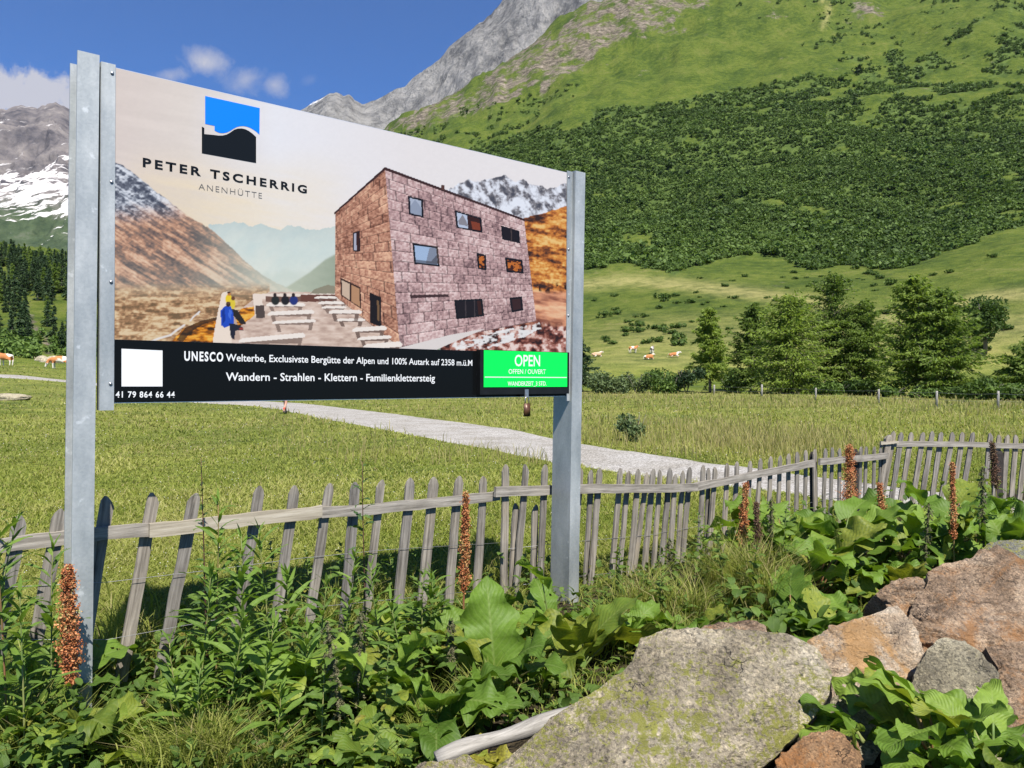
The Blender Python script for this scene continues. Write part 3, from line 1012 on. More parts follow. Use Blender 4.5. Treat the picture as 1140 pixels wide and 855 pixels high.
hwin([(454, 218), (471, 222), (471.5, 242.5), (455, 239)], pane=(176, 184, 200))
hwin([(506, 234), (536, 243), (537, 259.5), (508, 253.5)], pane=(190, 200, 218), split=0.45)
poly([(524, 246), (534, 248.5), (535, 256.5), (526, 255)], (132, 62, 36))
hwin([(557.5, 251), (578, 257), (579, 271), (559, 266.5)], pane=(34, 26, 26))
hwin([(459, 270.5), (487.5, 275), (489.5, 297), (461, 294)], pane=(164, 186, 214))
hwin([(530.5, 281.5), (541, 284), (541.5, 301), (532, 299.5)], pane=(60, 30, 20), warm=True)
hwin([(562, 287), (581.5, 289.5), (583, 304.5), (564, 303)], pane=(70, 34, 18), warm=True)
hwin([(505.5, 334), (537, 332.5), (539, 352), (508, 355.5)], pane=(36, 28, 28), split=0.85)
hwin([(567, 331.5), (581, 330), (582.5, 345.5), (569.5, 348)], pane=(60, 36, 32))
hwin([(392.5, 259), (400.5, 257), (401, 280), (393, 280)], pane=(176, 176, 190), b=1.3, split=0.5)
poly([(478, 276), (487.5, 275.5), (488.5, 294), (474, 293)], (96, 78, 66), 0.55)
poly([(462.5, 289), (480, 291), (486, 284), (487, 295), (463, 292.5)], (70, 66, 70), 0.7)
poly([(457, 229), (462, 222), (466, 227), (469.5, 233), (469.5, 240), (457, 237.5)], (120, 130, 150), 0.55)
poly([(510, 246), (515, 239), (519, 246), (521, 252), (511, 250)], (110, 92, 84), 0.7)
for x_ in (517.5, 527.5):
    poly([(x_, 334.5), (x_ + 1.2, 334.4), (x_ + 1.6, 352.5), (x_ + .4, 352.8)], (70, 60, 60))
for x_ in (568.5,):
    poly([(x_, 253.5), (x_ + 1.0, 253.8), (x_ + 1.4, 268.6), (x_ + .4, 268.4)], (80, 66, 60))
poly([(456, 328.5), (499, 327.5), (499.5, 330.5), (457, 332)], (70, 48, 46))
poly([(379, 309), (401.5, 320), (402, 344), (379.5, 329)], (62, 40, 30))
poly([(380.5, 312), (389, 316), (389, 334), (380.5, 328)], (206, 180, 156))
poly([(391, 317), (400, 321.5), (400.5, 341.5), (391, 335.5)], (186, 140, 104))
poly([(411.5, 325.5), (424, 331), (424.5, 364), (412, 359.5)], (34, 26, 24))
poly([(419.5, 334), (422, 335), (422.5, 358), (420, 356)], (120, 90, 60))
for bb in ((392, 431, 367, 2.4, -2, 9), (398, 436, 377, 1.8, -2, 7), (404, 448, 386, 3, -3, 4), (374, 407, 356, 1.4, 0, 6), (366, 403, 347, 2, 0, 9)):
    bench(*bb)
poly([(445, 387.2), (500, 373), (540, 366), (500, 383), (480, 392), (446, 392)], (226, 216, 210))
INK *= (1 + 0.02 * fine)[:, None]
INK = np.clip(INK * 0.53, 0, 0.53)
q = np.arange(GX * GZ).reshape(GX, GZ)
F = np.stack([q[:-1, :-1], q[1:, :-1], q[1:, 1:], q[:-1, 1:]], -1).reshape(-1, 4)
obj_np('picture_print', np.stack([XX.ravel(), np.full(A.size, -0.0008), ZZ.ravel()], 1), F, M_PRINT, board, attr=np.concatenate([INK, np.ones((A.size, 1))], 1), aname='ink', smooth=False)


# ---- emblem and lettering, thin raised films
def film(name, polys, parent, y=-0.0022, th=0.0009):
    """flat shapes given by outlines in picture rows/columns"""
    me = bpy.data.meshes.new(name)
    V, Fc, mi, mats = [], [], [], []
    for pts, mat in polys:
        p = np.array(pts, float)
        X_, Z_ = to_panel(p[:, 0], p[:, 1])
        k = len(V)
        V += [(a, y, b_) for a, b_ in zip(X_, Z_)] + [(a, y + th, b_) for a, b_ in zip(X_, Z_)]
        m_ = len(pts)
        if mat not in mats:
            mats.append(mat)
        for f_ in [tuple(range(k, k + m_))] + [(k + i, k + (i + 1) % m_, k + m_ + (i + 1) % m_, k + m_ + i) for i in range(m_)]:
            Fc.append(f_)
            mi.append(mats.index(mat))
    me.from_pydata(V, [], Fc)
    for m_ in mats:
        me.materials.append(m_)
    for p_, i_ in zip(me.polygons, mi):
        p_.material_index = i_
    me.update()
    return link(bpy.data.objects.new(name, me), parent)


def cr(x, y):
    return (150 + x / 5.43, 90 + y / 5.43)


film('emblem', [([cr(*p) for p in ((425, 92), (755, 165), (753, 325), (735, 308), (715, 294), (695, 283), (675, 276), (655, 273), (635, 274), (615, 279), (595, 290), (575, 303), (555, 312), (535, 316), (515, 315), (497, 309), (482, 300), (482, 272), (425, 260))], M_BLUEINK),
                ([cr(*p) for p in ((405, 277), (420, 285), (420, 322), (482, 328), (505, 331), (530, 331), (555, 325), (578, 312), (600, 296), (622, 289), (645, 288), (668, 293), (690, 304), (712, 320), (733, 340), (733, 497), (405, 438))], M_DARKINK)], board)
film('sticker', [([(135.2, 388.2), (180.8, 390.2), (180.8, 430.2), (135.2, 430.2)], M_WHITEINK)], board)


def text(body, left, right, top_l, base_l, base_r, mat, parent=board, bold=0.0, space=1.0, y=-0.0022, name='lettering'):
    cu = bpy.data.curves.new('lettering', 'FONT')
    cu.body = body
    cu.size = 1.0
    cu.offset = bold
    cu.space_character = space
    cu.extrude = 0.0
    cu.resolution_u = 3
    tmp = bpy.data.objects.new('tmp', cu)
    COL.objects.link(tmp)
    dg = bpy.context.evaluated_depsgraph_get()
    me = bpy.data.meshes.new_from_object(tmp.evaluated_get(dg))
    bpy.data.objects.remove(tmp)
    me.name = 'lettering'
    V = np.zeros(len(me.vertices) * 3)
    me.vertices.foreach_get('co', V)
    V = V.reshape(-1, 3)
    (x0, x1), (zb, zb2) = to_panel(np.array([left, right]), np.array([base_l, base_r]))
    zt = to_panel(np.array([left]), np.array([top_l]))[1][0]
    CAP = 0.729
    vx0, vx1 = V[:, 0].min(), V[:, 0].max()
    u = (V[:, 0] - vx0) / (vx1 - vx0)
    V = np.stack([x0 + u * (x1 - x0), np.full(len(V), y), zb + (zb2 - zb) * u + V[:, 1] / CAP * (zt - zb)], 1)
    me.vertices.foreach_set('co', V.ravel())
    me.materials.clear()
    me.materials.append(mat)
    me.update()
    return link(bpy.data.objects.new(name, me), parent)


text('PETER TSCHERRIG', 158.8, 341.5, 175.3, 185.3, 215.3, M_DARKINK, bold=0.034, space=1.38)
text('ANENHÜTTE', 221, 291.5, 203.8, 210.8, 221.2, M_GREYINK, bold=-0.008, space=1.25)
text('UNESCO', 205, 248.4, 390.6, 401.2, 402.3, M_WHITEINK, bold=0.03, space=1.25)
text('Welterbe, Exclusivste Bergütte der Alpen und 100% Autark auf 2358 m.ü.M', 251.3, 525.6, 393.4, 401.9, 407.2, M_WHITEINK, bold=0.009)
text('Wandern - Strahlen - Klettern - Familienklettersteig', 251.3, 484, 414.2, 423.7, 424.6, M_WHITEINK, bold=0.010)
text('41 79 864 66 44', 128.6, 194.4, 435.4, 442.4, 442.4, M_WHITEINK, bold=0.02, space=1.15)

# the open / closed box screwed over the lower right corner
bxX0, bxX1 = to_panel(np.array([535.5, 633.5]), np.array([436, 436]))[0] - 0.042
bz0, bz1 = 0.012, 0.336
g = Geo()
g.box((bxX0, -0.040, bz0 + 0.01), (bxX1, -0.0015, bz1))
sb = g.obj('sign_box', M_BLACKBOX, board, smooth=False)
g = Geo()
for lo, hi in (((bxX0, -0.046, bz0 + 0.01), (bxX0 + 0.028, -0.0405, bz1)), ((bxX1 - 0.014, -0.046, bz0 + 0.01), (bxX1, -0.0405, bz1)), ((bxX0 + 0.0285, -0.046, bz0 + 0.01), (bxX1 - 0.0145, -0.0405, bz0 + 0.055))):
    g.box(lo, hi)
g.obj('box_frame', M_BLACKBOX, sb, smooth=False)
gx0, gx1, gz0, gz1 = bxX0 + 0.034, bxX1 - 0.018, bz0 + 0.062, bz1 - 0.004
g = Geo()
g.box((gx0, -0.0435, gz0), (gx1, -0.0405, gz1))
gs = g.obj('green_sheet', M_GREENFILM, sb, smooth=False)


def text_local(body, cx, zb, width, cap, mat, bold, y):
    w0 = Vector((cx - width / 2, 0, zb))
    me = text(body, 200, 210, 400, 405, 405, mat, parent=gs, bold=bold).data
    V = np.zeros(len(me.vertices) * 3)
    me.vertices.foreach_get('co', V)
    V = V.reshape(-1, 3)
    zt = to_panel(np.array([200.]), np.array([400.]))[1][0]
    zb_ = to_panel(np.array([200.]), np.array([405.]))[1][0]
    u = (V[:, 0] - V[:, 0].min()) / np.ptp(V[:, 0])
    V = np.stack([w0.x + u * width, np.full(len(V), y), zb + (V[:, 2] - zb_) / (zt - zb_) * cap], 1)
    me.vertices.foreach_set('co', V.ravel())
    me.update()


gw, gh = gx1 - gx0, gz1 - gz0
gc = gx0 + gw * 0.50
text_local('OPEN', gc, gz0 + gh * 0.585, gw * 0.305, gh * 0.33, M_WHITEINK, 0.012, -0.0446)
text_local('OFFEN / OUVERT', gc, gz0 + gh * 0.37, gw * 0.445, gh * 0.135, M_WHITEINK, 0.006, -0.0446)
text_local('WANDERZEIT_3 STD.', gc, gz0 + gh * 0.035, gw * 0.465, gh * 0.125, M_WHITEINK, 0.010, -0.0446)
g = Geo()
g.box((gx0 + 0.008, -0.0446, gz0 + gh * 0.262), (gx1 - 0.006, -0.0436, gz0 + gh * 0.262 + 0.006))
g.obj('ruled_line', M_WHITEINK, gs, smooth=False)
# hasp
hx = gx0 + gw * 0.485
g = Geo()
g.box((hx - 0.017, -0.052, bz0 - 0.012), (hx + 0.017, -0.0465, bz0 + 0.045))
g.box((hx - 0.010, -0.058, bz0 - 0.010), (hx + 0.010, -0.0525, bz0 + 0.012))
g.obj('hasp', M_BOLT, sb, smooth=False)

# padlock hanging from the hasp
M_BRASS = flat('brown lock body', (0.10, 0.045, 0.022), 0.4, 0.5, 0.25, 0.3)
lk = empty('padlock')
lk.matrix_world = Mw @ Matrix.Translation((hx, -0.055, bz0 - 0.105))
tag(lk, 'small brown padlock hanging from the hasp under the green sign', 'padlock')
import bmesh


def bev_box(name, sx, sy, sz, r, mat, parent, loc=(0, 0, 0), seg=3):
    bm = bmesh.new()
    bmesh.ops.create_cube(bm, size=1)
    bmesh.ops.scale(bm, vec=(sx, sy, sz), verts=bm.verts)
    bmesh.ops.bevel(bm, geom=bm.edges[:], offset=r, segments=seg, affect='EDGES')
    bmesh.ops.translate(bm, vec=loc, verts=bm.verts)
    me = bpy.data.meshes.new(name)
    bm.to_mesh(me)
    bm.free()
    me.materials.append(mat)
    for p in me.polygons:
        p.use_smooth = True
    return link(bpy.data.objects.new(name, me), parent)


bev_box('lock_body', 0.055, 0.022, 0.095, 0.005, M_BRASS, lk, (0, 0, 0))
g = Geo()
an = np.linspace(0, math.pi, 12)
P = [(0.017, 0, 0.045)] + [(0.017 * math.cos(t), 0, 0.078 + 0.017 * math.sin(t)) for t in an] + [(-0.017, 0, 0.045)]
g.tube(P, 0.0042, 8)
g.obj('shackle', M_BOLT, lk)

# ------------------------------------------------------------------ picket fence
mt, n = new_mat('weathered wood')
oc = n.coord('Object')
ri = n.n('ShaderNodeObjectInfo').outputs['Random']
ov = n.vm('ADD', oc, n.comb(n.m('MULTIPLY', ri, 13.0), n.m('MULTIPLY', ri, 5.0), n.m('MULTIPLY', ri, 9.0)))
gr = n.noise(55, 6, 0.7, n.vm('MULTIPLY', ov, (1, 1, 0.045)), 0.4)
bl = n.noise(4.5, 5, 0.6, ov)
c = n.ramp(gr, [(0.30, (0.062, 0.056, 0.048)), (0.45, (0.155, 0.142, 0.124)), (0.58, (0.24, 0.222, 0.196)), (0.75, (0.34, 0.315, 0.28))])
c = n.mix(1, c, n.ramp(bl, [(0.3, (0.74, 0.73, 0.73)), (0.5, (1, 1, 1)), (0.72, (1.12, 1.08, 1.0))]), 'MULTIPLY')
c = n.mix(1, c, n.ramp(ri, [(0.0, (0.82, 0.82, 0.84)), (0.5, (1, 0.98, 0.95)), (1, (1.12, 1.07, 1.0))]), 'MULTIPLY')
n.out(n.bsdf(c, 0.9, 0, 0.2, n.bump(gr, 0.5, 0.006)))
M_WOOD = mt
mt, n = new_mat('newer wood')
oc = n.coord('Object')
gr = n.noise(40, 6, 0.7, n.vm('MULTIPLY', oc, (0.05, 1, 1)), 0.5)
c = n.ramp(gr, [(0.3, (0.18, 0.15, 0.108)), (0.5, (0.32, 0.28, 0.215)), (0.7, (0.44, 0.395, 0.32))])
n.out(n.bsdf(c, 0.85, 0, 0.25, n.bump(gr, 0.4, 0.005)))
M_WOOD2 = mt
mt, n = new_mat('weathered rail wood')
oc = n.coord('Object')
gr = n.noise(48, 6, 0.7, n.vm('MULTIPLY', oc, (0.05, 1, 1)), 0.4)
bl = n.noise(3.5, 5, 0.6, oc)
c = n.ramp(gr, [(0.30, (0.085, 0.076, 0.066)), (0.45, (0.195, 0.178, 0.155)), (0.58, (0.29, 0.268, 0.238)), (0.75, (0.39, 0.362, 0.325))])
c = n.mix(1, c, n.ramp(bl, [(0.3, (0.78, 0.77, 0.76)), (0.55, (1.05, 1.03, 1.0))]), 'MULTIPLY')
n.out(n.bsdf(c, 0.9, 0, 0.2, n.bump(gr, 0.5, 0.006)))
M_RAIL = mt
M_DARKWOOD = flat('dark old wood', (0.035, 0.03, 0.027), 0.9, 0.2, 0, 0.4)
M_WIRE = flat('dull wire', (0.30, 0.30, 0.30), 0.5, 0.4, 0.6)

FA, FD = np.array([-2.09, 4.335]), np.array([0.790, 0.613])
FD = FD / np.linalg.norm(FD)
FN = np.array([FD[1], -FD[0]])          # towards the viewer
F3A, F3D = None, None


def fpt(px, A_=FA, D_=FD, off=0.0):
    """point of the fence line on the bearing of column px"""
    u = (px - CXP) / FPX
    a = A_ + FN * off
    s = (u * a[1] - a[0]) / (D_[0] - u * D_[1])
    return a + D_ * s, s


def picket_mesh(h, wd, th, tip=0.055):
    """flat pale with a pointed, slightly rounded head; base at z = 0"""
    k = 7
    g = Geo()
    zz = np.linspace(0, h - tip, k)
    j = RNG.normal(0, 0.0025, (k, 2))
    ring = []
    for i, z in enumerate(zz):
        w2 = wd / 2 * (1 + RNG.normal(0, 0.03))
        ring.append([(-w2 + j[i, 0], -th / 2, z), (w2 + j[i, 0], -th / 2, z), (w2 + j[i, 0], th / 2, z), (-w2 + j[i, 0], th / 2, z)])
    sk = RNG.normal(0, wd * 0.10)
    w3 = wd * 0.36
    ring.append([(-w3 + sk * .5, -th * .46, h - tip * 0.45), (w3 + sk * .5, -th * .46, h - tip * 0.45), (w3 + sk * .5, th * .46, h - tip * 0.45), (-w3 + sk * .5, th * .46, h - tip * 0.45)])
    w4 = wd * 0.09
    ring.append([(-w4 + sk, -th * .35, h), (w4 + sk, -th * .35, h), (w4 + sk, th * .35, h), (-w4 + sk, th * .35, h)])
    V = np.array(ring).reshape(-1, 3)
    F = []
    for i in range(len(ring) - 1):
        for a in range(4):
            F.append((i * 4 + a, i * 4 + (a + 1) % 4, (i + 1) * 4 + (a + 1) % 4, (i + 1) * 4 + a))
    m_ = (len(ring) - 1) * 4
    F.append((m_, m_ + 1, m_ + 2, m_ + 3))
    F.append((3, 2, 1, 0))
    return mesh_np('picket', V, F, M_WOOD, smooth=False)


def add_picket(root, px, pytop, lean_px, A_=FA, D_=FD, off=0.0, wd=0.062, th=0.018, mat=None, short=0.0, h_over=None):
    p, s = fpt(px, A_, D_, off)
    ztop = EYE + (HZ - pytop) / FPX * p[1]
    zb = gz_(p[0], p[1]) - 0.06
    h = ztop - zb - short
    lean = lean_px            # radians, head towards +fence direction
    o = bpy.data.objects.new('picket', picket_mesh(h / max(math.cos(lean), .5), wd, th))
    if mat:
        o.data.materials[0] = mat
    ang = math.atan2(D_[1], D_[0])
    base = np.array([p[0] - D_[0] * math.sin(lean) * h, p[1] - D_[1] * math.sin(lean) * h])
    o.location = (base[0], base[1], zb + short)
    o.rotation_euler = (RNG.normal(0, 0.012), lean, ang)
    o.rotation_mode = 'XYZ'
    return link(o, root)


def add_rail(root, pts, hgt, th, off, mat, A_=FA, D_=FD, name='rail'):
    """rail through photo points (px, py of its middle)"""
    P = []
    for px, py in pts:
        p, s = fpt(px, A_, D_, off)
        P.append((p[0], p[1], EYE + (HZ - py) / FPX * p[1]))
    P = np.array(P)
    # local object frame along the rail so that the grain follows it
    o0, d_ = P[0], P[-1] - P[0]
    Lr = np.linalg.norm(d_)
    ex = d_ / Lr
    ey = np.array([-D_[1], D_[0], 0.0])
    ez = np.cross(ex, ey)
    ez /= np.linalg.norm(ez)
    ey = np.cross(ez, ex)
    n_ = 14
    k = np.linspace(0, 1, n_)
    loc = np.stack([(P - o0) @ ex, (P - o0) @ ey, (P - o0) @ ez], 1)
    xx = k * Lr
    yy_ = np.interp(xx, loc[:, 0], loc[:, 1])
    zz = np.interp(xx, loc[:, 0], loc[:, 2]) + RNG.normal(0, 0.0025, n_)
    hh = hgt / 2 * (1 + RNG.normal(0, 0.04, n_))
    V, F = [], []
    for i in range(n_):
        V += [(xx[i], yy_[i] - th / 2, zz[i] - hh[i]), (xx[i], yy_[i] - th / 2, zz[i] + hh[i]), (xx[i], yy_[i] + th / 2, zz[i] + hh[i]), (xx[i], yy_[i] + th / 2, zz[i] - hh[i])]
    for i in range(n_ - 1):
        for a in range(4):
            F.append((i * 4 + a, i * 4 + (a + 1) % 4, (i + 1) * 4 + (a + 1) % 4, (i + 1) * 4 + a))
    F.append((0, 3, 2, 1)[::-1])
    m_ = (n_ - 1) * 4
    F.append((m_, m_ + 3, m_ + 2, m_ + 1))
    o = obj_np(name, V, F, mat, root, smooth=False)
    o.matrix_local = Matrix(((ex[0], ey[0], ez[0], o0[0]), (ex[1], ey[1], ez[1], o0[1]), (ex[2], ey[2], ez[2], o0[2]), (0, 0, 0, 1)))
    return o


def add_wire(root, pts, r=0.0016, A_=FA, D_=FD, off=0.03):
    P = []
    for px, py in pts:
        p, s = fpt(px, A_, D_, off)
        P.append((p[0], p[1], EYE + (HZ - py) / FPX * p[1]))
    g = Geo()
    g.tube(P, r, 5)
    return g.obj('wire', M_WIRE, root)


# run 1: leaning pickets behind the left post
f1 = empty('picket_fence')
tag(f1, 'grey wooden picket fence with pickets leaning to the left behind the left post', 'fence', 'weathered picket fence runs')
for px, py, ln in ((-40, 580, .16), (22, 572, .15), (67, 566, .17), (121, 553, .15), (172, 549, .17), (217, 549, .19), (290, 541, .17), (327, 540, .14), (367, 538, .16), (398, 537, .10), (425, 534, .13), (457, 532, .11), (484, 531, .12), (512, 530, .11), (538, 530, .07)):
    add_picket(f1, px, py, ln, wd=0.068 + RNG.normal(0, 0.004), off=-0.025 + RNG.normal(0, .004))
add_rail(f1, [(-70, 621), (0, 607), (90, 596), (188, 588)], 0.074, 0.026, 0.0, M_RAIL)
add_rail(f1, [(166, 591), (260, 580), (358, 570)], 0.078, 0.026, 0.028, M_WOOD2)
add_rail(f1, [(338, 571), (400, 568), (470, 561), (556, 552)], 0.070, 0.026, 0.0, M_RAIL)
add_wire(f1, [(-20, 712), (120, 712), (240, 690), (330, 678), (430, 668), (560, 655)])
add_wire(f1, [(-20, 655), (120, 648), (240, 634), (330, 622), (430, 612), (560, 604)], off=-.005)
# run 2: the middle run past the right post
f2 = empty('picket_fence')
tag(f2, 'long grey picket fence run of narrow upright pickets passing behind the right post', 'fence', 'weathered picket fence runs')
for px, py, ln in ((563, 517, .05), (586, 517, .07), (607, 517, .06), (646, 521, .06), (668, 521, .07), (690, 521, .08), (711, 522, .06), (728, 522, .09), (745, 521, .08), (752, 528, .05), (768, 520, .06), (784, 518, .04), (797, 520, .08), (811, 516, .03), (823, 514, .04), (835, 513, .05), (847, 510, .05), (858, 508, .03), (868, 507, .05), (878, 505, .04), (888, 503, .03), (898, 501, .05), (909, 500, .02), (917, 499, .03), (926, 498, .03), (935, 499, .02), (956, 497, .02), (964, 497, .03), (972, 497, .02), (980, 497, .02)):
    add_picket(f2, px, py, ln + (0.055 if 620 < px < 860 else 0.0) + RNG.normal(0, 0.018), wd=0.058 + RNG.normal(0, 0.004), off=0.025 if px < 620 else RNG.choice([0.02, -0.022]))
for px, py in ((657, 523), (700, 524), (719, 526), (736, 523), (761, 524), (790, 521)):
    add_picket(f2, px, py, 0.10 + RNG.normal(0, 0.03), wd=0.050, off=-0.024)
for px, py in ((574, 560), (597, 562)):
    add_picket(f2, px, py, .06, wd=0.055, off=-0.03)
add_rail(f2, [(551, 547.5), (640, 544.5), (720, 543.5), (776, 543)], 0.074, 0.028, 0.052, M_RAIL)
add_rail(f2, [(764, 544), (820, 533), (870, 523), (906, 515.5)], 0.070, 0.028, 0.048, M_RAIL)
add_rail(f2, [(912, 514), (950, 511), (988, 507.5)], 0.074, 0.028, 0.050, M_RAIL)
add_picket(f2, 906, 503, .0, wd=0.06, th=0.06, mat=M_DARKWOOD, off=-.02)
add_picket(f2, 952, 500, .0, wd=0.05, th=0.06, mat=M_DARKWOOD, off=-.02)
add_wire(f2, [(556, 655), (640, 642), (720, 634), (800, 618), (900, 590), (985, 570)], off=-.005)
add_wire(f2, [(556, 612), (640, 603), (720, 596), (800, 582), (900, 560), (985, 545)], off=-.005)
# run 3: turns to the right
pB, _ = fpt(986)
F3A, F3D = pB.copy(), np.array([0.995, 0.10])
f3 = empty('picket_fence')
tag(f3, 'far right picket fence run of evenly leaning pale pickets with one straight top rail', 'fence', 'weathered picket fence runs')
for px, py, ln in ((994, 480, .17), (1002, 481, .14), (1014, 481, .16), (1027, 481, .15), (1038, 480, .17), (1049, 481, .16), (1060, 481, .18), (1071, 481, .15), (1082, 481, .16), (1103, 482, .12), (1112, 484, .08), (1121, 484, .06), (1131, 484, .08), (1142, 485, .12), (1154, 486, .14), (1166, 486, .12), (1180, 487, .14), (1195, 487, .12), (1210, 488, .12), (1226, 488, .14), (1242, 489, .12)):
    add_picket(f3, px, py, ln, F3A, F3D, wd=0.064, off=-0.02)
add_rail(f3, [(980, 494.5), (1040, 494), (1100, 495.5), (1160, 497), (1250, 499)], 0.066, 0.03, 0.012, M_RAIL, F3A, F3D)
add_picket(f3, 990, 484, .16, F3A, F3D, wd=0.08, th=.05, off=.04)
add_picket(f3, 1110, 500, .0, F3A, F3D, wd=.10, th=.08, off=-.05, mat=M_DARKWOOD)
add_rail(f3, [(980, 494), (1000, 492)], 0.03, 0.03, 0.06, M_WOOD2, F3A, F3D)
# ------------------------------------------------------------------ boulders of the dry stone bank
def rock_mat(name, stops, lichen=None, lic_lv=0.55, rust=None, rust_lv=0.6, scale=1.0, speck=0.62, bands=0.0):
    mt, n = new_mat(name)
    oc = n.coord('Object')
    a = n.noise(3.2 * scale, 8, 0.72, oc, 0.3)
    s1 = n.noise(70 * scale, 3, 0.7, oc)
    s2 = n.voro(120 * scale, oc, out='Color')
    c = n.ramp(a, stops)
    sv = n.m('ADD', n.m('MULTIPLY', s1, 0.7), n.m('MULTIPLY', n.sep(s2)[0], 0.3))
    c = n.mix(speck, c, n.ramp(sv, [(0.30, (0.10, 0.10, 0.10)), (0.42, (0.72, 0.71, 0.70)), (0.55, (1.0, 1.0, 0.98)), (0.70, (1.75, 1.7, 1.6))]), 'MULTIPLY')
    if bands:                                      # foliation of the gneiss
        bn = n.noise(2.2 * scale, 7, 0.7, n.vm('MULTIPLY', n.vm('ADD', oc, n.vm('MULTIPLY', n.noise(1.6, 3, 0.6, oc, out=1), (0.35, 0.35, 0.35))), (1.2, 2.0, 11.0)))
        c = n.mix(bands, c, n.ramp(bn, [(0.34, (0.34, 0.29, 0.25)), (0.46, (0.95, 0.90, 0.84)), (0.56, (1.15, 1.08, 0.98)), (0.66, (0.80, 0.62, 0.46)), (0.76, (1.3, 1.28, 1.25))]), 'MULTIPLY')
    if rust:
        r = n.ramp(n.m('ADD', n.noise(2.0 * scale, 6, 0.65, n.vm('ADD', oc, (3, 1, 7)), 0.7), n.m('MULTIPLY', n.m('SUBTRACT', s1, 0.5), 0.25)), [(rust_lv, 0.0), (rust_lv + 0.10, 1.0)])
        c = n.mix(n.m('MULTIPLY', r, 0.85), c, rust)
    if lichen:
        l1 = n.noise(2.4 * scale, 4, 0.6, n.vm('ADD', oc, (9, 4, 2)))
        l2 = n.noise(34 * scale, 7, 0.8, oc, 0.4)
        l = n.ramp(n.m('ADD', n.m('ADD', n.m('MULTIPLY', n.sep(oc)[0], -0.05), n.m('MULTIPLY', l1, 0.40)), n.m('MULTIPLY', l2, 0.60)), [(lic_lv, 0.0), (lic_lv + 0.045, 1.0)])
        c = n.mix(n.m('MULTIPLY', l, 0.9), c, n.mix(s1, lichen, tuple(v * 0.55 for v in lichen)))
        k = n.ramp(n.noise(19 * scale, 5, 0.7, n.vm('ADD', oc, (5, 2, 8))), [(0.62, 0.0), (0.68, 1.0)])
        c = n.mix(n.m('MULTIPLY', k, 0.75), c, (0.045, 0.043, 0.04))
    ve = n.n('ShaderNodeTexVoronoi', feature='DISTANCE_TO_EDGE')
    ve.inputs['Scale'].default_value = 2.6 * scale
    n.set(ve.inputs['Vector'], n.vm('ADD', n.vm('MULTIPLY', oc, (0.7, 0.7, 1.9)), n.vm('MULTIPLY', n.noise(5, 4, 0.6, oc, out=1), (0.5, 0.5, 0.5))))
    ck = n.ramp(n.m('ADD', ve.outputs[0], n.m('MULTIPLY', n.m('SUBTRACT', n.noise(2.5, 2, 0.5, oc), 0.36), 0.14)), [(0.0, 1.0), (0.009, 0.0)])
    c = n.mix(n.m('MULTIPLY', ck, 0.35), c, (0.03, 0.026, 0.022))
    crk = n.noise(7 * scale, 9, 0.75, n.vm('MULTIPLY', oc, (1, 1, 2.2)), 0.8)
    h = n.m('SUBTRACT', n.m('ADD', n.m('MULTIPLY', crk, 1.2), n.m('MULTIPLY', s1, 0.35)), n.m('MULTIPLY', ck, 0.5))
    n.out(n.bsdf(c, 0.88, 0, 0.25, n.bump(h, 1.0, 0.05)))
    return mt


R_LICHEN = rock_mat('lichen covered gneiss', [(0.33, (0.15, 0.122, 0.085)), (0.45, (0.29, 0.245, 0.175)), (0.55, (0.41, 0.35, 0.255)), (0.70, (0.54, 0.475, 0.365))], (0.32, 0.32, 0.055), 0.515, (0.34, 0.20, 0.13), 0.66)
R_ORANGE = rock_mat('pale orange gneiss', [(0.33, (0.27, 0.21, 0.155)), (0.47, (0.48, 0.385, 0.285)), (0.58, (0.60, 0.52, 0.42)), (0.72, (0.68, 0.63, 0.55))], None, 0.5, (0.46, 0.26, 0.10), 0.52, 1.3, 0.55, 0.6)
R_RED = rock_mat('red brown gneiss', [(0.33, (0.13, 0.095, 0.068)), (0.46, (0.29, 0.215, 0.155)), (0.57, (0.41, 0.32, 0.24)), (0.72, (0.54, 0.47, 0.40))], None, 0.5, (0.33, 0.165, 0.065), 0.50, 1.1, 0.62, 0.9)
R_GREY = rock_mat('grey green gneiss', [(0.33, (0.13, 0.11, 0.078)), (0.46, (0.28, 0.245, 0.17)), (0.56, (0.40, 0.355, 0.25)), (0.70, (0.50, 0.455, 0.345))], (0.30, 0.30, 0.09), 0.585, None, 0.6, 1.2)
R_YELLOW = rock_mat('yellow lichen gneiss', [(0.33, (0.12, 0.12, 0.10)), (0.5, (0.24, 0.235, 0.20)), (0.7, (0.36, 0.35, 0.31))], (0.42, 0.40, 0.06), 0.49, None, 0.6, 1.2)
R_RUST = rock_mat('rust orange stone', [(0.33, (0.26, 0.15, 0.08)), (0.5, (0.42, 0.25, 0.13)), (0.65, (0.50, 0.36, 0.24)), (0.75, (0.56, 0.47, 0.38))], None, 0.5, (0.40, 0.17, 0.05), 0.5, 1.4)


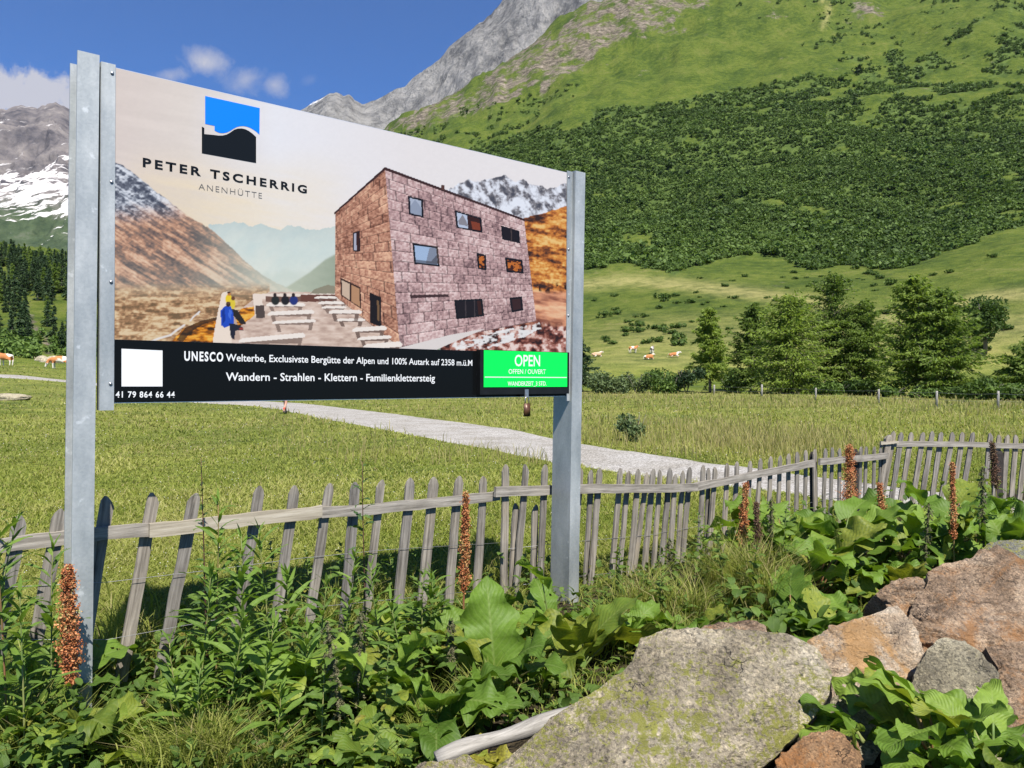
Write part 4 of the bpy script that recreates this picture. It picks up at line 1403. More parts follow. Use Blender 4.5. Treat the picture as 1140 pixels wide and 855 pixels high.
def boulder(name, outline, y_ref, py_ref, dy_up, thick, mat, seed, label, rough=0.035, facets=12, res=130, strata=0.0, group='boulders of the stone bank', sharp=1.0, dome=0.72):
    """stone whose visible outline was measured on the photograph; it gets its own depth, a tilt
    (dy_up metres farther away per 100 rows upwards) and a body behind and below the visible face"""
    o_ = np.array(outline, float)
    ys = y_ref + (py_ref - o_[:, 1]) / 100 * dy_up
    P = np.array([at(px, py, y) for (px, py), y in zip(o_, ys)])
    c = P.mean(0)
    ex = np.array([1.0, 0, 0])
    up = np.array([0, dy_up * 1.0, 0]) + np.array([0, 0, y_ref / FPX * 100])
    up /= np.linalg.norm(up)
    nf = np.cross(ex, up)                      # towards the viewer and up
    c = c - nf * (dome * thick * 0.30 + rough * 0.5)
    l2 = np.stack([(P - c) @ ex, (P - c) @ up], 1)
    an = np.arctan2(l2[:, 1], l2[:, 0])
    rad = np.hypot(l2[:, 0], l2[:, 1])
    k = np.argsort(an)
    an, rad = an[k], rad[k]
    # dense boundary: walk the polygon edges
    pts = l2[k]
    dense = []
    for i in range(len(pts)):
        a, b = pts[i], pts[(i + 1) % len(pts)]
        for t in np.linspace(0, 1, 24, endpoint=False):
            dense.append(a * (1 - t) + b * t)
    dense = np.array(dense)
    da, dr = np.arctan2(dense[:, 1], dense[:, 0]), np.hypot(dense[:, 0], dense[:, 1])
    kk = np.argsort(da)
    da, dr = da[kk], dr[kk]
    nu, nv = res * 2, res
    T = np.linspace(-np.pi, np.pi, nu, endpoint=False)
    R = np.interp(T, np.r_[da - 2 * np.pi, da, da + 2 * np.pi], np.r_[dr, dr, dr])
    R = (np.roll(R, 1) + 2 * R + np.roll(R, -1)) / 4 * 0.975
    PH = np.linspace(0, np.pi, nv)             # 0 front pole, pi back pole
    rs = np.random.default_rng(seed)
    TT, PP = np.meshgrid(T, PH, indexing='ij')
    sp = np.sin(PP)
    rfac = np.where(PP < np.pi / 2, sp ** 0.55, sp ** 0.6)
    Rm = np.repeat(R[:, None], nv, 1) * rfac
    lx, ly = Rm * np.cos(TT), Rm * np.sin(TT)
    Rmax = R.max()
    lz = np.where(PP < np.pi / 2, dome * thick * np.cos(PP), thick * np.cos(PP))
    # broken facets: the face is the lowest of several tilted planes, so that they meet in hard edges
    pl = np.full(lx.shape, 1e9)
    for f in range(facets):
        a_ = rs.uniform(0, 2 * np.pi)
        sl = rs.uniform(0.12, 0.85) * sharp
        off = rs.uniform(-0.10, 0.45)
        pl = np.minimum(pl, rs.uniform(0.10, 0.55) * thick + sl * (Rmax * rs.uniform(-0.35, 0.5) - (lx * math.cos(a_) + ly * math.sin(a_))) * 0.5)
    pl = np.maximum(pl, 0.015 * thick + 0.10 * np.maximum(lz, 0))
    fr_ = PP < np.pi / 2
    lz = np.where(fr_, np.minimum(lz, pl + 0.0 * lz), lz)
    wx = c[0] + lx
    q3 = (c + lx[..., None] * ex + ly[..., None] * up + lz[..., None] * nf)
    sc = 3.2 / max(Rmax, 0.15) * 0.35
    n1 = fbm(q3[..., 0] * sc * 2 + seed, q3[..., 1] * sc * 2, q3[..., 2] * sc * 2, oct=3, seed=seed)
    n2 = fbm(q3[..., 0] * 9, q3[..., 1] * 9, q3[..., 2] * 9, oct=5, seed=seed + 3, ridged=True)
    n3 = fbm(q3[..., 0] * 45, q3[..., 1] * 45, q3[..., 2] * 45, oct=3, seed=seed + 6)
    n4 = fbm(q3[..., 0] * 19 + 3, q3[..., 1] * 19, q3[..., 2] * 24, oct=4, seed=seed + 11, ridged=True)
    disp = rough * (1.0 * n1 * np.minimum(1, Rmax / 0.3) + 0.75 * n2 * 0.8 + 0.34 * n4 + 0.20 * n3)
    if strata:
        st_ = q3 @ np.array([0.25, -0.35, 0.9])
        disp = disp + strata * (np.abs(((st_ * 17 + 1.6 * n1) % 1.0) - 0.5) - 0.25) + strata * 1.6 * (fbm(st_ * 8, st_ * 0 + q3[..., 0] * 1.3, oct=3, seed=seed + 8))
    dirn = nf * np.cos(PP)[..., None] + (np.cos(TT)[..., None] * ex + np.sin(TT)[..., None] * up) * sp[..., None]
    edge = np.where(PP > 1.2, 0.35, 1.0) * np.clip(sp * 3, 0.0, 1)
    q3 = q3 + dirn * (disp * np.clip(edge, .3, 1))[..., None]
    V = q3.reshape(-1, 3) - c
    q = np.arange(nu * nv).reshape(nu, nv)
    q2 = np.concatenate([q, q[:1]], 0)
    F = np.stack([q2[:-1, :-1], q2[:-1, 1:], q2[1:, 1:], q2[1:, :-1]], -1).reshape(-1, 4)[:, ::-1]
    o = obj_np(name, V, F, mat)
    o.location = c
    if mat is not None:
        o.data.set_sharp_from_angle(angle=math.radians(38))
    return tag(o, label, 'boulder', group)


boulder('boulder', [(512, 868), (545, 838), (585, 812), (612, 790), (650, 770), (702, 738), (712, 708), (740, 698), (790, 697), (845, 699), (885, 702), (915, 716), (934, 742), (932, 768), (908, 800), (862, 838), (838, 850), (812, 862), (760, 885), (640, 905), (520, 900)],
        2.72, 780, 0.34, 0.42, R_LICHEN, 11, 'large flat boulder spotted with yellow-green lichen, biggest in the stone bank', 0.030, 7, 220, sharp=0.7)
boulder('boulder', [(900, 705), (925, 690), (955, 680), (985, 672), (1002, 668), (1018, 684), (1034, 706), (1042, 716), (1030, 738), (1012, 752), (990, 765), (960, 768), (936, 766), (934, 740), (915, 716)],
        3.15, 720, 0.46, 0.45, R_ORANGE, 12, 'pale orange boulder wedged between the lichen slab and the red brown rock', 0.024, 16, 170, 0.022, sharp=1.5)
boulder('boulder', [(1020, 690), (1024, 664), (1036, 640), (1036, 628), (1052, 618), (1085, 615), (1112, 612), (1150, 622), (1215, 640), (1220, 706), (1165, 716), (1120, 722), (1085, 727), (1050, 719), (1034, 708)],
        3.60, 665, 0.52, 0.55, R_RED, 13, 'red brown broken boulder with layered ledges at the right edge', 0.028, 18, 200, 0.045, sharp=1.6)
boulder('boulder', [(980, 657), (992, 650), (1012, 642), (1026, 645), (1030, 660), (1026, 684), (1014, 690), (1000, 672)],
        3.62, 668, 0.30, 0.30, R_RED, 33, 'small red brown block broken off the left end of the layered boulder', 0.022, 10, 100, 0.02, sharp=1.4)
boulder('boulder', [(1082, 618), (1094, 607), (1112, 599), (1140, 596), (1200, 598), (1240, 620), (1200, 640), (1140, 638), (1105, 630)],
        4.15, 615, 0.8, 0.35, R_YELLOW, 14, 'grey boulder with a bright yellow lichen patch, topmost at the right edge', 0.03, 6, 90)
boulder('boulder', [(1018, 778), (1022, 745), (1032, 722), (1052, 710), (1072, 715), (1092, 728), (1114, 744), (1124, 770), (1132, 800), (1138, 840), (1110, 850), (1060, 830), (1030, 800)],
        2.86, 770, 0.42, 0.30, R_GREY, 15, 'grey green pointed boulder behind the leafy plant in the lower right corner', 0.028, 14, 150, sharp=1.5)
boulder('boulder', [(925, 785), (932, 772), (950, 767), (972, 769), (988, 784), (994, 806), (985, 828), (955, 830), (928, 815)],
        2.82, 795, 0.45, 0.22, R_GREY, 16, 'small grey stone tucked under the pale orange boulder', 0.022, 7, 80)
boulder('boulder', [(850, 880), (866, 846), (886, 826), (905, 818), (935, 816), (956, 824), (966, 842), (978, 880), (960, 910), (900, 915), (860, 905)],
        2.45, 850, 0.40, 0.26, R_RUST, 17, 'rust orange stone at the bottom edge below the lichen slab', 0.028, 9, 100, 0.01)
boulder('boulder', [(1092, 722), (1120, 716), (1160, 712), (1230, 716), (1240, 800), (1160, 812), (1136, 800), (1126, 770), (1112, 742)],
        3.12, 750, 0.5, 0.30, R_RED, 18, 'brown stone half out of the frame below the red brown boulder', 0.035, 9, 90, 0.02)
boulder('boulder', [(768, 702), (785, 693), (803, 690), (832, 692), (852, 698), (860, 708), (820, 714), (775, 712)],
        3.35, 700, 0.7, 0.18, R_RED, 19, 'small reddish stone peeping out behind the lichen slab', 0.018, 5, 70)
boulder('boulder', [(1138, 830), (1150, 805), (1190, 790), (1240, 800), (1250, 900), (1180, 920), (1130, 890)],
        2.55, 850, 0.4, 0.3, R_GREY, 20, 'grey stone at the bottom right corner outside the leafy plant', 0.03, 7, 70)
boulder('boulder', [(440, 880), (470, 858), (520, 848), (560, 870), (560, 920), (480, 930), (430, 910)],
        2.75, 880, 0.4, 0.22, R_LICHEN, 27, 'low grey stone under the left end of the lichen slab', 0.02, 6, 70)

# grey log lying against the slab
mt, n = new_mat('bleached log')
oc = n.coord('Object')
gr = n.noise(50, 6, 0.7, n.vm('MULTIPLY', oc, (0.06, 1, 1)), 0.4)
c = n.ramp(gr, [(0.3, (0.11, 0.10, 0.09)), (0.5, (0.25, 0.235, 0.21)), (0.7, (0.38, 0.36, 0.33))])
n.out(n.bsdf(c, 0.85, 0, 0.25, n.bump(gr, 0.5, 0.008)))
M_LOG = mt
a, b = at(486, 846, 3.05), at(640, 792, 3.22)
g = Geo()
L_ = np.linalg.norm(b - a)
k = np.linspace(0, 1, 14)
g.tube(np.stack([k * L_, 0.010 * np.sin(k * 5), 0.006 * np.sin(k * 9)], 1), 0.032 + 0.004 * np.sin(k * 11), 14)
lg = g.obj('log', M_LOG)
ex = (b - a) / L_
ey = np.cross([0, 0, 1], ex)
ey /= np.linalg.norm(ey)
ez = np.cross(ex, ey)
lg.matrix_world = Matrix(((ex[0], ey[0], ez[0], a[0]), (ex[1], ey[1], ez[1], a[1]), (ex[2], ey[2], ez[2], a[2]), (0, 0, 0, 1)))
tag(lg, 'bleached grey log lying along the left side of the lichen slab', 'log')


def small_stone(loc, sx, sy, sz, mat, label, seed, cat='stone', group=None):
    nu, nv = 40, 22
    T, Ph = np.meshgrid(np.linspace(0, 2 * np.pi, nu, endpoint=False), np.linspace(0, np.pi, nv), indexing='ij')
    d_ = np.stack([np.sin(Ph) * np.cos(T), np.sin(Ph) * np.sin(T), np.cos(Ph)], -1)
    r = 1 + 0.25 * fbm(d_[..., 0] * 1.4 + seed, d_[..., 1] * 1.4, d_[..., 2] * 1.4, oct=3, seed=seed) + .12 * fbm(d_[..., 0] * 4 + seed, d_[..., 1] * 4, d_[..., 2] * 4, oct=3, seed=seed, ridged=True)
    V = (d_ * r[..., None] * np.array([sx, sy, sz])).reshape(-1, 3)
    q = np.arange(nu * nv).reshape(nu, nv)
    q2 = np.concatenate([q, q[:1]], 0)
    F = np.stack([q2[:-1, :-1], q2[:-1, 1:], q2[1:, 1:], q2[1:, :-1]], -1).reshape(-1, 4)
    o = obj_np('stone', V, F, mat)
    o.location = loc
    return tag(o, label, cat, group)


y = 42.0
x = (8 - CXP) / FPX * y
small_stone((x, y, gz_(x, y) + 0.12), 1.15, .6, 0.24, R_GREY, 'flat grey stone lying in the meadow left of the left post', 5)

# ------------------------------------------------------------------ leaf and plant builders
def leaf_mat(name, dark, mid, light, vein, vein_amt=0.5, nerves=11.0, trans=0.34, rough=0.55, bumpy=0.5):
    """attribute leaf = (across -1..1, along 0..1, random, age)"""
    mt, n = new_mat(name)
    at_ = n.n('ShaderNodeAttribute')
    at_.attribute_name = 'leaf'
    u, v, r = n.sep(at_.outputs['Color'])
    age = at_.outputs['Alpha']
    au = n.m('ABSOLUTE', u)
    c = n.ramp(r, [(0.0, dark), (0.5, mid), (1.0, light)])
    pos = n.geo('Position')
    mot = n.noise(55, 5, 0.65, pos)
    c = n.mix(0.6, c, n.ramp(mot, [(0.35, (0.72, 0.74, 0.7)), (0.55, (1, 1, 1)), (0.7, (1.18, 1.15, 1.0))]), 'MULTIPLY')
    # side nerves leave the midrib obliquely
    ph = n.m('SUBTRACT', n.m('MULTIPLY', v, nerves), n.m('MULTIPLY', au, nerves * 0.33))
    fr = n.m('ABSOLUTE', n.m('SUBTRACT', n.m('FRACT', ph), 0.5))
    nv = n.m('SUBTRACT', 1.0, n.m('MULTIPLY', fr, 7.0), clamp=True)
    mid_ = n.m('SUBTRACT', 1.0, n.m('MULTIPLY', au, 14.0), clamp=True)
    vn = n.m('MAXIMUM', mid_, n.m('MULTIPLY', nv, 0.45))
    c = n.mix(n.m('MULTIPLY', vn, vein_amt), c, vein)
    c = n.mix(n.m('MULTIPLY', age, n.ramp(mot, [(0.3, 1.0), (0.6, 0.6)])), c, n.mix(n.ramp(mot, [(0.45, 0.0), (0.6, 1.0)]), (0.34, 0.30, 0.04), (0.16, 0.075, 0.025)))
    nb = n.bump(n.m('ADD', n.m('MULTIPLY', fr, 1.0), n.m('MULTIPLY', mot, 0.6)), bumpy, 0.006)
    p = n.bsdf(c, rough, 0, 0.28, nb)
    tr = n.n('ShaderNodeBsdfTranslucent')
    n.set(tr.inputs[0], n.mix(1, c, (1.5, 1.55, 0.6), 'MULTIPLY'))
    ms = n.n('ShaderNodeMixShader')
    ms.inputs[0].default_value = trans
    n.t.links.new(p, ms.inputs[1])
    n.t.links.new(tr.outputs[0], ms.inputs[2])
    n.out(ms.outputs[0])
    return mt


M_DOCK = leaf_mat('dock leaf', (0.066, 0.125, 0.015), (0.115, 0.200, 0.024), (0.19, 0.28, 0.042), (0.24, 0.30, 0.10), 0.42, 12)
M_WILLOW = leaf_mat('willowherb leaf', (0.060, 0.120, 0.018), (0.115, 0.200, 0.028), (0.185, 0.285, 0.048), (0.20, 0.27, 0.09), 0.5, 18, 0.32, 0.5)
M_NETTLE = leaf_mat('nettle leaf', (0.050, 0.095, 0.016), (0.090, 0.155, 0.026), (0.150, 0.225, 0.045), (0.17, 0.23, 0.07), 0.4, 9, 0.32, 0.55)
M_THISTLE = leaf_mat('thistle leaf', (0.018, 0.04, 0.014), (0.040, 0.085, 0.024), (0.085, 0.15, 0.035), (0.13, 0.18, 0.08), 0.4, 8, 0.2, 0.5)
M_GRASS = leaf_mat('grass blade', (0.055, 0.105, 0.018), (0.100, 0.165, 0.028), (0.19, 0.235, 0.06), (0.2, 0.2, 0.1), 0.05, 3, 0.3, 0.55, 0.0)


def stem_mat(name, a, b):
    mt, n = new_mat(name)
    v = n.noise(14, 4, 0.6, n.vm('MULTIPLY', n.geo('Position'), (1, 1, 0.4)))
    n.out(n.bsdf(n.mix(n.ramp(v, [(0.35, 0.0), (0.65, 1.0)]), a, b), 0.6, 0, 0.3))
    return mt


M_STEM = stem_mat('green stem', (0.10, 0.16, 0.04), (0.20, 0.20, 0.07))
M_REDSTEM = stem_mat('reddish stem', (0.20, 0.075, 0.04), (0.15, 0.15, 0.05))
M_DARKSTEM = stem_mat('dark red stem', (0.055, 0.022, 0.015), (0.10, 0.05, 0.03))
mt, n = new_mat('dock seed')
at_ = n.n('ShaderNodeAttribute')
at_.attribute_name = 'leaf'
u, v, r = n.sep(at_.outputs['Color'])
c = n.ramp(r, [(0.0, (0.15, 0.045, 0.018)), (0.35, (0.34, 0.105, 0.038)), (0.65, (0.46, 0.20, 0.075)), (0.88, (0.42, 0.27, 0.11)), (1.0, (0.24, 0.24, 0.08))])
p = n.bsdf(c, 0.6, 0, 0.3)
n.out(p)
M_SEED = mt
mt, n = new_mat('dark seed')
at_ = n.n('ShaderNodeAttribute')
at_.attribute_name = 'leaf'
u, v, r = n.sep(at_.outputs['Color'])
n.out(n.bsdf(n.ramp(r, [(0.0, (0.045, 0.022, 0.015)), (0.5, (0.105, 0.05, 0.032)), (1.0, (0.16, 0.12, 0.06))]), 0.7, 0, 0.3))
M_SEEDDARK = mt
mt, n = new_mat('nettle tassel')
at_ = n.n('ShaderNodeAttribute')
at_.attribute_name = 'leaf'
u, v, r = n.sep(at_.outputs['Color'])
n.out(n.bsdf(n.ramp(r, [(0.0, (0.07, 0.075, 0.03)), (0.6, (0.16, 0.15, 0.075)), (1.0, (0.24, 0.21, 0.13))]), 0.7, 0, 0.3))
M_TASSEL = mt


def rotz(a):
    c, s = math.cos(a), math.sin(a)
    return np.array([[c, -s, 0], [s, c, 0], [0, 0, 1.0]])


def rotx(a):
    c, s = math.cos(a), math.sin(a)
    return np.array([[1, 0, 0], [0, c, -s], [0, s, c.real]])


def leaf(g, base, az, el, Ln, Wd, kind='dock', curl=0.6, fold=0.25, wavy=0.0, roll=0.0, rnd=0.5, age=0.0, nu=4, nv=10, rs=RNG, holes=0):
    """a leaf blade: grows from base in direction az (from +Y towards -X), elevation el, bending down by curl"""
    v = np.linspace(0, 1, nv)
    u = np.linspace(-1, 1, 2 * nu + 1)
    if kind == 'dock':
        w = np.sin(np.pi * np.clip(v, 0, 1) ** 0.62) ** 0.62
        w[0] = 0.34
        w[-1] = 0.05
    elif kind == 'lance':
        w = np.sin(np.pi * v ** 0.72) ** 0.9
        w[0] = 0.08
        w[-1] = 0.02
    elif kind == 'nettle':
        w = np.sin(np.pi * v ** 0.55) ** 0.85
        w = w * (1 - 0.16 * (np.arange(nv) % 2))
        w[0] = 0.12
        w[-1] = 0.02
    elif kind == 'thistle':
        w = np.sin(np.pi * v ** 0.65) ** 0.7 * (1 - 0.55 * (np.arange(nv) % 2))
        w[0] = 0.15
        w[-1] = 0.02
    else:                                          # round
        w = np.sqrt(np.clip(1 - (2 * v - 1) ** 2, 0, 1))
        w[0] = 0.12
        w[-1] = 0.08
    a = el - curl * v ** 1.3
    dy, dz = np.cos(a), np.sin(a)
    y = np.r_[0, np.cumsum((dy[1:] + dy[:-1]) / 2)] / (nv - 1) * Ln
    z = np.r_[0, np.cumsum((dz[1:] + dz[:-1]) / 2)] / (nv - 1) * Ln
    ph1, ph2 = rs.uniform(0, 6.28, 2)
    U, Vv = np.meshgrid(u, v)
    X = U * (w[:, None] * Wd / 2)
    off = fold * np.abs(X) + wavy * Ln * np.sin(Vv * rs.uniform(13, 19) + np.where(U > 0, ph1, ph2)) * np.abs(U) ** 1.6 * 0.5
    off = off + wavy * .6 * Ln * np.sin(Vv * 5 + ph1) * U
    off = off - wavy * 0.35 * Ln * (np.cos(Vv * 34 + ph2)) * (np.abs(U) > .3) * 0.25
    X = X * (1 + wavy * 0.9 * np.sin(Vv * 21 + ph2) * np.abs(U))
    if kind == 'dock':                             # heart-shaped base
        back = np.clip(1 - Vv / 0.16, 0, 1) * np.abs(U) ** 1.5 * 0.16 * Ln
    else:
        back = 0
    ny, nz = -dz, dy
    Y = y[:, None] + ny[:, None] * off - back * dy[:, None]
    Zz = z[:, None] + nz[:, None] * off - back * dz[:, None]
    P = np.stack([X, Y, Zz], -1).reshape(-1, 3)
    if roll:
        ax = np.array([0, math.cos(el), math.sin(el)])
        cr_, sr_ = math.cos(roll), math.sin(roll)
        P = P * cr_ + np.cross(ax, P) * sr_ + np.outer(P @ ax, ax) * (1 - cr_)
    P = P @ rotz(az).T + np.asarray(base)
    m_ = 2 * nu + 1
    q = np.arange(nv * m_).reshape(nv, m_)
    F = np.stack([q[:-1, :-1], q[:-1, 1:], q[1:, 1:], q[1:, :-1]], -1).reshape(-1, 4)
    if holes:
        keep = np.ones(len(F), bool)
        inner = np.where((np.arange(len(F)) % (m_ - 1) > 0) & (np.arange(len(F)) % (m_ - 1) < m_ - 2))[0]
        keep[rs.choice(inner, min(holes, len(inner)), replace=False)] = False
        F = F[keep]
    A_ = np.stack([U.ravel(), Vv.ravel(), np.full(U.size, rnd), np.full(U.size, age)], 1)
    g.add(P, F, A_)
    return P.reshape(nv, m_, 3)


def seed_head(g, base, top, r0, dens=1.0, size=0.006, rs=RNG, taper=0.35):
    """a dense spike of small flat seeds in short side branches"""
    base, top = np.asarray(base, float), np.asarray(top, float)
    ax = top - base
    Lh = np.linalg.norm(ax)
    nb = int(Lh / 0.009 * dens * 1.6)
    C, N_, Rn = [], [], []
    gap = rs.uniform(0, 1, 7)
    for i in range(nb):
        t = rs.uniform(0, 1)
        lump = 0.72 + 0.28 * math.sin(t * 37 + gap[0] * 6) * math.sin(t * 17 + gap[1] * 6)
        rr_ = r0 * (1 - (1 - taper) * t ** 1.6) * lump * min(1, (t + 0.04) * 9)
        a_ = rs.uniform(0, 2 * np.pi)
        tip = base + ax * t + np.array([math.cos(a_), math.sin(a_), 0.9]) * rr_ * rs.uniform(0.5, 1.05)
        root_ = base + ax * t
        m_ = 10
        s_ = rs.uniform(0.15, 1, m_)
        C.append(root_ + (tip - root_) * s_[:, None] + rs.normal(0, size * 1.3, (m_, 3)))
        hue = np.clip(rs.normal(0.5 + 0.12 * math.sin(t * 9 + gap[2] * 5), 0.2), 0, 1)
        Rn.append(np.clip(hue + rs.normal(0, 0.14, m_), 0, 1))
    C = np.concatenate(C)
    Rn = np.concatenate(Rn)
    n_ = len(C)
    d1 = rs.normal(0, 1, (n_, 3))
    d1 /= np.linalg.norm(d1, axis=1)[:, None]
    d2 = np.cross(d1, rs.normal(0, 1, (n_, 3)))
    d2 /= np.linalg.norm(d2, axis=1)[:, None] + 1e-9
    s_ = size * rs.uniform(0.7, 1.3, (n_, 1))
    V = np.stack([C - d1 * s_, C - d2 * s_ * 0.8, C + d1 * s_, C + d2 * s_ * 0.8], 1).reshape(-1, 3)
    q = np.arange(n_ * 4).reshape(n_, 4)
    A_ = np.zeros((n_ * 4, 4))
    A_[:, 2] = np.repeat(Rn, 4)
    g.add(V, q, A_)


def zbase(px, y):
    x = (px - CXP) / FPX * y
    return np.array([x, y, gz_(x, y) - 0.01])


def dock(px, y, label, nl=8, Ls=(0.30, 0.42), pet=(0.10, 0.30), spike=None, seed=0, az0=None, age=0.0, wfac=0.62, tilt=(0.55, 1.15), name='dock_plant', cat='dock plant', group='broad-leaved dock plants', base=None, seedmat=None, extra=()):
    """broad-leaved dock: long-stalked big leaves and, with spike=(top row, head length m, radius), a seed stalk"""
    rs = np.random.default_rng(1000 + seed)
    b = zbase(px, y) if base is None else np.asarray(base, float)
    root = empty(name, b)
    tag(root, label, cat, group)
    gl, gp = Geo(), Geo()
    for i in range(nl):
        az = (rs.uniform(0, 2 * np.pi) if az0 is None else rs.normal(az0, 0.9)) if i >= len(extra) else extra[i][0]
        if i < len(extra):
            az, pl, pe, Ln, e0, cu = extra[i]
        else:
            pl = rs.uniform(*pet)
            pe = rs.uniform(*tilt) + 0.2
            Ln = rs.uniform(*Ls)
            e0 = pe - rs.uniform(0.25, 0.8)
            cu = rs.uniform(0.3, 1.1)
        dirh = np.array([-math.sin(az), math.cos(az), 0])
        k = np.linspace(0, 1, 6)
        P = np.array([dirh * pl * math.cos(pe) * t * (0.7 + 0.3 * t) + np.array([0, 0, pl * math.sin(pe) * t * (1.15 - 0.15 * t)]) for t in k])
        P = P + rs.normal(0, 0.012, 3) * np.array([1, 1, 0])
        gp.tube(P, np.linspace(0.007, 0.004, 6), 6)
        leaf(gl, P[-1], az, e0, Ln, Ln * wfac * rs.uniform(0.85, 1.15), 'dock', cu, rs.uniform(0.05, 0.35), rs.uniform(0.09, 0.20), rs.normal(0, 0.35), np.clip(rs.normal(0.5, 0.30), 0, 1), max(age * rs.uniform(0.3, 1), rs.uniform(0.2, 0.6) if rs.random() < 0.14 else 0), 6, 18, rs, holes=int(rs.integers(1, 9)) if rs.random() < 0.6 else 0)
    gl.obj('leaves', M_DOCK, root)
    gp.obj('stalks', M_REDSTEM if rs.random() < 0.5 else M_STEM, root)
    if spike:
        pyt, hl, rad = spike[:3]
        h = EYE + (HZ - pyt) / FPX * y - b[2]
        lean = rs.normal(0, 0.05, 2)
        P = np.array([(lean[0] * t * h, lean[1] * t * h, t * h) for t in np.linspace(0, 1, 9)])
        gs_ = Geo()
        gs_.tube(P, np.linspace(0.008, 0.003, 9), 7)
        st = gs_.obj('seed_stalk', M_REDSTEM, root)
        gh_ = Geo()
        seed_head(gh_, P[-1] * (1 - hl / h), P[-1], rad, dens=spike[3] if len(spike) > 3 else 2.2, size=0.0052, rs=rs)
        gh_.obj('seed_head', seedmat or M_SEED, st)
        gu = Geo()
        for t in np.linspace(0.1, 1 - hl / h, 5):
            leaf(gu, P[-1] * t, rs.uniform(0, 6.28), rs.uniform(0.2, 0.8), rs.uniform(.10, .2), .05, 'lance', 0.8, 0.2, 0.08, 0, rs.uniform(.3, .9), 0.2 * rs.random(), 2, 9, rs)
        gu.obj('stem_leaves', M_DOCK, st)
    return root


def herb(px, y, pytop, label, kind='lance', Lf=(0.09, 0.15), asp=0.16, n_leaf=38, lean=(0, 0), seed=0, mat=None, stem=None, name='willowherb', cat='willowherb', group='willowherb stems', tassel=False, start=0.12, drop=0.9, up=0.9):
    rs = np.random.default_rng(3000 + seed)
    b = zbase(px, y)
    root = empty(name, b)
    tag(root, label, cat, group)
    h = EYE + (HZ - pytop) / FPX * y - b[2]
    bend = rs.normal(0, 0.02, 2)
    T = np.linspace(0, 1, 12)
    P = np.stack([lean[0] * T ** 1.5 * h + bend[0] * np.sin(T * 5) * .5, lean[1] * T ** 1.5 * h + bend[1] * np.sin(T * 4) * .5, T * h], 1)
    gs_ = Geo()
    gs_.tube(P, np.linspace(0.0058, 0.002, 12), 6)
    gs_.obj('stem', stem or M_STEM, root)
    gl, gt = Geo(), Geo()
    az = rs.uniform(0, 6.28)
    for i in range(n_leaf):
        t = start + (1 - start) * (i / (n_leaf - 1)) ** 0.9
        p = np.array([np.interp(t, T, P[:, c]) for c in range(3)])
        if kind == 'lance':
            az += 2.4 + rs.normal(0, 0.2)
        else:
            az += math.pi if i % 2 else math.pi / 2 + rs.normal(0, .2)
        sz = rs.uniform(*Lf) * (1 - 0.62 * t ** 4) * (0.75 + 0.25 * min(1, t * 3))
        el_ = up * (0.35 + 0.75 * t) + rs.normal(0, 0.18)
        leaf(gl, p, az, el_ if kind == 'lance' else rs.normal(0.15 + 0.4 * t, 0.2), sz, sz * asp * rs.uniform(.85, 1.15), kind, rs.uniform(0.5, 1.3) * drop, 0.25, 0.02 if kind == 'lance' else 0.05, rs.normal(0, 0.3), np.clip(rs.normal(0.42 + 0.25 * t, 0.2), 0, 1), 0, 2, 9 if kind == 'lance' else 11, rs)
        if tassel and t > 0.35:
            for s_ in (-1, 1):
                a_ = az + s_ * 0.7
                q_ = p + np.array([-math.sin(a_) * .03, math.cos(a_) * .03, -0.012])
                seed_head(gt, p, q_ + np.array([0, 0, -rs.uniform(.02, .05)]), 0.006, 2.5, 0.0024, rs)
    if kind == 'lance' and not tassel:
        leaf(gl, P[-1], rs.uniform(0, 6), 1.3, Lf[0] * .5, Lf[0] * .1, 'lance', .2, .2, 0, 0, .8, 0, 1, 6, rs)
    gl.obj('leaves', mat or M_WILLOW, root)
    if tassel:
        gt.obj('tassels', M_TASSEL, root)
    return root
# ------------------------------------------------------------------ plants in front of the fence
TOV = math.pi            # azimuth that points towards the viewer
G_D = 'broad-leaved dock plants'
# with rusty seed spikes
dock(80, 3.62, 'dock with a thick rust red seed spike beside the left post', 9, (0.26, 0.36), (0.08, 0.22), (630, 0.56, 0.082, 9.0), 1, None, 0.25)
dock(515, 4.85, 'dock with a slim rust brown seed spike under the middle of the board', 8, (0.22, 0.34), (0.10, 0.28), (549, 0.62, 0.058, 5.5), 2)
dock(822, 6.15, 'dock with a slender red brown seed spike, left one of the pair amid long grass', 6, (0.2, 0.3), (0.08, 0.22), (540, 0.52, 0.072, 5.0), 3)
dock(846, 6.0, 'dock with a dark red brown seed spike, right one of the pair amid long grass', 6, (0.2, 0.3), (0.08, 0.22), (560, 0.48, 0.066, 4.5), 4, seedmat=M_SEEDDARK)
dock(946, 7.15, 'dock with the widest rusty seed spike in front of the dark fence post', 9, (0.28, 0.40), (0.15, 0.42), (497, 0.66, 0.125, 8.0), 5)
dock(986, 7.0, 'dock with a short pinkish red seed spike where the fence turns', 8, (0.28, 0.38), (0.12, 0.36), (540, 0.36, 0.075, 6.0), 6)
dock(1063, 6.3, 'dock with a thin orange seed spike in front of the far right fence run', 8, (0.26, 0.38), (0.12, 0.35), (515, 0.62, 0.045, 4.0), 7)
dock(1115, 7.4, 'dock with a dark brown seed spike near the right edge', 9, (0.34, 0.46), (0.30, 0.55), (494, 0.44, 0.075, 6.0), 8, seedmat=M_SEEDDARK)
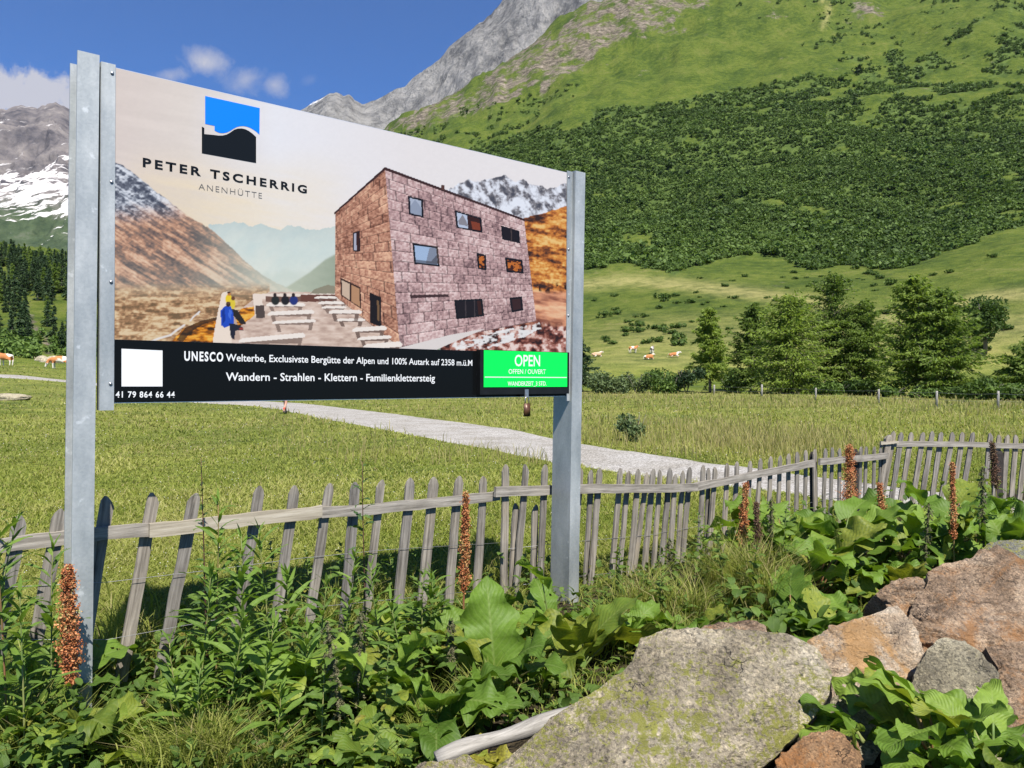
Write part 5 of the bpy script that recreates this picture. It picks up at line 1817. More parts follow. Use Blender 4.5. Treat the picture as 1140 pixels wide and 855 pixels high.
# leaf rosettes:  extra = (azimuth, stalk length, stalk elevation, leaf length, leaf elevation, curl)
dock(318, 3.95, 'dock with one very large flat shiny leaf below the long leaning picket', 7, (0.24, 0.34), (0.10, 0.25), None, 11, None, 0.0, 0.72,
     extra=((-2.2, 0.36, 1.25, 0.52, 0.45, 0.8), (1.2, 0.32, 1.2, 0.46, 0.35, 0.8), (-2.9, .24, 1.1, .40, .5, .8)))
dock(555, 4.2, 'dock with a tall upright light green leaf left of the right post', 8, (0.28, 0.38), (0.10, 0.28), None, 12, None, 0.0, 0.58,
     extra=((0.5, 0.14, 1.35, 0.52, 1.35, 0.25), (TOV + .6, 0.25, 1.1, 0.38, 0.9, 0.9), (1.8, .3, 1.2, .34, .6, .8)))
dock(612, 5.0, 'dock with a round leaf reaching up beside the foot of the right post', 6, (0.24, 0.32), (0.08, 0.20), None, 13, None, 0.0, 0.70,
     extra=((2.2, 0.42, 1.4, 0.28, 0.9, 0.6), (TOV - .5, 0.2, 1.0, .36, .5, 1.0)))
dock(648, 4.55, 'dock with brownish blotched leaves against the left side of the lichen slab', 9, (0.30, 0.40), (0.10, 0.26), None, 14, None, 0.55, 0.66)
dock(130, 3.55, 'dock with yellowing chewed leaves at the foot of the left post', 8, (0.24, 0.34), (0.04, 0.14), None, 15, None, 0.5, 0.80)
dock(30, 3.45, 'dock with dull speckled leaves in the lower left corner', 8, (0.28, 0.38), (0.08, 0.24), None, 16, None, 0.3, 0.75)
dock(205, 3.6, 'dock between the left post and the second picket right of it', 6, (0.18, 0.26), (0.04, 0.12), None, 17, None, 0.15, 0.7)
dock(440, 4.0, 'dock with upright leaves below the dark thistle stalk', 9, (0.26, 0.36), (0.10, 0.30), None, 18, None, 0.0, 0.6)
dock(475, 4.55, 'dock behind the nettles under the middle of the board', 8, (0.24, 0.34), (0.12, 0.32), None, 19, None, 0.05, 0.62)
dock(540, 3.55, 'withered yellow dock lying beside the grey log', 9, (0.16, 0.24), (0.03, 0.10), None, 20, None, 1.0, 0.8, tilt=(0.1, 0.5))
dock(420, 3.45, 'low dock at the bottom edge below the nettles', 8, (0.22, 0.30), (0.05, 0.15), None, 21, None, 0.2, 0.7)
for i, (px, y, nl, ls, pt, lab) in enumerate((
        (878, 6.55, 11, (0.34, 0.46), (0.30, 0.58), 'tall dock with broad sunlit leaves right of the paired seed spikes'),
        (905, 5.75, 11, (0.32, 0.44), (0.22, 0.50), 'big pale leaved dock in the middle of the right-hand thicket'),
        (878, 5.05, 9, (0.26, 0.36), (0.10, 0.30), 'dock hanging its leaves behind the small reddish stone'),
        (935, 6.6, 11, (0.34, 0.46), (0.30, 0.56), 'dock with raised dark leaves left of the widest seed spike'),
        (965, 5.9, 10, (0.28, 0.40), (0.18, 0.42), 'dock behind the pale orange boulder'),
        (925, 4.75, 8, (0.24, 0.34), (0.10, 0.26), 'low dock at the upper rim of the pale orange boulder'),
        (1010, 6.6, 11, (0.30, 0.44), (0.22, 0.50), 'dense dock below the short pinkish seed spike'),
        (770, 5.0, 8, (0.20, 0.30), (0.08, 0.20), 'small dock behind the right half of the lichen slab'),
        (700, 4.9, 8, (0.20, 0.30), (0.06, 0.18), 'small dock behind the left top corner of the lichen slab'),
        (1000, 5.6, 9, (0.26, 0.36), (0.12, 0.32), 'dock leaning over the top of the red brown boulder'),
        (1050, 7.2, 12, (0.36, 0.48), (0.38, 0.66), 'dark high dock shading the far right pickets'),
        (1085, 6.7, 11, (0.34, 0.46), (0.34, 0.60), 'dock with big shaded leaves right of the thin orange seed spike'),
        (1130, 6.3, 11, (0.32, 0.46), (0.30, 0.55), 'dock with large leaves cut by the right edge'),
        (1100, 5.5, 9, (0.26, 0.36), (0.10, 0.28), 'dock just behind the yellow lichen boulder'))):
    dock(px, y, lab, nl, ls, pt, None, 30 + i, None, 0.08 if i % 3 == 0 else 0.0, 0.72)
for i, (px, y, nl, ls, lab) in enumerate((
        (60, 3.9, 9, (0.28, 0.40), 'dock behind the thick rust red seed spike, against the left post'),
        (265, 4.05, 8, (0.26, 0.36), 'dock half hidden among the willowherb under the newer rail'),
        (490, 3.75, 9, (0.26, 0.36), 'dock left of the end of the grey log'))):
    dock(px, y, lab, nl, ls, (0.10, 0.30), None, 80 + i, None, 0.06 if i % 2 else 0.0, 0.7)
# the leafy plant among the stones, lower right
p0 = at(1045, 835, 2.62)
dock(0, 0, 'bright green leafy plant growing between the stones in the lower right corner', 26, (0.17, 0.25), (0.06, 0.26), None, 60, None, 0.0, 0.66, (0.3, 1.2), base=(p0[0], p0[1], p0[2] - 0.10), group='leafy plants between the stones')
p0 = at(955, 815, 2.68)
dock(0, 0, 'small leafy plant with one light leaf beside the small grey stone', 6, (0.14, 0.20), (0.03, 0.12), None, 61, 1.2, 0.0, 0.6, (0.3, 0.9), base=(p0[0], p0[1], p0[2] - 0.03), group='leafy plants between the stones')
p0 = at(1105, 835, 2.55)
dock(0, 0, 'leafy plant cut by the bottom right corner', 16, (0.17, 0.24), (0.05, 0.20), None, 62, None, 0.0, 0.66, (0.3, 1.2), base=(p0[0], p0[1], p0[2] - 0.12), group='leafy plants between the stones')

# willowherb, left half
for i, (px, y, pt, nl, lab) in enumerate((
        (8, 3.5, 548, 34, 'willowherb with long leaves at the left edge level with the fence rail'),
        (-22, 3.4, 575, 34, 'willowherb reaching in from outside the left edge'),
        (28, 3.4, 660, 30, 'low willowherb in front of the leftmost picket'),
        (243, 3.9, 560, 44, 'tallest willowherb, in front of the second picket right of the left post'),
        (222, 3.75, 640, 38, 'willowherb leaning towards the left post'),
        (272, 3.85, 600, 40, 'willowherb in front of the fence joint with the newer rail'),
        (300, 4.1, 590, 36, 'willowherb under the newer pale rail'),
        (255, 3.55, 690, 34, 'bushy willowherb above the grass tuft at the bottom'),
        (200, 3.6, 715, 28, 'short willowherb left of the grass tuft'),
        (325, 4.2, 640, 30, 'willowherb left of the long leaning picket'),
        (385, 4.4, 615, 30, 'willowherb right of the long leaning picket'),
        (52, 3.75, 610, 34, 'willowherb just left of the thick rust red seed spike'),
        (-8, 3.9, 600, 34, 'willowherb at the left edge against the fence'),
        (215, 3.5, 745, 26, 'low willowherb behind the grass tuft'),
        (292, 3.6, 695, 32, 'leafy willowherb above the bottom edge left of the nettles'),
        (335, 3.7, 700, 30, 'willowherb in front of the very large flat dock leaf'),
        (352, 4.05, 650, 30, 'willowherb right beside the long leaning picket'),
        (420, 4.25, 630, 30, 'willowherb behind the dark red stalked thistle'),
        (452, 4.0, 668, 28, 'willowherb in front of the grey green thistle'),
        (312, 3.45, 770, 24, 'low willowherb at the bottom edge under the big dock leaf'),
        (486, 4.6, 640, 26, 'willowherb left of the slim rust brown seed spike'))):
    herb(px, y, pt, lab, 'lance', (0.16, 0.27), 0.155, nl, (RNG.normal(0, .06), RNG.normal(0, .05)), i, M_WILLOW, M_REDSTEM if i in (0, 3) else M_STEM)
for i, (px, dy, pt, lab) in enumerate(((262, 0.4, 610, 'weed behind the fence below the newer rail'),
        (308, 0.45, 600, 'tall weed behind the fence left of the long leaning picket'), (348, 0.4, 612, 'weed behind the fence near the long leaning picket'),
        (378, 0.5, 606, 'weed behind the fence left of the dark red stalked thistle'), (440, 0.45, 604, 'weed behind the fence right of the dark red stalked thistle'),
        (470, 0.5, 600, 'weed behind the fence left of the slim seed spike'), (498, 0.5, 606, 'weed behind the fence beside the slim seed spike'),
        (415, 0.6, 612, 'low weed behind the fence under the middle of the board'))):
    herb(px, fpt(px)[0][1] + dy, pt, lab, 'nettle', (0.07, 0.12), 0.5, 28, (RNG.normal(0, .08), RNG.normal(0, .05)), 90 + i, M_NETTLE, M_STEM, 'weed', 'weed', 'weeds behind the fence')
# thistles with dark stalks
herb(405, 4.45, 514, 'dark red stalked thistle standing in front of the fence', 'thistle', (0.07, 0.15), 0.34, 34, (0, 0), 40, M_THISTLE, M_DARKSTEM, 'thistle', 'thistle', 'thistles by the fence')
herb(231, 4.3, 510, 'dark thistle behind the tallest willowherb', 'thistle', (0.05, 0.10), 0.4, 40, (-.03, 0), 41, M_THISTLE, M_DARKSTEM, 'thistle', 'thistle', 'thistles by the fence')
herb(470, 4.5, 640, 'grey green thistle below the board among the docks', 'thistle', (0.12, 0.22), 0.4, 22, (0, 0), 42, M_NETTLE, M_STEM, 'thistle', 'thistle', 'thistles by the fence')
# nettles
for i, (px, y, pt, nl, lab) in enumerate((
        (378, 3.55, 690, 26, 'seeding nettle with brown tassels at the bottom, front one of the pair'),
        (398, 3.75, 680, 26, 'seeding nettle with brown tassels, rear one of the pair'),
        (360, 3.5, 745, 22, 'nettle left of the tasselled pair at the bottom edge'),
        (430, 3.6, 720, 22, 'nettle right of the tasselled pair at the bottom edge'),
        (505, 4.1, 690, 24, 'nettle at the foot of the slim rust brown seed spike'),
        (690, 5.8, 610, 24, 'nettle just right of the right post'),
        (722, 5.6, 640, 24, 'nettle behind the top of the lichen slab'),
        (748, 6.0, 600, 24, 'tall nettle against the middle fence run'),
        (795, 5.3, 655, 22, 'low nettle beside the small reddish stone'),
        (765, 5.2, 665, 20, 'low nettle above the lichen slab'),
        (1030, 6.1, 560, 26, 'nettle left of the thin orange seed spike'),
        (1095, 6.2, 520, 28, 'tall nettle right of the thin orange seed spike'),
        (782, 5.85, 572, 28, 'nettle left of the paired seed spikes'),
        (806, 5.6, 592, 28, 'bushy nettle below the left one of the paired seed spikes'),
        (838, 5.4, 606, 28, 'nettle below the right one of the paired seed spikes'),
        (858, 6.1, 556, 28, 'tall nettle between the paired seed spikes and the broad docks'),
        (735, 5.3, 640, 24, 'nettle above the middle of the lichen slab'),
        (870, 5.9, 560, 26, 'thin nettle in front of the broad sunlit dock leaves'))):
    herb(px, y, pt, lab, 'nettle', (0.08, 0.13), 0.52, nl, (RNG.normal(0, .04), RNG.normal(0, .03)), 60 + i, M_NETTLE, M_STEM, 'nettle', 'nettle', 'stinging nettles', tassel=i in (0, 1, 4, 7, 10, 11, 15))


# ---- grass and low leaves nobody could count
def blades(X_, Y_, Zb, Ht, Wd, rnd, dryv, bend, rs=RNG):
    n_ = len(X_)
    az = rs.uniform(0, 2 * np.pi, n_)
    bd = bend * Ht * rs.uniform(0.2, 1.0, n_)
    bx_, by_ = np.cos(az) * bd, np.sin(az) * bd
    wa = rs.uniform(0, 2 * np.pi, n_)
    wx, wy = np.cos(wa) * Wd / 2, np.sin(wa) * Wd / 2
    B0 = np.stack([X_, Y_, Zb], 1)
    wv = np.stack([wx, wy, np.zeros(n_)], 1)
    mid = B0 + np.stack([bx_ * 0.3, by_ * 0.3, Ht * 0.58], 1)
    tip = B0 + np.stack([bx_, by_, Ht * (1 - 0.25 * np.minimum(bend, 1.5) * rs.uniform(0, 1, n_))], 1)
    V = np.stack([B0 - wv, B0 + wv, mid + wv * 0.8, mid - wv * 0.8, tip], 1).reshape(-1, 3)
    i = np.arange(n_) * 5
    F = np.concatenate([np.stack([i, i + 1, i + 2], 1), np.stack([i, i + 2, i + 3], 1), np.stack([i + 3, i + 2, i + 4], 1)])
    A_ = np.zeros((n_ * 5, 4))
    A_[:, 1] = np.tile([0, 0, 0.6, 0.6, 1.0], n_)
    A_[:, 2] = np.repeat(rnd, 5)
    A_[:, 3] = np.repeat(dryv, 5)
    return V, F, A_


mt, n = new_mat('meadow grass')
at_ = n.n('ShaderNodeAttribute')
at_.attribute_name = 'leaf'
u, v, r = n.sep(at_.outputs['Color'])
c = n.ramp(r, [(0.0, (0.135, 0.175, 0.026)), (0.4, (0.215, 0.250, 0.044)), (0.75, (0.31, 0.325, 0.080)), (1.0, (0.40, 0.38, 0.14))])
c = n.mix(at_.outputs['Alpha'], c, n.mix(v, (0.26, 0.225, 0.09), (0.40, 0.33, 0.17)))
p = n.bsdf(c, 0.65, 0, 0.25)
tr = n.n('ShaderNodeBsdfTranslucent')
n.set(tr.inputs[0], n.mix(1, c, (1.3, 1.35, 0.7), 'MULTIPLY'))
ms = n.n('ShaderNodeMixShader')
ms.inputs[0].default_value = 0.45
n.t.links.new(p, ms.inputs[1])
n.t.links.new(tr.outputs[0], ms.inputs[2])
n.out(ms.outputs[0])
M_MGRASS = mt


def on_path(X_, Y_):
    return inpoly(X_, Y_, PATHPOLY) | inpoly(X_, Y_, PATHPOLY2)


def side(X_, Y_):
    """distance in front of the fence line (viewer's side positive)"""
    s1 = (X_ - FA[0]) * FN[0] + (Y_ - FA[1]) * FN[1]
    n3 = np.array([F3D[1], -F3D[0]])
    s3 = (X_ - F3A[0]) * n3[0] + (Y_ - F3A[1]) * n3[1]
    return np.where(X_ > F3A[0], np.maximum(s3, s1), s1)


# mown-looking meadow sward
N_ = 330000
py = 433 + (700 - 433) * RNG.random(N_) ** 0.85
px = RNG.uniform(-120, 1290, N_)
y = 1.74 * FPX / (py - HZ)
x = (px - CXP) / FPX * y
ok = (side(x, y) < -0.05) & ~on_path(x, y) & (y > 3.5)
x, y, px, py = x[ok], y[ok], px[ok], py[ok]
tone = fbm(x / 1.3, y / 1.9, oct=4, seed=401)
dryp = fbm(x / 5, y / 9, oct=3, seed=402)
hgt = (0.055 + 0.05 * np.clip(tone + 0.3, 0, 1)) * RNG.uniform(0.6, 1.5, len(x)) * (1 + 0.6 * sstep(10, 40, y))
wd_ = np.maximum(0.005, 1.1 * y / FPX) * RNG.uniform(0.6, 1.3, len(x))
rnd = np.clip(0.5 + 0.34 * tone + 0.38 * fbm(x / 4.5, y / 8, oct=3, seed=409) + RNG.normal(0, 0.18, len(x)), 0, 1)
dr_ = np.clip((RNG.random(len(x)) < (0.10 + 0.22 * sstep(0.0, 0.45, dryp) + 0.10 * sstep(15, 35, y))) * RNG.uniform(0.4, 1, len(x)), 0, 1)
parts = [blades(x, y, ground(x, y) - 0.01, hgt, wd_, rnd, dr_, 1.7)]
# tall straw-coloured grasses beyond the path and along the far wire fence
N2 = 60000
py = 433 + (520 - 433) * RNG.random(N2)
px = RNG.uniform(300, 1290, N2)
y = 1.74 * FPX / (py - HZ)
x = (px - CXP) / FPX * y
cl_ = fbm(x / 3.2, y / 5.0, oct=3, seed=403)
belt = np.exp(-((py - 487 + (px - 700) * -0.03) / 15) ** 2) * sstep(600, 650, px) * sstep(1010, 900, px) + 0.9 * np.exp(-((py - 442 - (px - 650) * 0.024) / 6) ** 2) * (px > 520) + 0.10
ok = (RNG.random(N2) < belt * (0.35 + 0.9 * sstep(-0.2, 0.3, cl_))) & ~on_path(x, y) & (side(x, y) < -1)
x, y = x[ok], y[ok]
parts.append(blades(x, y, ground(x, y) - .01, RNG.uniform(0.16, 0.46, len(x)), np.maximum(0.006, 0.95 * y / FPX), RNG.uniform(0.3, 1, len(x)), np.clip(RNG.normal(0.62, 0.3, len(x)), 0, 1), 0.5))
V, F, A_ = [np.concatenate([(p_[k] if k != 1 else p_[k] + sum(len(q_[0]) for q_ in parts[:i])) for i, p_ in enumerate(parts)]) for k in range(3)]
tag(obj_np('meadow_grass', V, F, M_MGRASS, attr=A_), 'short green and straw coloured grass of the meadow behind the fence', 'grass', kind='stuff')

# white clover heads
N3 = 2600
py = 445 + (660 - 445) * RNG.random(N3)
px = RNG.uniform(-60, 1250, N3)
y = 1.74 * FPX / (py - HZ)
x = (px - CXP) / FPX * y
ok = (side(x, y) < -0.1) & ~on_path(x, y) & (fbm(x / 2, y / 3, oct=2, seed=410) > -0.05)
x, y = x[ok], y[ok]
z = ground(x, y) + RNG.uniform(0.06, 0.13, len(x))
s_ = np.maximum(0.008, 0.8 * y / FPX) * RNG.uniform(0.6, 1.2, len(x)) / 1.6
C = np.stack([x, y, z], 1)
oct_ = np.array([(1, 0, 0), (0, 1, 0), (-1, 0, 0), (0, -1, 0), (0, 0, 0.9), (0, 0, -0.6)], float)
V = (C[:, None] + oct_[None] * s_[:, None, None]).reshape(-1, 3)
i = np.arange(len(x)) * 6
F = np.concatenate([np.stack([i + a, i + b, i + c_], 1) for a, b, c_ in ((0, 1, 4), (1, 2, 4), (2, 3, 4), (3, 0, 4), (1, 0, 5), (2, 1, 5), (3, 2, 5), (0, 3, 5))])
M_CLOVER = flat('clover flower', (0.62, 0.60, 0.54), 0.8, 0.2)
tag(obj_np('clover_flowers', V, F, M_CLOVER), 'tiny white clover flowers dotted over the meadow', 'flowers', kind='stuff')

# rank grass and low leaves along the fence foot and among the docks
N4 = 26000
px = RNG.uniform(-150, 1260, N4)
t_ = RNG.random(N4)
fp = np.array([fpt(p_)[0] for p_ in np.linspace(-150, 1260, 200)])
fy_ = np.interp(px, np.linspace(-150, 1260, 200), np.minimum(fp[:, 1], 9.6))
y = fy_ + 0.5 - t_ * (fy_ + 0.5 - np.maximum(3.2, 3.4 + 0 * px))
x = (px - CXP) / FPX * y
cl_ = fbm(x / 0.35, y / 0.35, oct=3, seed=421)
ok = (cl_ > -0.12) & ~((px > 500) & (y < 3.75)) & ~((px > 900) & (y < 4.4)) & ~((px > 640) & (y < 4.0))
x, y, px, cl_ = x[ok], y[ok], px[ok], cl_[ok]
ht = (0.13 + 0.22 * np.clip(cl_ + .2, 0, 1)) * RNG.uniform(0.5, 1.4, len(x)) * np.where(((px > 610) & (px < 800)) | ((px > 95) & (px < 190)), 0.5, 1.0) * np.where(side(x, y) < 0, 0.9, 1.0)
g0 = blades(x, y, ground(x, y) - 0.02, ht, RNG.uniform(0.004, 0.009, len(x)), np.clip(RNG.normal(0.4, .2, len(x)), 0, 1), (RNG.random(len(x)) < 0.07) * 0.8, 1.3)
# two fuller tufts
ex_ = []
for (tx, ty, nn_, h0, rad) in ((232, 3.42, 700, 0.36, 0.22), (170, 3.4, 250, 0.28, 0.15), (835, 5.75, 900, 0.62, 0.28), (800, 5.9, 350, 0.5, 0.2), (20, 3.5, 350, 0.4, 0.25), (540, 4.0, 260, 0.3, 0.15), (470, 3.7, 260, 0.3, 0.2), (110, 4.6, 500, 0.3, .5), (300, 3.4, 300, .28, .2), (715, 5.5, 450, .42, .3), (770, 5.3, 400, .42, .25), (680, 5.0, 320, .32, .3), (745, 4.9, 300, .3, .3), (860, 5.4, 380, .55, .22)):
    c0 = zbase(tx, ty)
    a_ = RNG.uniform(0, 6.28, nn_)
    r_ = np.abs(RNG.normal(0, rad / 2, nn_))
    bxx, byy = c0[0] + np.cos(a_) * r_, c0[1] + np.sin(a_) * r_
    ex_.append(blades(bxx, byy, ground(bxx, byy) - 0.02, h0 * RNG.uniform(0.45, 1.15, nn_), RNG.uniform(0.004, 0.008, nn_), np.clip(RNG.normal(0.5, .22, nn_), 0, 1), (RNG.random(nn_) < (0.18 if tx > 700 else 0.06)) * 0.9, 1.0))
nb_ = 5200
pb = RNG.uniform(120, 640, nb_)
fyb = np.interp(pb, np.linspace(-150, 1260, 200), fp[:, 1])
yb = fyb + 0.10 + np.abs(RNG.normal(0, 0.55, nb_))
xb = (pb - CXP) / FPX * yb
clb = fbm(xb / 0.4, yb / 0.4, oct=3, seed=441)
kb = clb > -0.1
xb, yb, clb = xb[kb], yb[kb], clb[kb]
ex_.append(blades(xb, yb, ground(xb, yb) - .02, RNG.uniform(0.14, 0.42, len(xb)) * (0.6 + clb), RNG.uniform(0.006, 0.013, len(xb)), np.clip(RNG.normal(0.45, .2, len(xb)), 0, 1), (RNG.random(len(xb)) < 0.12) * .8, 0.9))
parts = [g0] + ex_
V, F, A_ = [np.concatenate([(p_[k] if k != 1 else p_[k] + sum(len(q_[0]) for q_ in parts[:i])) for i, p_ in enumerate(parts)]) for k in range(3)]
tag(obj_np('verge_grass', V, F, M_MGRASS, attr=A_), 'long rank grass along the foot of the picket fence', 'grass', kind='stuff')

# low leaves: one small leaf mesh repeated many times
gp_ = Geo()
leaf(gp_, (0, 0, 0), 0.0, 0.55, 1.0, 0.62, 'round', 0.9, 0.25, 0.03, 0, 0.5, 0, 1, 5)
v0, f0, a0 = gp_.arrays()
N5 = 9800
px = RNG.uniform(-150, 1260, N5)
t_ = RNG.random(N5)
fy_ = np.interp(px, np.linspace(-150, 1260, 200), np.minimum(fp[:, 1], 9.6))
y = fy_ + 0.35 - t_ * (fy_ + 0.35 - 3.2)
x = (px - CXP) / FPX * y
ok = ~((px > 500) & (y < 3.7)) & ~((px > 900) & (y < 4.5)) & ~((px > 640) & (y < 4.0))
x, y, px = x[ok], y[ok], px[ok]
n_ = len(x)
cl_ = fbm(x / 0.5, y / 0.5, oct=3, seed=431)
hh = RNG.random(n_) ** 1.3 * (0.14 + 0.26 * sstep(-0.3, 0.4, cl_)) * np.where(((px > 610) & (px < 810)) | ((px > 95) & (px < 190)), 0.45, 1.0)
sz = RNG.uniform(0.035, 0.085, n_) * (1 + 0.4 * (px > 810))
az = RNG.uniform(0, 2 * np.pi, n_)
ca, sa = np.cos(az), np.sin(az)
tl = RNG.normal(0, 0.45, n_)
vx, vy, vz = v0[:, 0], v0[:, 1], v0[:, 2]
vy2 = vy[None] * np.cos(tl)[:, None] - vz[None] * np.sin(tl)[:, None]
vz2 = vy[None] * np.sin(tl)[:, None] + vz[None] * np.cos(tl)[:, None]
wxx = (vx[None] * ca[:, None] - vy2 * sa[:, None]) * sz[:, None] + x[:, None]
wyy = (vx[None] * sa[:, None] + vy2 * ca[:, None]) * sz[:, None] + y[:, None]
wzz = vz2 * sz[:, None] + (ground(x, y) + hh)[:, None]
V = np.stack([wxx, wyy, wzz], -1).reshape(-1, 3)
F = (f0[None] + (np.arange(n_) * len(v0))[:, None, None]).reshape(-1, 3)
A_ = np.tile(a0, (n_, 1))
A_[:, 2] = np.repeat(np.clip(RNG.normal(0.42, 0.22, n_), 0, 1), len(v0))
A_[:, 3] = np.repeat((RNG.random(n_) < 0.03) * 0.8, len(v0))
tag(obj_np('undergrowth', V, F, M_NETTLE, attr=A_), 'low leafy weeds covering the ground between fence and stones', 'weeds', kind='stuff')
# ------------------------------------------------------------------ trees and shrubs
def foliage_mat(name, stops, trans=0.25):
    mt, n = new_mat(name)
    at_ = n.n('ShaderNodeAttribute')
    at_.attribute_name = 'leaf'
    u, v, r = n.sep(at_.outputs['Color'])
    c = n.ramp(r, stops)
    ri = n.n('ShaderNodeObjectInfo').outputs['Random']
    c = n.mix(1, c, n.ramp(ri, [(0.0, (0.88, 0.9, 0.85)), (1.0, (1.15, 1.12, 1.05))]), 'MULTIPLY')
    p = n.bsdf(c, 0.65, 0, 0.25)
    tr = n.n('ShaderNodeBsdfTranslucent')
    n.set(tr.inputs[0], n.mix(1, c, (1.35, 1.4, 0.7), 'MULTIPLY'))
    ms = n.n('ShaderNodeMixShader')
    ms.inputs[0].default_value = trans
    n.t.links.new(p, ms.inputs[1])
    n.t.links.new(tr.outputs[0], ms.inputs[2])
    n.out(ms.outputs[0])
    return mt


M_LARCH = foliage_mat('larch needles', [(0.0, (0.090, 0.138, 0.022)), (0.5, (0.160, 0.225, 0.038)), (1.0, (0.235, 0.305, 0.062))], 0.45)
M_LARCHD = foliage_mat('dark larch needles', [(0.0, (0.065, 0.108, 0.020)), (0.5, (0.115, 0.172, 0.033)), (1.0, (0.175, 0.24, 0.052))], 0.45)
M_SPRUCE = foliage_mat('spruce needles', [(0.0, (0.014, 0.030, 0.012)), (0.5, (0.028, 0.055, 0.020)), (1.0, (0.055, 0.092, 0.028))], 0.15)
M_SHRUB = foliage_mat('shrub leaves', [(0.0, (0.034, 0.064, 0.013)), (0.5, (0.064, 0.108, 0.021)), (1.0, (0.112, 0.172, 0.038))], 0.3)
M_WILLOWS = foliage_mat('grey willow leaves', [(0.0, (0.055, 0.085, 0.035)), (0.5, (0.10, 0.14, 0.055)), (1.0, (0.17, 0.21, 0.095))], 0.2)
M_LIGHTB = foliage_mat('light green shrub leaves', [(0.0, (0.05, 0.09, 0.02)), (0.5, (0.09, 0.15, 0.03)), (1.0, (0.15, 0.22, 0.05))], 0.25)
M_BARK = stem_mat('bark', (0.09, 0.075, 0.06), (0.19, 0.165, 0.14))


def quads(C, d1, d2, rnd):
    V = np.stack([C - d1, C - d2 * 0.8, C + d1, C + d2 * 0.8], 1).reshape(-1, 3)
    n_ = len(C)
    A_ = np.zeros((n_ * 4, 4))
    A_[:, 2] = np.repeat(rnd, 4)
    return V, np.arange(n_ * 4).reshape(n_, 4), A_


def conifer_mesh(h, rad, nbr, ntuft, seed, tuft=0.16, droop=0.25, low=0.10, power=0.85, lumps=0.25, lean=0.0, wild=0.16):
    """crown of needle tufts carried on drooping branches, plus branch wood"""
    rs = np.random.default_rng(seed)
    gc_, gw_ = Geo(), Geo()
    T = np.linspace(0, 1, 10)
    trunk = np.stack([lean * T ** 1.5 * h, 0.02 * h * np.sin(T * 4 + seed), T * h], 1)
    gw_.tube(trunk, np.linspace(max(0.018 * h, 0.05), 0.012, 10), 7)
    C, D1, D2, Rn = [], [], [], []
    for i in range(nbr):
        t = low + (1 - low) * rs.random() ** 0.92
        a_ = rs.uniform(0, 2 * np.pi)
        Lb = rad * ((1 - t) ** power * (1.0 if t > low + .12 else 0.75) + 0.035) * rs.uniform(1 - lumps - .25, 1 + lumps)
        p0_ = np.array([np.interp(t, T, trunk[:, c]) for c in range(3)])
        el_ = rs.normal(0.18 + 0.5 * t, wild)
        k = np.linspace(0, 1, 6)
        hd = np.array([math.cos(a_), math.sin(a_), 0])
        P = p0_ + hd * (k * Lb * math.cos(el_))[:, None] + np.array([0, 0, 1.0]) * (k * Lb * math.sin(el_) - droop * Lb * k ** 2)[:, None]
        if Lb > 0.25 * rad:
            gw_.tube(P, np.linspace(0.012 * h * 0.35, 0.006, 6), 4, cap=False)
        m_ = max(4, int(ntuft * (Lb / rad + 0.12)))
        s_ = rs.random(m_) ** 0.75
        Q = np.stack([np.interp(s_, k, P[:, c]) for c in range(3)], 1)
        side_ = np.array([-hd[1], hd[0], 0])
        sp = rs.normal(0, 1, m_) * Lb * 0.17 * (1.1 - 0.6 * s_)
        Q = Q + side_ * sp[:, None] + rs.normal(0, tuft * 0.35, (m_, 3)) - np.array([0, 0, 1.0]) * np.abs(rs.normal(0, tuft * 0.5, m_))[:, None]
        dr1 = hd * rs.uniform(0.4, 1.0, m_)[:, None] + side_ * (np.sign(sp) * rs.uniform(0, .9, m_))[:, None] + np.array([0, 0, 1.0]) * rs.normal(-0.25, 0.4, m_)[:, None]
        dr1 /= np.linalg.norm(dr1, axis=1)[:, None]
        dr2 = np.cross(dr1, rs.normal(0, 1, (m_, 3)))
        dr2 /= np.linalg.norm(dr2, axis=1)[:, None] + 1e-9
        sz = tuft * rs.uniform(0.6, 1.4, m_)
        C.append(Q)
        D1.append(dr1 * sz[:, None])
        D2.append(dr2 * sz[:, None] * 0.42)
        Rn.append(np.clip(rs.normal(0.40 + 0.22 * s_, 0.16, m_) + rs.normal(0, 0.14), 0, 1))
    V, F, A_ = quads(*[np.concatenate(a) for a in (C, D1, D2, Rn)])
    gc_.add(V, F, A_)
    return gc_.arrays(), gw_.arrays()


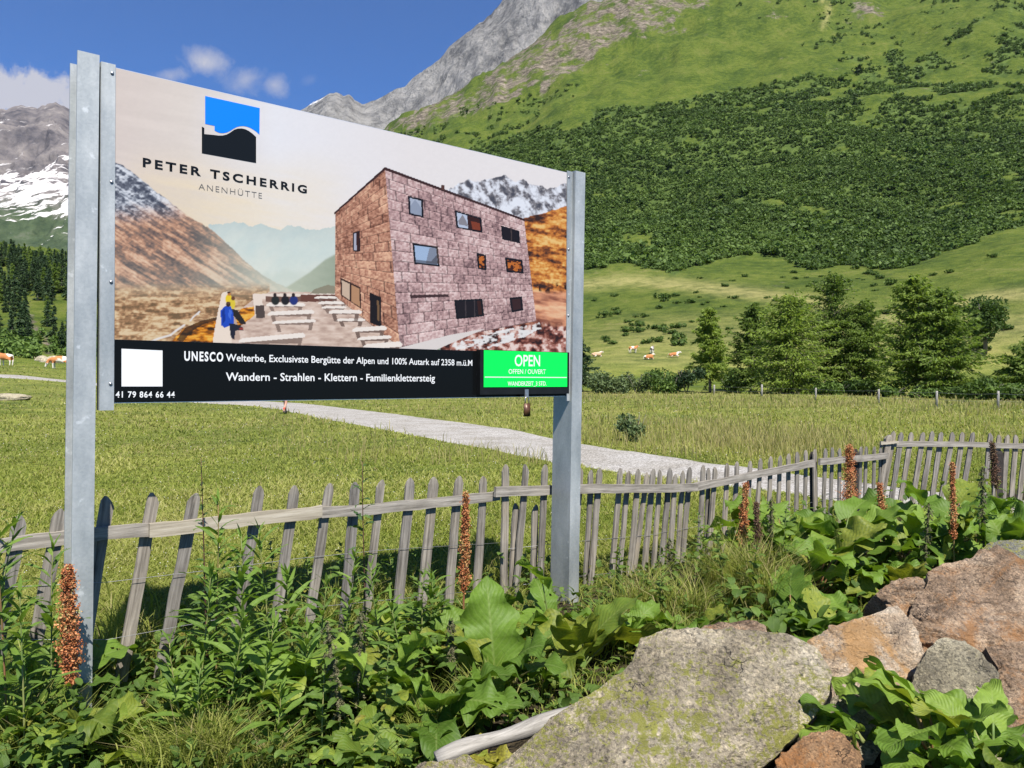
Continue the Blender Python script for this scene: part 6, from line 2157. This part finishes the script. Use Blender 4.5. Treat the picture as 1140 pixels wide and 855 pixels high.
def shrub_arrays(rad, h, nq, seed, lf=0.12, lobes=6, soft=0.0):
    rs = np.random.default_rng(seed)
    ctr = np.stack([rs.normal(0, rad * 0.42, lobes), rs.normal(0, rad * 0.42, lobes), rs.uniform(0.25, 0.68, lobes) * h], 1)
    lr = rs.uniform(0.32, 0.58, lobes) * min(rad, h) * 1.05
    k = rs.integers(0, lobes, nq)
    d_ = rs.normal(0, 1, (nq, 3))
    d_ /= np.linalg.norm(d_, axis=1)[:, None]
    C = ctr[k] + d_ * (lr[k] * rs.random(nq) ** 0.35)[:, None]
    C[:, 2] = np.abs(C[:, 2])
    d1 = d_ * 0.5 + rs.normal(0, 0.7, (nq, 3))
    if soft:                                       # leaves mostly face outwards
        nn_ = d_ + rs.normal(0, soft, (nq, 3))
        nn_ /= np.linalg.norm(nn_, axis=1)[:, None]
        d1 = np.cross(nn_, rs.normal(0, 1, (nq, 3)))
    d1 /= np.linalg.norm(d1, axis=1)[:, None]
    d2 = np.cross(nn_, d1) if soft else np.cross(d1, rs.normal(0, 1, (nq, 3)))
    d2 /= np.linalg.norm(d2, axis=1)[:, None]
    s_ = lf * rs.uniform(0.6, 1.4, (nq, 1))
    return quads(C, d1 * s_, d2 * s_ * 0.7, np.clip(rs.normal(0.45, 0.2, nq) + 0.3 * (rs.random(lobes)[k] - 0.5), 0, 1))


def tree_obj(name, loc, crown, wood, mat, label, cat, group, scale=1.0, rz=0.0, meshes=None):
    root = empty(name, loc, rz)
    root.scale = (scale,) * 3
    tag(root, label, cat, group)
    if meshes is None:
        meshes = (mesh_np('crown', *crown[:2], mat, attr=crown[2]), mesh_np('trunk', *wood[:2], M_BARK, attr=wood[2]))
    link(bpy.data.objects.new('crown', meshes[0]), root)
    link(bpy.data.objects.new('trunk', meshes[1]), root)
    return root, meshes


def tri(arr):
    V, F, A_ = arr
    if F.shape[1] == 4:
        F = np.concatenate([F[:, [0, 1, 2]], F[:, [0, 2, 3]]])
    return V, F, A_


# larches along the stream on the far side of the meadow
G_L = 'larches and bushes beyond the wire fence'
for (px, pt, pb, y, wpx, mat, seed, low, lump, label) in (
        (790, 344, 434, 88, 42, M_LARCH, 1, 0.22, 0.2, 'slim light green larch with a bare lower trunk, leftmost of the row'),
        (836, 340, 434, 92, 54, M_LARCHD, 2, 0.12, 0.35, 'dark uneven tree between the slim larch and the big bright larch'),
        (882, 334, 438, 82, 96, M_LARCH, 3, 0.04, 0.22, 'big bright green larch reaching down to the ground'),
        (928, 308, 438, 88, 80, M_LARCHD, 4, 0.06, 0.35, 'tallest dark larch right of the big bright larch'),
        (958, 338, 438, 86, 62, M_LARCHD, 5, 0.05, 0.3, 'dark larch pressed against the tallest one'),
        (1021, 313, 444, 72, 80, M_LARCH, 6, 0.14, 0.3, 'tall pointed larch, left one of the twin on the right'),
        (1050, 326, 446, 70, 78, M_LARCHD, 7, 0.12, 0.3, 'broad larch, right one of the twin on the right'),
        (1150, 380, 440, 66, 56, M_LARCHD, 8, 0.08, 0.35, 'dark tree cut off by the right edge of the picture'),
        (641, 372, 432, 92, 40, M_SPRUCE, 9, 0.05, 0.2, 'dark conifer half hidden behind the right post')):
    x = (px - CXP) / FPX * y
    zb = gz_(x, y) - 0.1
    h = EYE + (HZ - pt) / FPX * y - zb
    r_ = wpx / 2 / FPX * y
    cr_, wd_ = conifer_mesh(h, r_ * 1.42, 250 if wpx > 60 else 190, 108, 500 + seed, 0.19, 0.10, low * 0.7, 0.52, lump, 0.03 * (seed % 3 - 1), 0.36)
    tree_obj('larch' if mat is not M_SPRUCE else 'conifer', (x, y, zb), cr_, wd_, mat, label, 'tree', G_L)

# round tree on the slope
y = 132.
x = (1097 - CXP) / FPX * y
zb = gz_(x, y)
h = EYE + (HZ - 313) / FPX * y - zb
sa = tri(shrub_arrays(4.1, h, 5200, 71, 0.26, 16))
wa_ = Geo()
for k_ in range(4):
    wa_.tube([(0, 0, -0.2), (0.25 * math.cos(k_ * 1.7), 0.25 * math.sin(k_ * 1.7), 0.25 * h), (1.5 * math.cos(k_ * 1.7), 1.5 * math.sin(k_ * 1.7), 0.7 * h)], [0.28, 0.18, 0.05], 6)
tree_obj('round_tree', (x, y, zb), sa, wa_.arrays(), M_SHRUB, 'lone round dark tree standing on the grass slope at the right', 'tree', None)
y = 118.
x = (1190 - CXP) / FPX * y
cr_, wd_ = conifer_mesh(11, 3.4, 120, 60, 555, 0.25, 0.22, 0.05, 0.8, 0.3)
tree_obj('larch', (x, y, gz_(x, y)), cr_, wd_, M_LARCHD, 'larch on the slope beyond the right edge of the picture', 'tree', None)

# hedge of willows and other shrubs along the far wire fence
hedge = [(664, 412, 84, 3.0, M_WILLOWS, 'grey green willow bush at the left end of the hedge'), (686, 415, 84, 2.2, M_WILLOWS, 'low willow bush, second in the hedge'),
         (708, 409, 86, 2.6, M_WILLOWS, 'rounded willow bush below the lying cows'), (733, 407, 86, 2.8, M_LIGHTB, 'light green bush left of the dark pointed shrub'),
         (764, 402, 84, 1.9, M_SPRUCE, 'dark pointed shrub left of the slim larch'), (748, 414, 85, 2.2, M_LIGHTB, 'light bush at the foot of the dark pointed shrub'),
         (812, 412, 86, 2.5, M_SHRUB, 'dark bush right of the slim larch'), (905, 416, 82, 3.0, M_SHRUB, 'dark bush between the big larches'),
         (932, 424, 78, 2.5, M_LIGHTB, 'bush at the foot of the tallest larch'), (968, 424, 74, 2.8, M_SHRUB, 'bush left of the twin larches'),
         (992, 428, 70, 2.4, M_LIGHTB, 'light bush in front of the left twin larch'), (1030, 434, 64, 2.2, M_LIGHTB, 'low bush under the twin larches'),
         (1072, 430, 62, 2.6, M_SHRUB, 'bush right of the twin larches'), (1100, 421, 60, 2.2, M_SHRUB, 'dark bush behind the last fence post'),
         (1122, 430, 58, 2.4, M_LIGHTB, 'light bush near the right end of the hedge'), (1150, 428, 56, 2.6, M_SHRUB, 'bush at the right edge of the hedge')]
for i, (px, pt, y, rd, mat, lab) in enumerate(hedge):
    x = (px - CXP) / FPX * y
    zb = gz_(x, y) - 0.05
    h = EYE + (HZ - pt) / FPX * y - zb
    sa = tri(shrub_arrays(rd * 0.75, h, 1500, 700 + i, 0.15, 8))
    g = Geo()
    rs = np.random.default_rng(i)
    for k_ in range(5):
        a_ = rs.uniform(0, 6.28)
        g.tube([(0, 0, -.1), (0.25 * rd * math.cos(a_), 0.25 * rd * math.sin(a_), 0.4 * h), (0.5 * rd * math.cos(a_), 0.5 * rd * math.sin(a_), 0.75 * h)], [0.05, 0.03, 0.012], 5)
    root = empty('hedge_shrub', (x, y, zb))
    tag(root, lab, 'shrub', 'shrubs along the wire fence')
    obj_np('foliage', sa[0], sa[1], mat, root, attr=sa[2])
    g.obj('stems', M_BARK, root)

# tussock bush by the path
y = 21.
c0 = zbase(707, y)
sa = tri(shrub_arrays(0.55, 0.85, 900, 799, 0.05, 7))
root = empty('meadow_bush', tuple(c0))
tag(root, 'small dusky bush standing in the long grass beside the gravel path', 'shrub')
obj_np('foliage', sa[0], sa[1], M_WILLOWS, root, attr=sa[2])
g = Geo()
for k_ in range(6):
    g.tube([(0, 0, 0), (.18 * math.cos(k_), .18 * math.sin(k_), .4), (.3 * math.cos(k_), .3 * math.sin(k_), .75)], [.012, .008, .004], 5)
g.obj('stems', M_BARK, root)

# wire fence on the far side of the meadow
wf = empty('wire_fence', (0, 0, 0))
tag(wf, 'thin wire fence on pale wooden posts along the far edge of the meadow', 'fence')
tops = []
for px, pb, y, hp in ((560, 433, 96, 1.0), (615, 433, 94, 1.0), (674, 434, 91, 1.0), (735, 436, 86, 1.0), (795, 439, 80, 1.0), (848, 442, 71, 1.1), (908, 446, 58, 0.95), (978, 449, 51, 0.95), (1042.6, 452, 46, 0.95), (1111, 455, 43, 1.0), (1185, 458, 40, 1.0), (1270, 461, 37, 1.0)):
    x = (px - CXP) / FPX * y
    zb = gz_(x, y)
    g = Geo()
    r_ = 0.07 if y < 60 else 0.10
    g.tube([(0, 0, -0.1), (0.01, 0, 0.5), (0.02, 0, hp)], [r_, r_ * .95, r_ * .85], 8)
    p = g.obj('post', M_LOG, wf)
    p.location = (x, y, zb)
    tops.append((x, y, zb))
for hw in (0.45, 0.85):
    g = Geo()
    P = []
    for a, b in zip(tops[:-1], tops[1:]):
        for t in (0, .25, .5, .75):
            P.append(tuple(np.array(a) * (1 - t) + np.array(b) * t + np.array([0, -0.1, hw - 0.06 * 4 * t * (1 - t)])))
    g.tube(P, 0.006, 4)
    g.obj('wire', M_WIRE, wf)

# ---- shrub carpet on the slope (one mass) and single bushes scattered over the grass
NS = 110000
py_ = np.exp(RNG.uniform(math.log(150), math.log(1080), NS))
pc = RNG.uniform(380, 1420, NS)
yy_ = py_
keepw = (yy_ / 1080) ** 2
xx_ = (pc - CXP) / FPX * yy_
k = RNG.random(NS) < np.clip(keepw * 9.0, 0, 1)
xx_, yy_, pc = xx_[k], yy_[k], pc[k]
zz_ = ground(xx_, yy_)
ppx, ppy = proj(xx_, yy_, zz_)
dn = shrub_density(ppx, ppy, xx_, yy_)
k = RNG.random(len(xx_)) < dn
xx_, yy_, zz_ = xx_[k], yy_[k], zz_[k]
print('carpet shrubs', len(xx_))
protos = [tri(shrub_arrays(1.0, 0.85, 52, 900 + i, 0.27, 5, 0.45)) for i in range(6)]
Vs, Fs, As, off = [], [], [], 0
kind_ = RNG.integers(0, 6, len(xx_))
szs = np.exp(RNG.normal(0.55, 0.33, len(xx_))) * (1 + 0.45 * sstep(350, 900, yy_))
hue = RNG.normal(0, 0.17, len(xx_)) + 0.42 * fbm(xx_ / 38, yy_ / 38, oct=4, seed=510)
for i in range(6):
    m_ = kind_ == i
    v0, f0, a0 = protos[i]
    a_ = RNG.uniform(0, 6.28, m_.sum())
    ca, sa_ = np.cos(a_), np.sin(a_)
    X_ = (v0[None, :, 0] * ca[:, None] - v0[None, :, 1] * sa_[:, None]) * szs[m_][:, None] + xx_[m_][:, None]
    Y_ = (v0[None, :, 0] * sa_[:, None] + v0[None, :, 1] * ca[:, None]) * szs[m_][:, None] + yy_[m_][:, None]
    Z_ = v0[None, :, 2] * szs[m_][:, None] * 0.95 + zz_[m_][:, None] - 0.1
    Vs.append(np.stack([X_, Y_, Z_], -1).reshape(-1, 3))
    Fs.append((f0[None] + (np.arange(m_.sum()) * len(v0))[:, None, None]).reshape(-1, 3) + off)
    aa = np.tile(a0, (m_.sum(), 1))
    aa[:, 2] = np.clip(aa[:, 2] + np.repeat(hue[m_], len(v0)), 0, 1)
    As.append(aa)
    off += m_.sum() * len(v0)
tag(obj_np('shrub_carpet', np.concatenate(Vs), np.concatenate(Fs), M_SHRUB, attr=np.concatenate(As)), 'dense carpet of dark green alder and juniper scrub covering the mountain slope', 'scrub', kind='stuff')

sm = [mesh_np('foliage', *tri(shrub_arrays(1.0, 0.9, 220, 950 + i, 0.20, 6, 0.5))[:2], M_SHRUB, attr=tri(shrub_arrays(1.0, 0.9, 220, 950 + i, 0.20, 6, 0.5))[2]) for i in range(4)]
rs = np.random.default_rng(88)
cnt = 0
for tr in range(900):
    px = rs.uniform(655, 1200)
    y = math.exp(rs.uniform(math.log(125), math.log(330)))
    x = (px - CXP) / FPX * y
    z = gz_(x, y)
    py = HZ - FPX * (z - EYE) / y
    dens = 0.10
    if 655 < px < 790 and 322 < py < 385:
        dens = 0.55
    if 880 < px < 1010 and 296 < py < 325:
        dens = 0.7
    if py > 392 or py < 285 or rs.random() > dens:
        continue
    o = bpy.data.objects.new('slope_bush', sm[tr % 4])
    s_ = rs.uniform(0.7, 1.9)
    o.location = (x, y, z - 0.05)
    o.scale = (s_, s_, s_ * rs.uniform(0.6, 1.0))
    o.rotation_euler = (0, 0, rs.uniform(0, 6.28))
    link(o)
    tag(o, 'low dark bush scattered on the grass slope below the scrub', 'bush', 'low bushes on the grass slope')
    cnt += 1
    if cnt >= 110:
        break
for px, py_t, y, s_ in ((628, 104, 640, 4), (612, 108, 650, 3), (585, 118, 640, 3.5), (575, 122, 650, 3), (598, 112, 655, 3), (905, 45, 700, 2.6), (745, 86, 600, 5), (876, 52, 640, 2.5)):
    pass

# spruce forest at the foot of the snowy mountain
fm = []
for i in range(4):
    cr_, wd_ = conifer_mesh(10.0, 2.1, 60, 34, 600 + i, 0.42, 0.30, 0.05, 0.85, 0.25)
    fm.append((mesh_np('crown', *cr_[:2], M_SPRUCE if i < 3 else M_LARCHD, attr=cr_[2]), mesh_np('trunk', *wd_[:2], M_BARK, attr=wd_[2])))
rs = np.random.default_rng(5)
done = []
cpx, cy = rs.uniform(-45, 135, 4000), rs.uniform(125, 335, 4000)
cz = ground((cpx - CXP) / FPX * cy, cy)
for tr in range(4000):
    px, y, z = float(cpx[tr]), float(cy[tr]), float(cz[tr])
    x = (px - CXP) / FPX * y
    py = HZ - FPX * (z - EYE) / y
    if py > 392 or abs((px - 44) - (py - 370) * 0.42) < 11 and py > 330:
        continue
    dens = 1.0 if py < 340 else 0.45
    if rs.random() > dens or any((x - a) ** 2 + (y - b) ** 2 < (2.7 if py < 340 else 4.2) ** 2 for a, b in done):
        continue
    done.append((x, y))
    tree_obj('spruce', (x, y, z - 0.2), None, None, None, 'dark green spruce of the forest below the snowy mountain, left of the board', 'tree', 'spruces of the left forest', rs.uniform(0.72, 1.15) * (0.95 if py < 338 else 0.8), rs.uniform(0, 6.28), fm[int(rs.integers(0, 4))])
    if len(done) >= 285:
        break
print('spruces', len(done))
lb = [mesh_np('foliage', *tri(shrub_arrays(1.0, 0.9, 300, 980 + i, 0.16, 6))[:2], M_LIGHTB, attr=tri(shrub_arrays(1.0, 0.9, 300, 980 + i, 0.16, 6))[2]) for i in range(3)]
cnt = 0
for tr in range(900):
    px = rs.uniform(-70, 150)
    y = rs.uniform(105, 190)
    x = (px - CXP) / FPX * y
    z = gz_(x, y)
    py = HZ - FPX * (z - EYE) / y
    if py > 399 or py < 345 or (abs((px - 44) - (py - 370) * 0.42) < 9):
        continue
    o = bpy.data.objects.new('forest_edge_bush', lb[tr % 3])
    s_ = rs.uniform(1.4, 3.2)
    o.location = (x, y, z - 0.1)
    o.scale = (s_, s_, s_ * rs.uniform(.7, 1.1))
    o.rotation_euler = (0, 0, rs.uniform(0, 6.28))
    link(o)
    tag(o, 'light green bush at the edge of the spruce forest behind the grazing cows', 'bush', 'bushes at the forest edge')
    cnt += 1
    if cnt >= 70:
        break
for i, (px, py, y, s_) in enumerate(((52, 393, 118, 1.3), (60, 388, 122, 1.7), (47, 383, 128, 1.4), (57, 378, 133, 1.1), (38, 368, 142, 1.2), (33, 356, 155, 1.0))):
    x = (px - CXP) / FPX * y
    small_stone((x, y, gz_(x, y) + 0.15), 0.75 * s_, 0.6 * s_, 0.5 * s_, R_GREY, 'pale boulder in the stony gully between the spruces', 40 + i, 'boulder', 'boulders in the gully')

# ------------------------------------------------------------------ cows
mt, n = new_mat('cow coat')
at_ = n.n('ShaderNodeAttribute')
at_.attribute_name = 'leaf'
n.out(n.bsdf(at_.outputs['Color'], 0.75, 0, 0.2))
M_COW = mt
M_HORN = flat('horn and hoof', (0.10, 0.085, 0.07), 0.6)


def skin(verts, edges, radii, levels=2):
    me = bpy.data.meshes.new('body')
    me.from_pydata(verts, edges, [])
    o = bpy.data.objects.new('tmp', me)
    COL.objects.link(o)
    md = o.modifiers.new('skin', 'SKIN')
    md.use_smooth_shade = True
    for v_, r_ in zip(me.skin_vertices[0].data, radii):
        v_.radius = r_ if hasattr(r_, '__len__') else (r_, r_)
    me.skin_vertices[0].data[0].use_root = True
    sb_ = o.modifiers.new('sub', 'SUBSURF')
    sb_.levels = levels
    sb_.render_levels = levels
    dg = bpy.context.evaluated_depsgraph_get()
    out = bpy.data.meshes.new_from_object(o.evaluated_get(dg))
    bpy.data.objects.remove(o)
    for p in out.polygons:
        p.use_smooth = True
    return out


def cow_mesh(pose, seed, base_c):
    """cow facing +X; pose is standing, grazing or lying"""
    if pose == 'lying':
        v = [(-0.75, 0, .50), (-0.25, 0, .56), (0.30, 0, .58), (0.62, 0, .62), (0.92, 0, .92), (1.12, 0, 1.05), (1.42, 0, .88)]
        r = [(.28, .30), (.38, .40), (.38, .38), (.30, .32), (.16, .19), (.13, .15), (.075, .085)]
        e = [(i, i + 1) for i in range(6)]
        legs = [((.55, .20, .40), (.95, .26, .26), (.62, .30, .07)), ((.55, -.20, .40), (.98, -.28, .28), (.70, -.34, .07)), ((-.62, .26, .38), (-.15, .46, .34), (-.55, .56, .07)), ((-.62, -.26, .38), (-.12, -.44, .30), (-.50, -.52, .07))]
    else:
        hd = [(0.86, 0, 1.30), (1.10, 0, 1.42), (1.46, 0, 1.24)] if pose == 'standing' else [(0.92, 0, .98), (1.16, 0, .58), (1.30, 0, .18)]
        v = [(-0.75, 0, 1.06), (-0.25, 0, 1.02), (0.30, 0, 1.02), (0.60, 0, 1.10)] + hd
        r = [(.26, .29), (.36, .40), (.35, .38), (.27, .31), (.15, .19), (.12, .15), (.075, .085)]
        e = [(i, i + 1) for i in range(6)]
        legs = [((.52, .19, .78), (.55, .19, .40), (.52, .19, .04)), ((.52, -.19, .78), (.48, -.19, .40), (.46, -.19, .04)), ((-.72, .20, .80), (-.84, .20, .46), (-.78, .20, .04)), ((-.72, -.20, .80), (-.80, -.20, .46), (-.72, -.20, .04))]
    for i, lg_ in enumerate(legs):
        k = len(v)
        v += list(lg_)
        r += [(.13, .14), (.065, .07), (.055, .055)]
        e += [(3 if i < 2 else 0, k), (k, k + 1), (k + 1, k + 2)]
    # tail, ears
    k = len(v)
    tz = v[0][2]
    v += [(-1.02, 0, tz + .12), (-1.10, 0.02, tz - .30), (-1.08, 0.03, max(tz - .62, .06))]
    r += [.035, .025, .04]
    e += [(0, k), (k, k + 1), (k + 1, k + 2)]
    hx, _, hz_ = v[5]
    for s_ in (-1, 1):
        k = len(v)
        v += [(hx - 0.05, s_ * 0.24, hz_ + 0.05)]
        r += [(.035, .05)]
        e += [(5, k)]
    me = skin(v, e, r)
    n_ = len(me.vertices)
    co = np.zeros(n_ * 3)
    me.vertices.foreach_get('co', co)
    co = co.reshape(-1, 3)
    pat = fbm(co[:, 0] * 1.5 + seed * 3.1, co[:, 1] * 1.3 + seed, co[:, 2] * 1.5, oct=2, seed=seed)
    br = pat > -0.12
    head = np.linalg.norm(co - np.array(v[6]), axis=1) < 0.36
    low = co[:, 2] < (0.62 if pose != 'lying' else 0.16)
    white = ~br | head | low
    c = np.where(white[:, None], np.array([0.62, 0.57, 0.50]), np.array(base_c))
    a = me.attributes.new('leaf', 'FLOAT_COLOR', 'POINT')
    a.data.foreach_set('color', np.concatenate([c, np.ones((n_, 1))], 1).astype(np.float32).ravel())
    me.materials.clear()
    me.materials.append(M_COW)
    return me, v


def cow(px, y, rz, pose, seed, label, base_c=(0.42, 0.17, 0.06), sc=1.0):
    x = (px - CXP) / FPX * y
    root = empty('cow', (x, y, gz_(x, y) + 0.0), rz)
    root.scale = (sc,) * 3
    tag(root, label, 'cow', 'brown and white cows on the pasture')
    me, v = cow_mesh(pose, seed, base_c)
    link(bpy.data.objects.new('body', me), root)
    hx, _, hz_ = v[5]
    for s_ in (-1, 1):
        g = Geo()
        g.tube([(hx - .02, s_ * .08, hz_ + .10), (hx - .01, s_ * .20, hz_ + .20), (hx + .05, s_ * .24, hz_ + .32)], [.028, .02, .008], 6)
        g.obj('horn', M_HORN, root)


cow(6, 84, 2.9, 'standing', 1, 'brown cow with white legs cut by the left edge of the picture', sc=1.0)
cow(66, 86, 3.4, 'grazing', 2, 'brown cow grazing just left of the left post', sc=1.08)
cow(705, 150, 0.5, 'standing', 3, 'brown and white cow standing above the two lying ones')
cow(664, 146, 0.2, 'lying', 4, 'pale cow lying next to the right post, leftmost of the herd', (0.5, 0.32, 0.2))
cow(726, 149, 1.2, 'standing', 5, 'greyish cow seen from behind between the brown ones', (0.20, 0.17, 0.15))
cow(722, 139, 0.4, 'lying', 6, 'brown cow lying lowest on the slope')
cow(750, 143, -0.2, 'lying', 7, 'brown and white cow lying, rightmost of the herd')

# ------------------------------------------------------------------ the walker behind the board
y = 36.5
x = (317 - CXP) / FPX * y
zb = gz_(x, y) + 0.03
pr = empty('person', (x, y, zb), math.radians(75))
tag(pr, 'person walking on the gravel path behind the board, only the lower legs showing', 'person')
M_SKIN = flat('skin', (0.46, 0.24, 0.17), 0.6)
M_SHIRT = flat('orange shirt', (0.55, 0.14, 0.05), 0.8)
M_SHORT = flat('dark shorts', (0.03, 0.03, 0.035), 0.8)
M_SHOE = flat('dark shoe', (0.05, 0.045, 0.05), 0.6)
M_SOCK = flat('red sock', (0.50, 0.08, 0.05), 0.8)
M_HAIR = flat('brown hair', (0.06, 0.035, 0.02), 0.7)
v = [(0, 0, .92), (0, 0, 1.12), (0, 0, 1.36), (0, 0, 1.47), (0.02, 0, 1.58), (0.02, 0, 1.68),
     (0.06, .10, .86), (0.16, .10, .50), (0.26, .10, .09), (0.40, .10, .04), (-0.02, -.10, .86), (-0.06, -.10, .48), (-0.26, -.10, .13), (-0.14, -.10, .04),
     (0, .19, 1.38), (-.10, .24, 1.12), (0.05, .22, .90), (0, -.19, 1.38), (.10, -.24, 1.12), (.26, -.22, .94)]
e = [(0, 1), (1, 2), (2, 3), (3, 4), (4, 5), (0, 6), (6, 7), (7, 8), (8, 9), (0, 10), (10, 11), (11, 12), (12, 13), (2, 14), (14, 15), (15, 16), (2, 17), (17, 18), (18, 19)]
r = [.13, .13, .14, .06, .095, .085, .085, .06, .042, .04, .085, .06, .042, .04, .055, .042, .032, .055, .042, .032]
me = skin(v, e, r, 2)
me.materials.clear()
me.materials.append(M_SKIN)
link(bpy.data.objects.new('body', me), pr)
me = skin([v[0], v[1], v[2], v[14], v[15], v[17], v[18]], [(0, 1), (1, 2), (2, 3), (3, 4), (2, 5), (5, 6)], [.15, .15, .16, .075, .06, .075, .06], 1)
me.materials.clear()
me.materials.append(M_SHIRT)
link(bpy.data.objects.new('shirt', me), pr)
me = skin([v[0], v[6], (0.11, .10, .66), v[10], (-0.04, -.10, .66)], [(0, 1), (1, 2), (0, 3), (3, 4)], [.16, .115, .095, .115, .095], 1)
me.materials.clear()
me.materials.append(M_SHORT)
link(bpy.data.objects.new('shorts', me), pr)
for a_, b_ in (((0.24, .10, .06), (0.42, .10, .05)), ((-0.28, -.10, .10), (-0.10, -.10, .05))):
    me = skin([a_, b_], [(0, 1)], [.06, .05], 1)
    me.materials.clear()
    me.materials.append(M_SHOE)
    link(bpy.data.objects.new('shoe', me), pr)
for a_, b_ in (((0.245, .10, .14), (0.21, .10, .28)), ((-0.245, -.10, .17), (-0.19, -.10, .30))):
    me = skin([a_, b_], [(0, 1)], [.05, .055], 1)
    me.materials.clear()
    me.materials.append(M_SOCK)
    link(bpy.data.objects.new('sock', me), pr)
me = skin([(0.0, 0, 1.66), (0.0, 0, 1.74)], [(0, 1)], [.10, .075], 1)
me.materials.clear()
me.materials.append(M_HAIR)
link(bpy.data.objects.new('hair', me), pr)

# ------------------------------------------------------------------ thin summer haze between here and the peaks
mt = bpy.data.materials.new('haze')
mt.use_nodes = True
mt.node_tree.nodes.clear()
n = NT(mt.node_tree)
pv_ = n.n('ShaderNodeVolumePrincipled')
pv_.inputs['Color'].default_value = (0.80, 0.88, 1.0, 1)
pv_.inputs['Density'].default_value = 0.000015
pv_.inputs['Anisotropy'].default_value = 0.2
ho = n.n('ShaderNodeOutputMaterial')
mt.node_tree.links.new(pv_.outputs[0], ho.inputs['Volume'])
g = Geo()
g.box((-3600, -60, -40), (3600, 4700, 2300))
hz_o = g.obj('haze', mt, smooth=False)
tag(hz_o, 'thin bluish summer haze filling the valley', 'haze', kind='stuff')
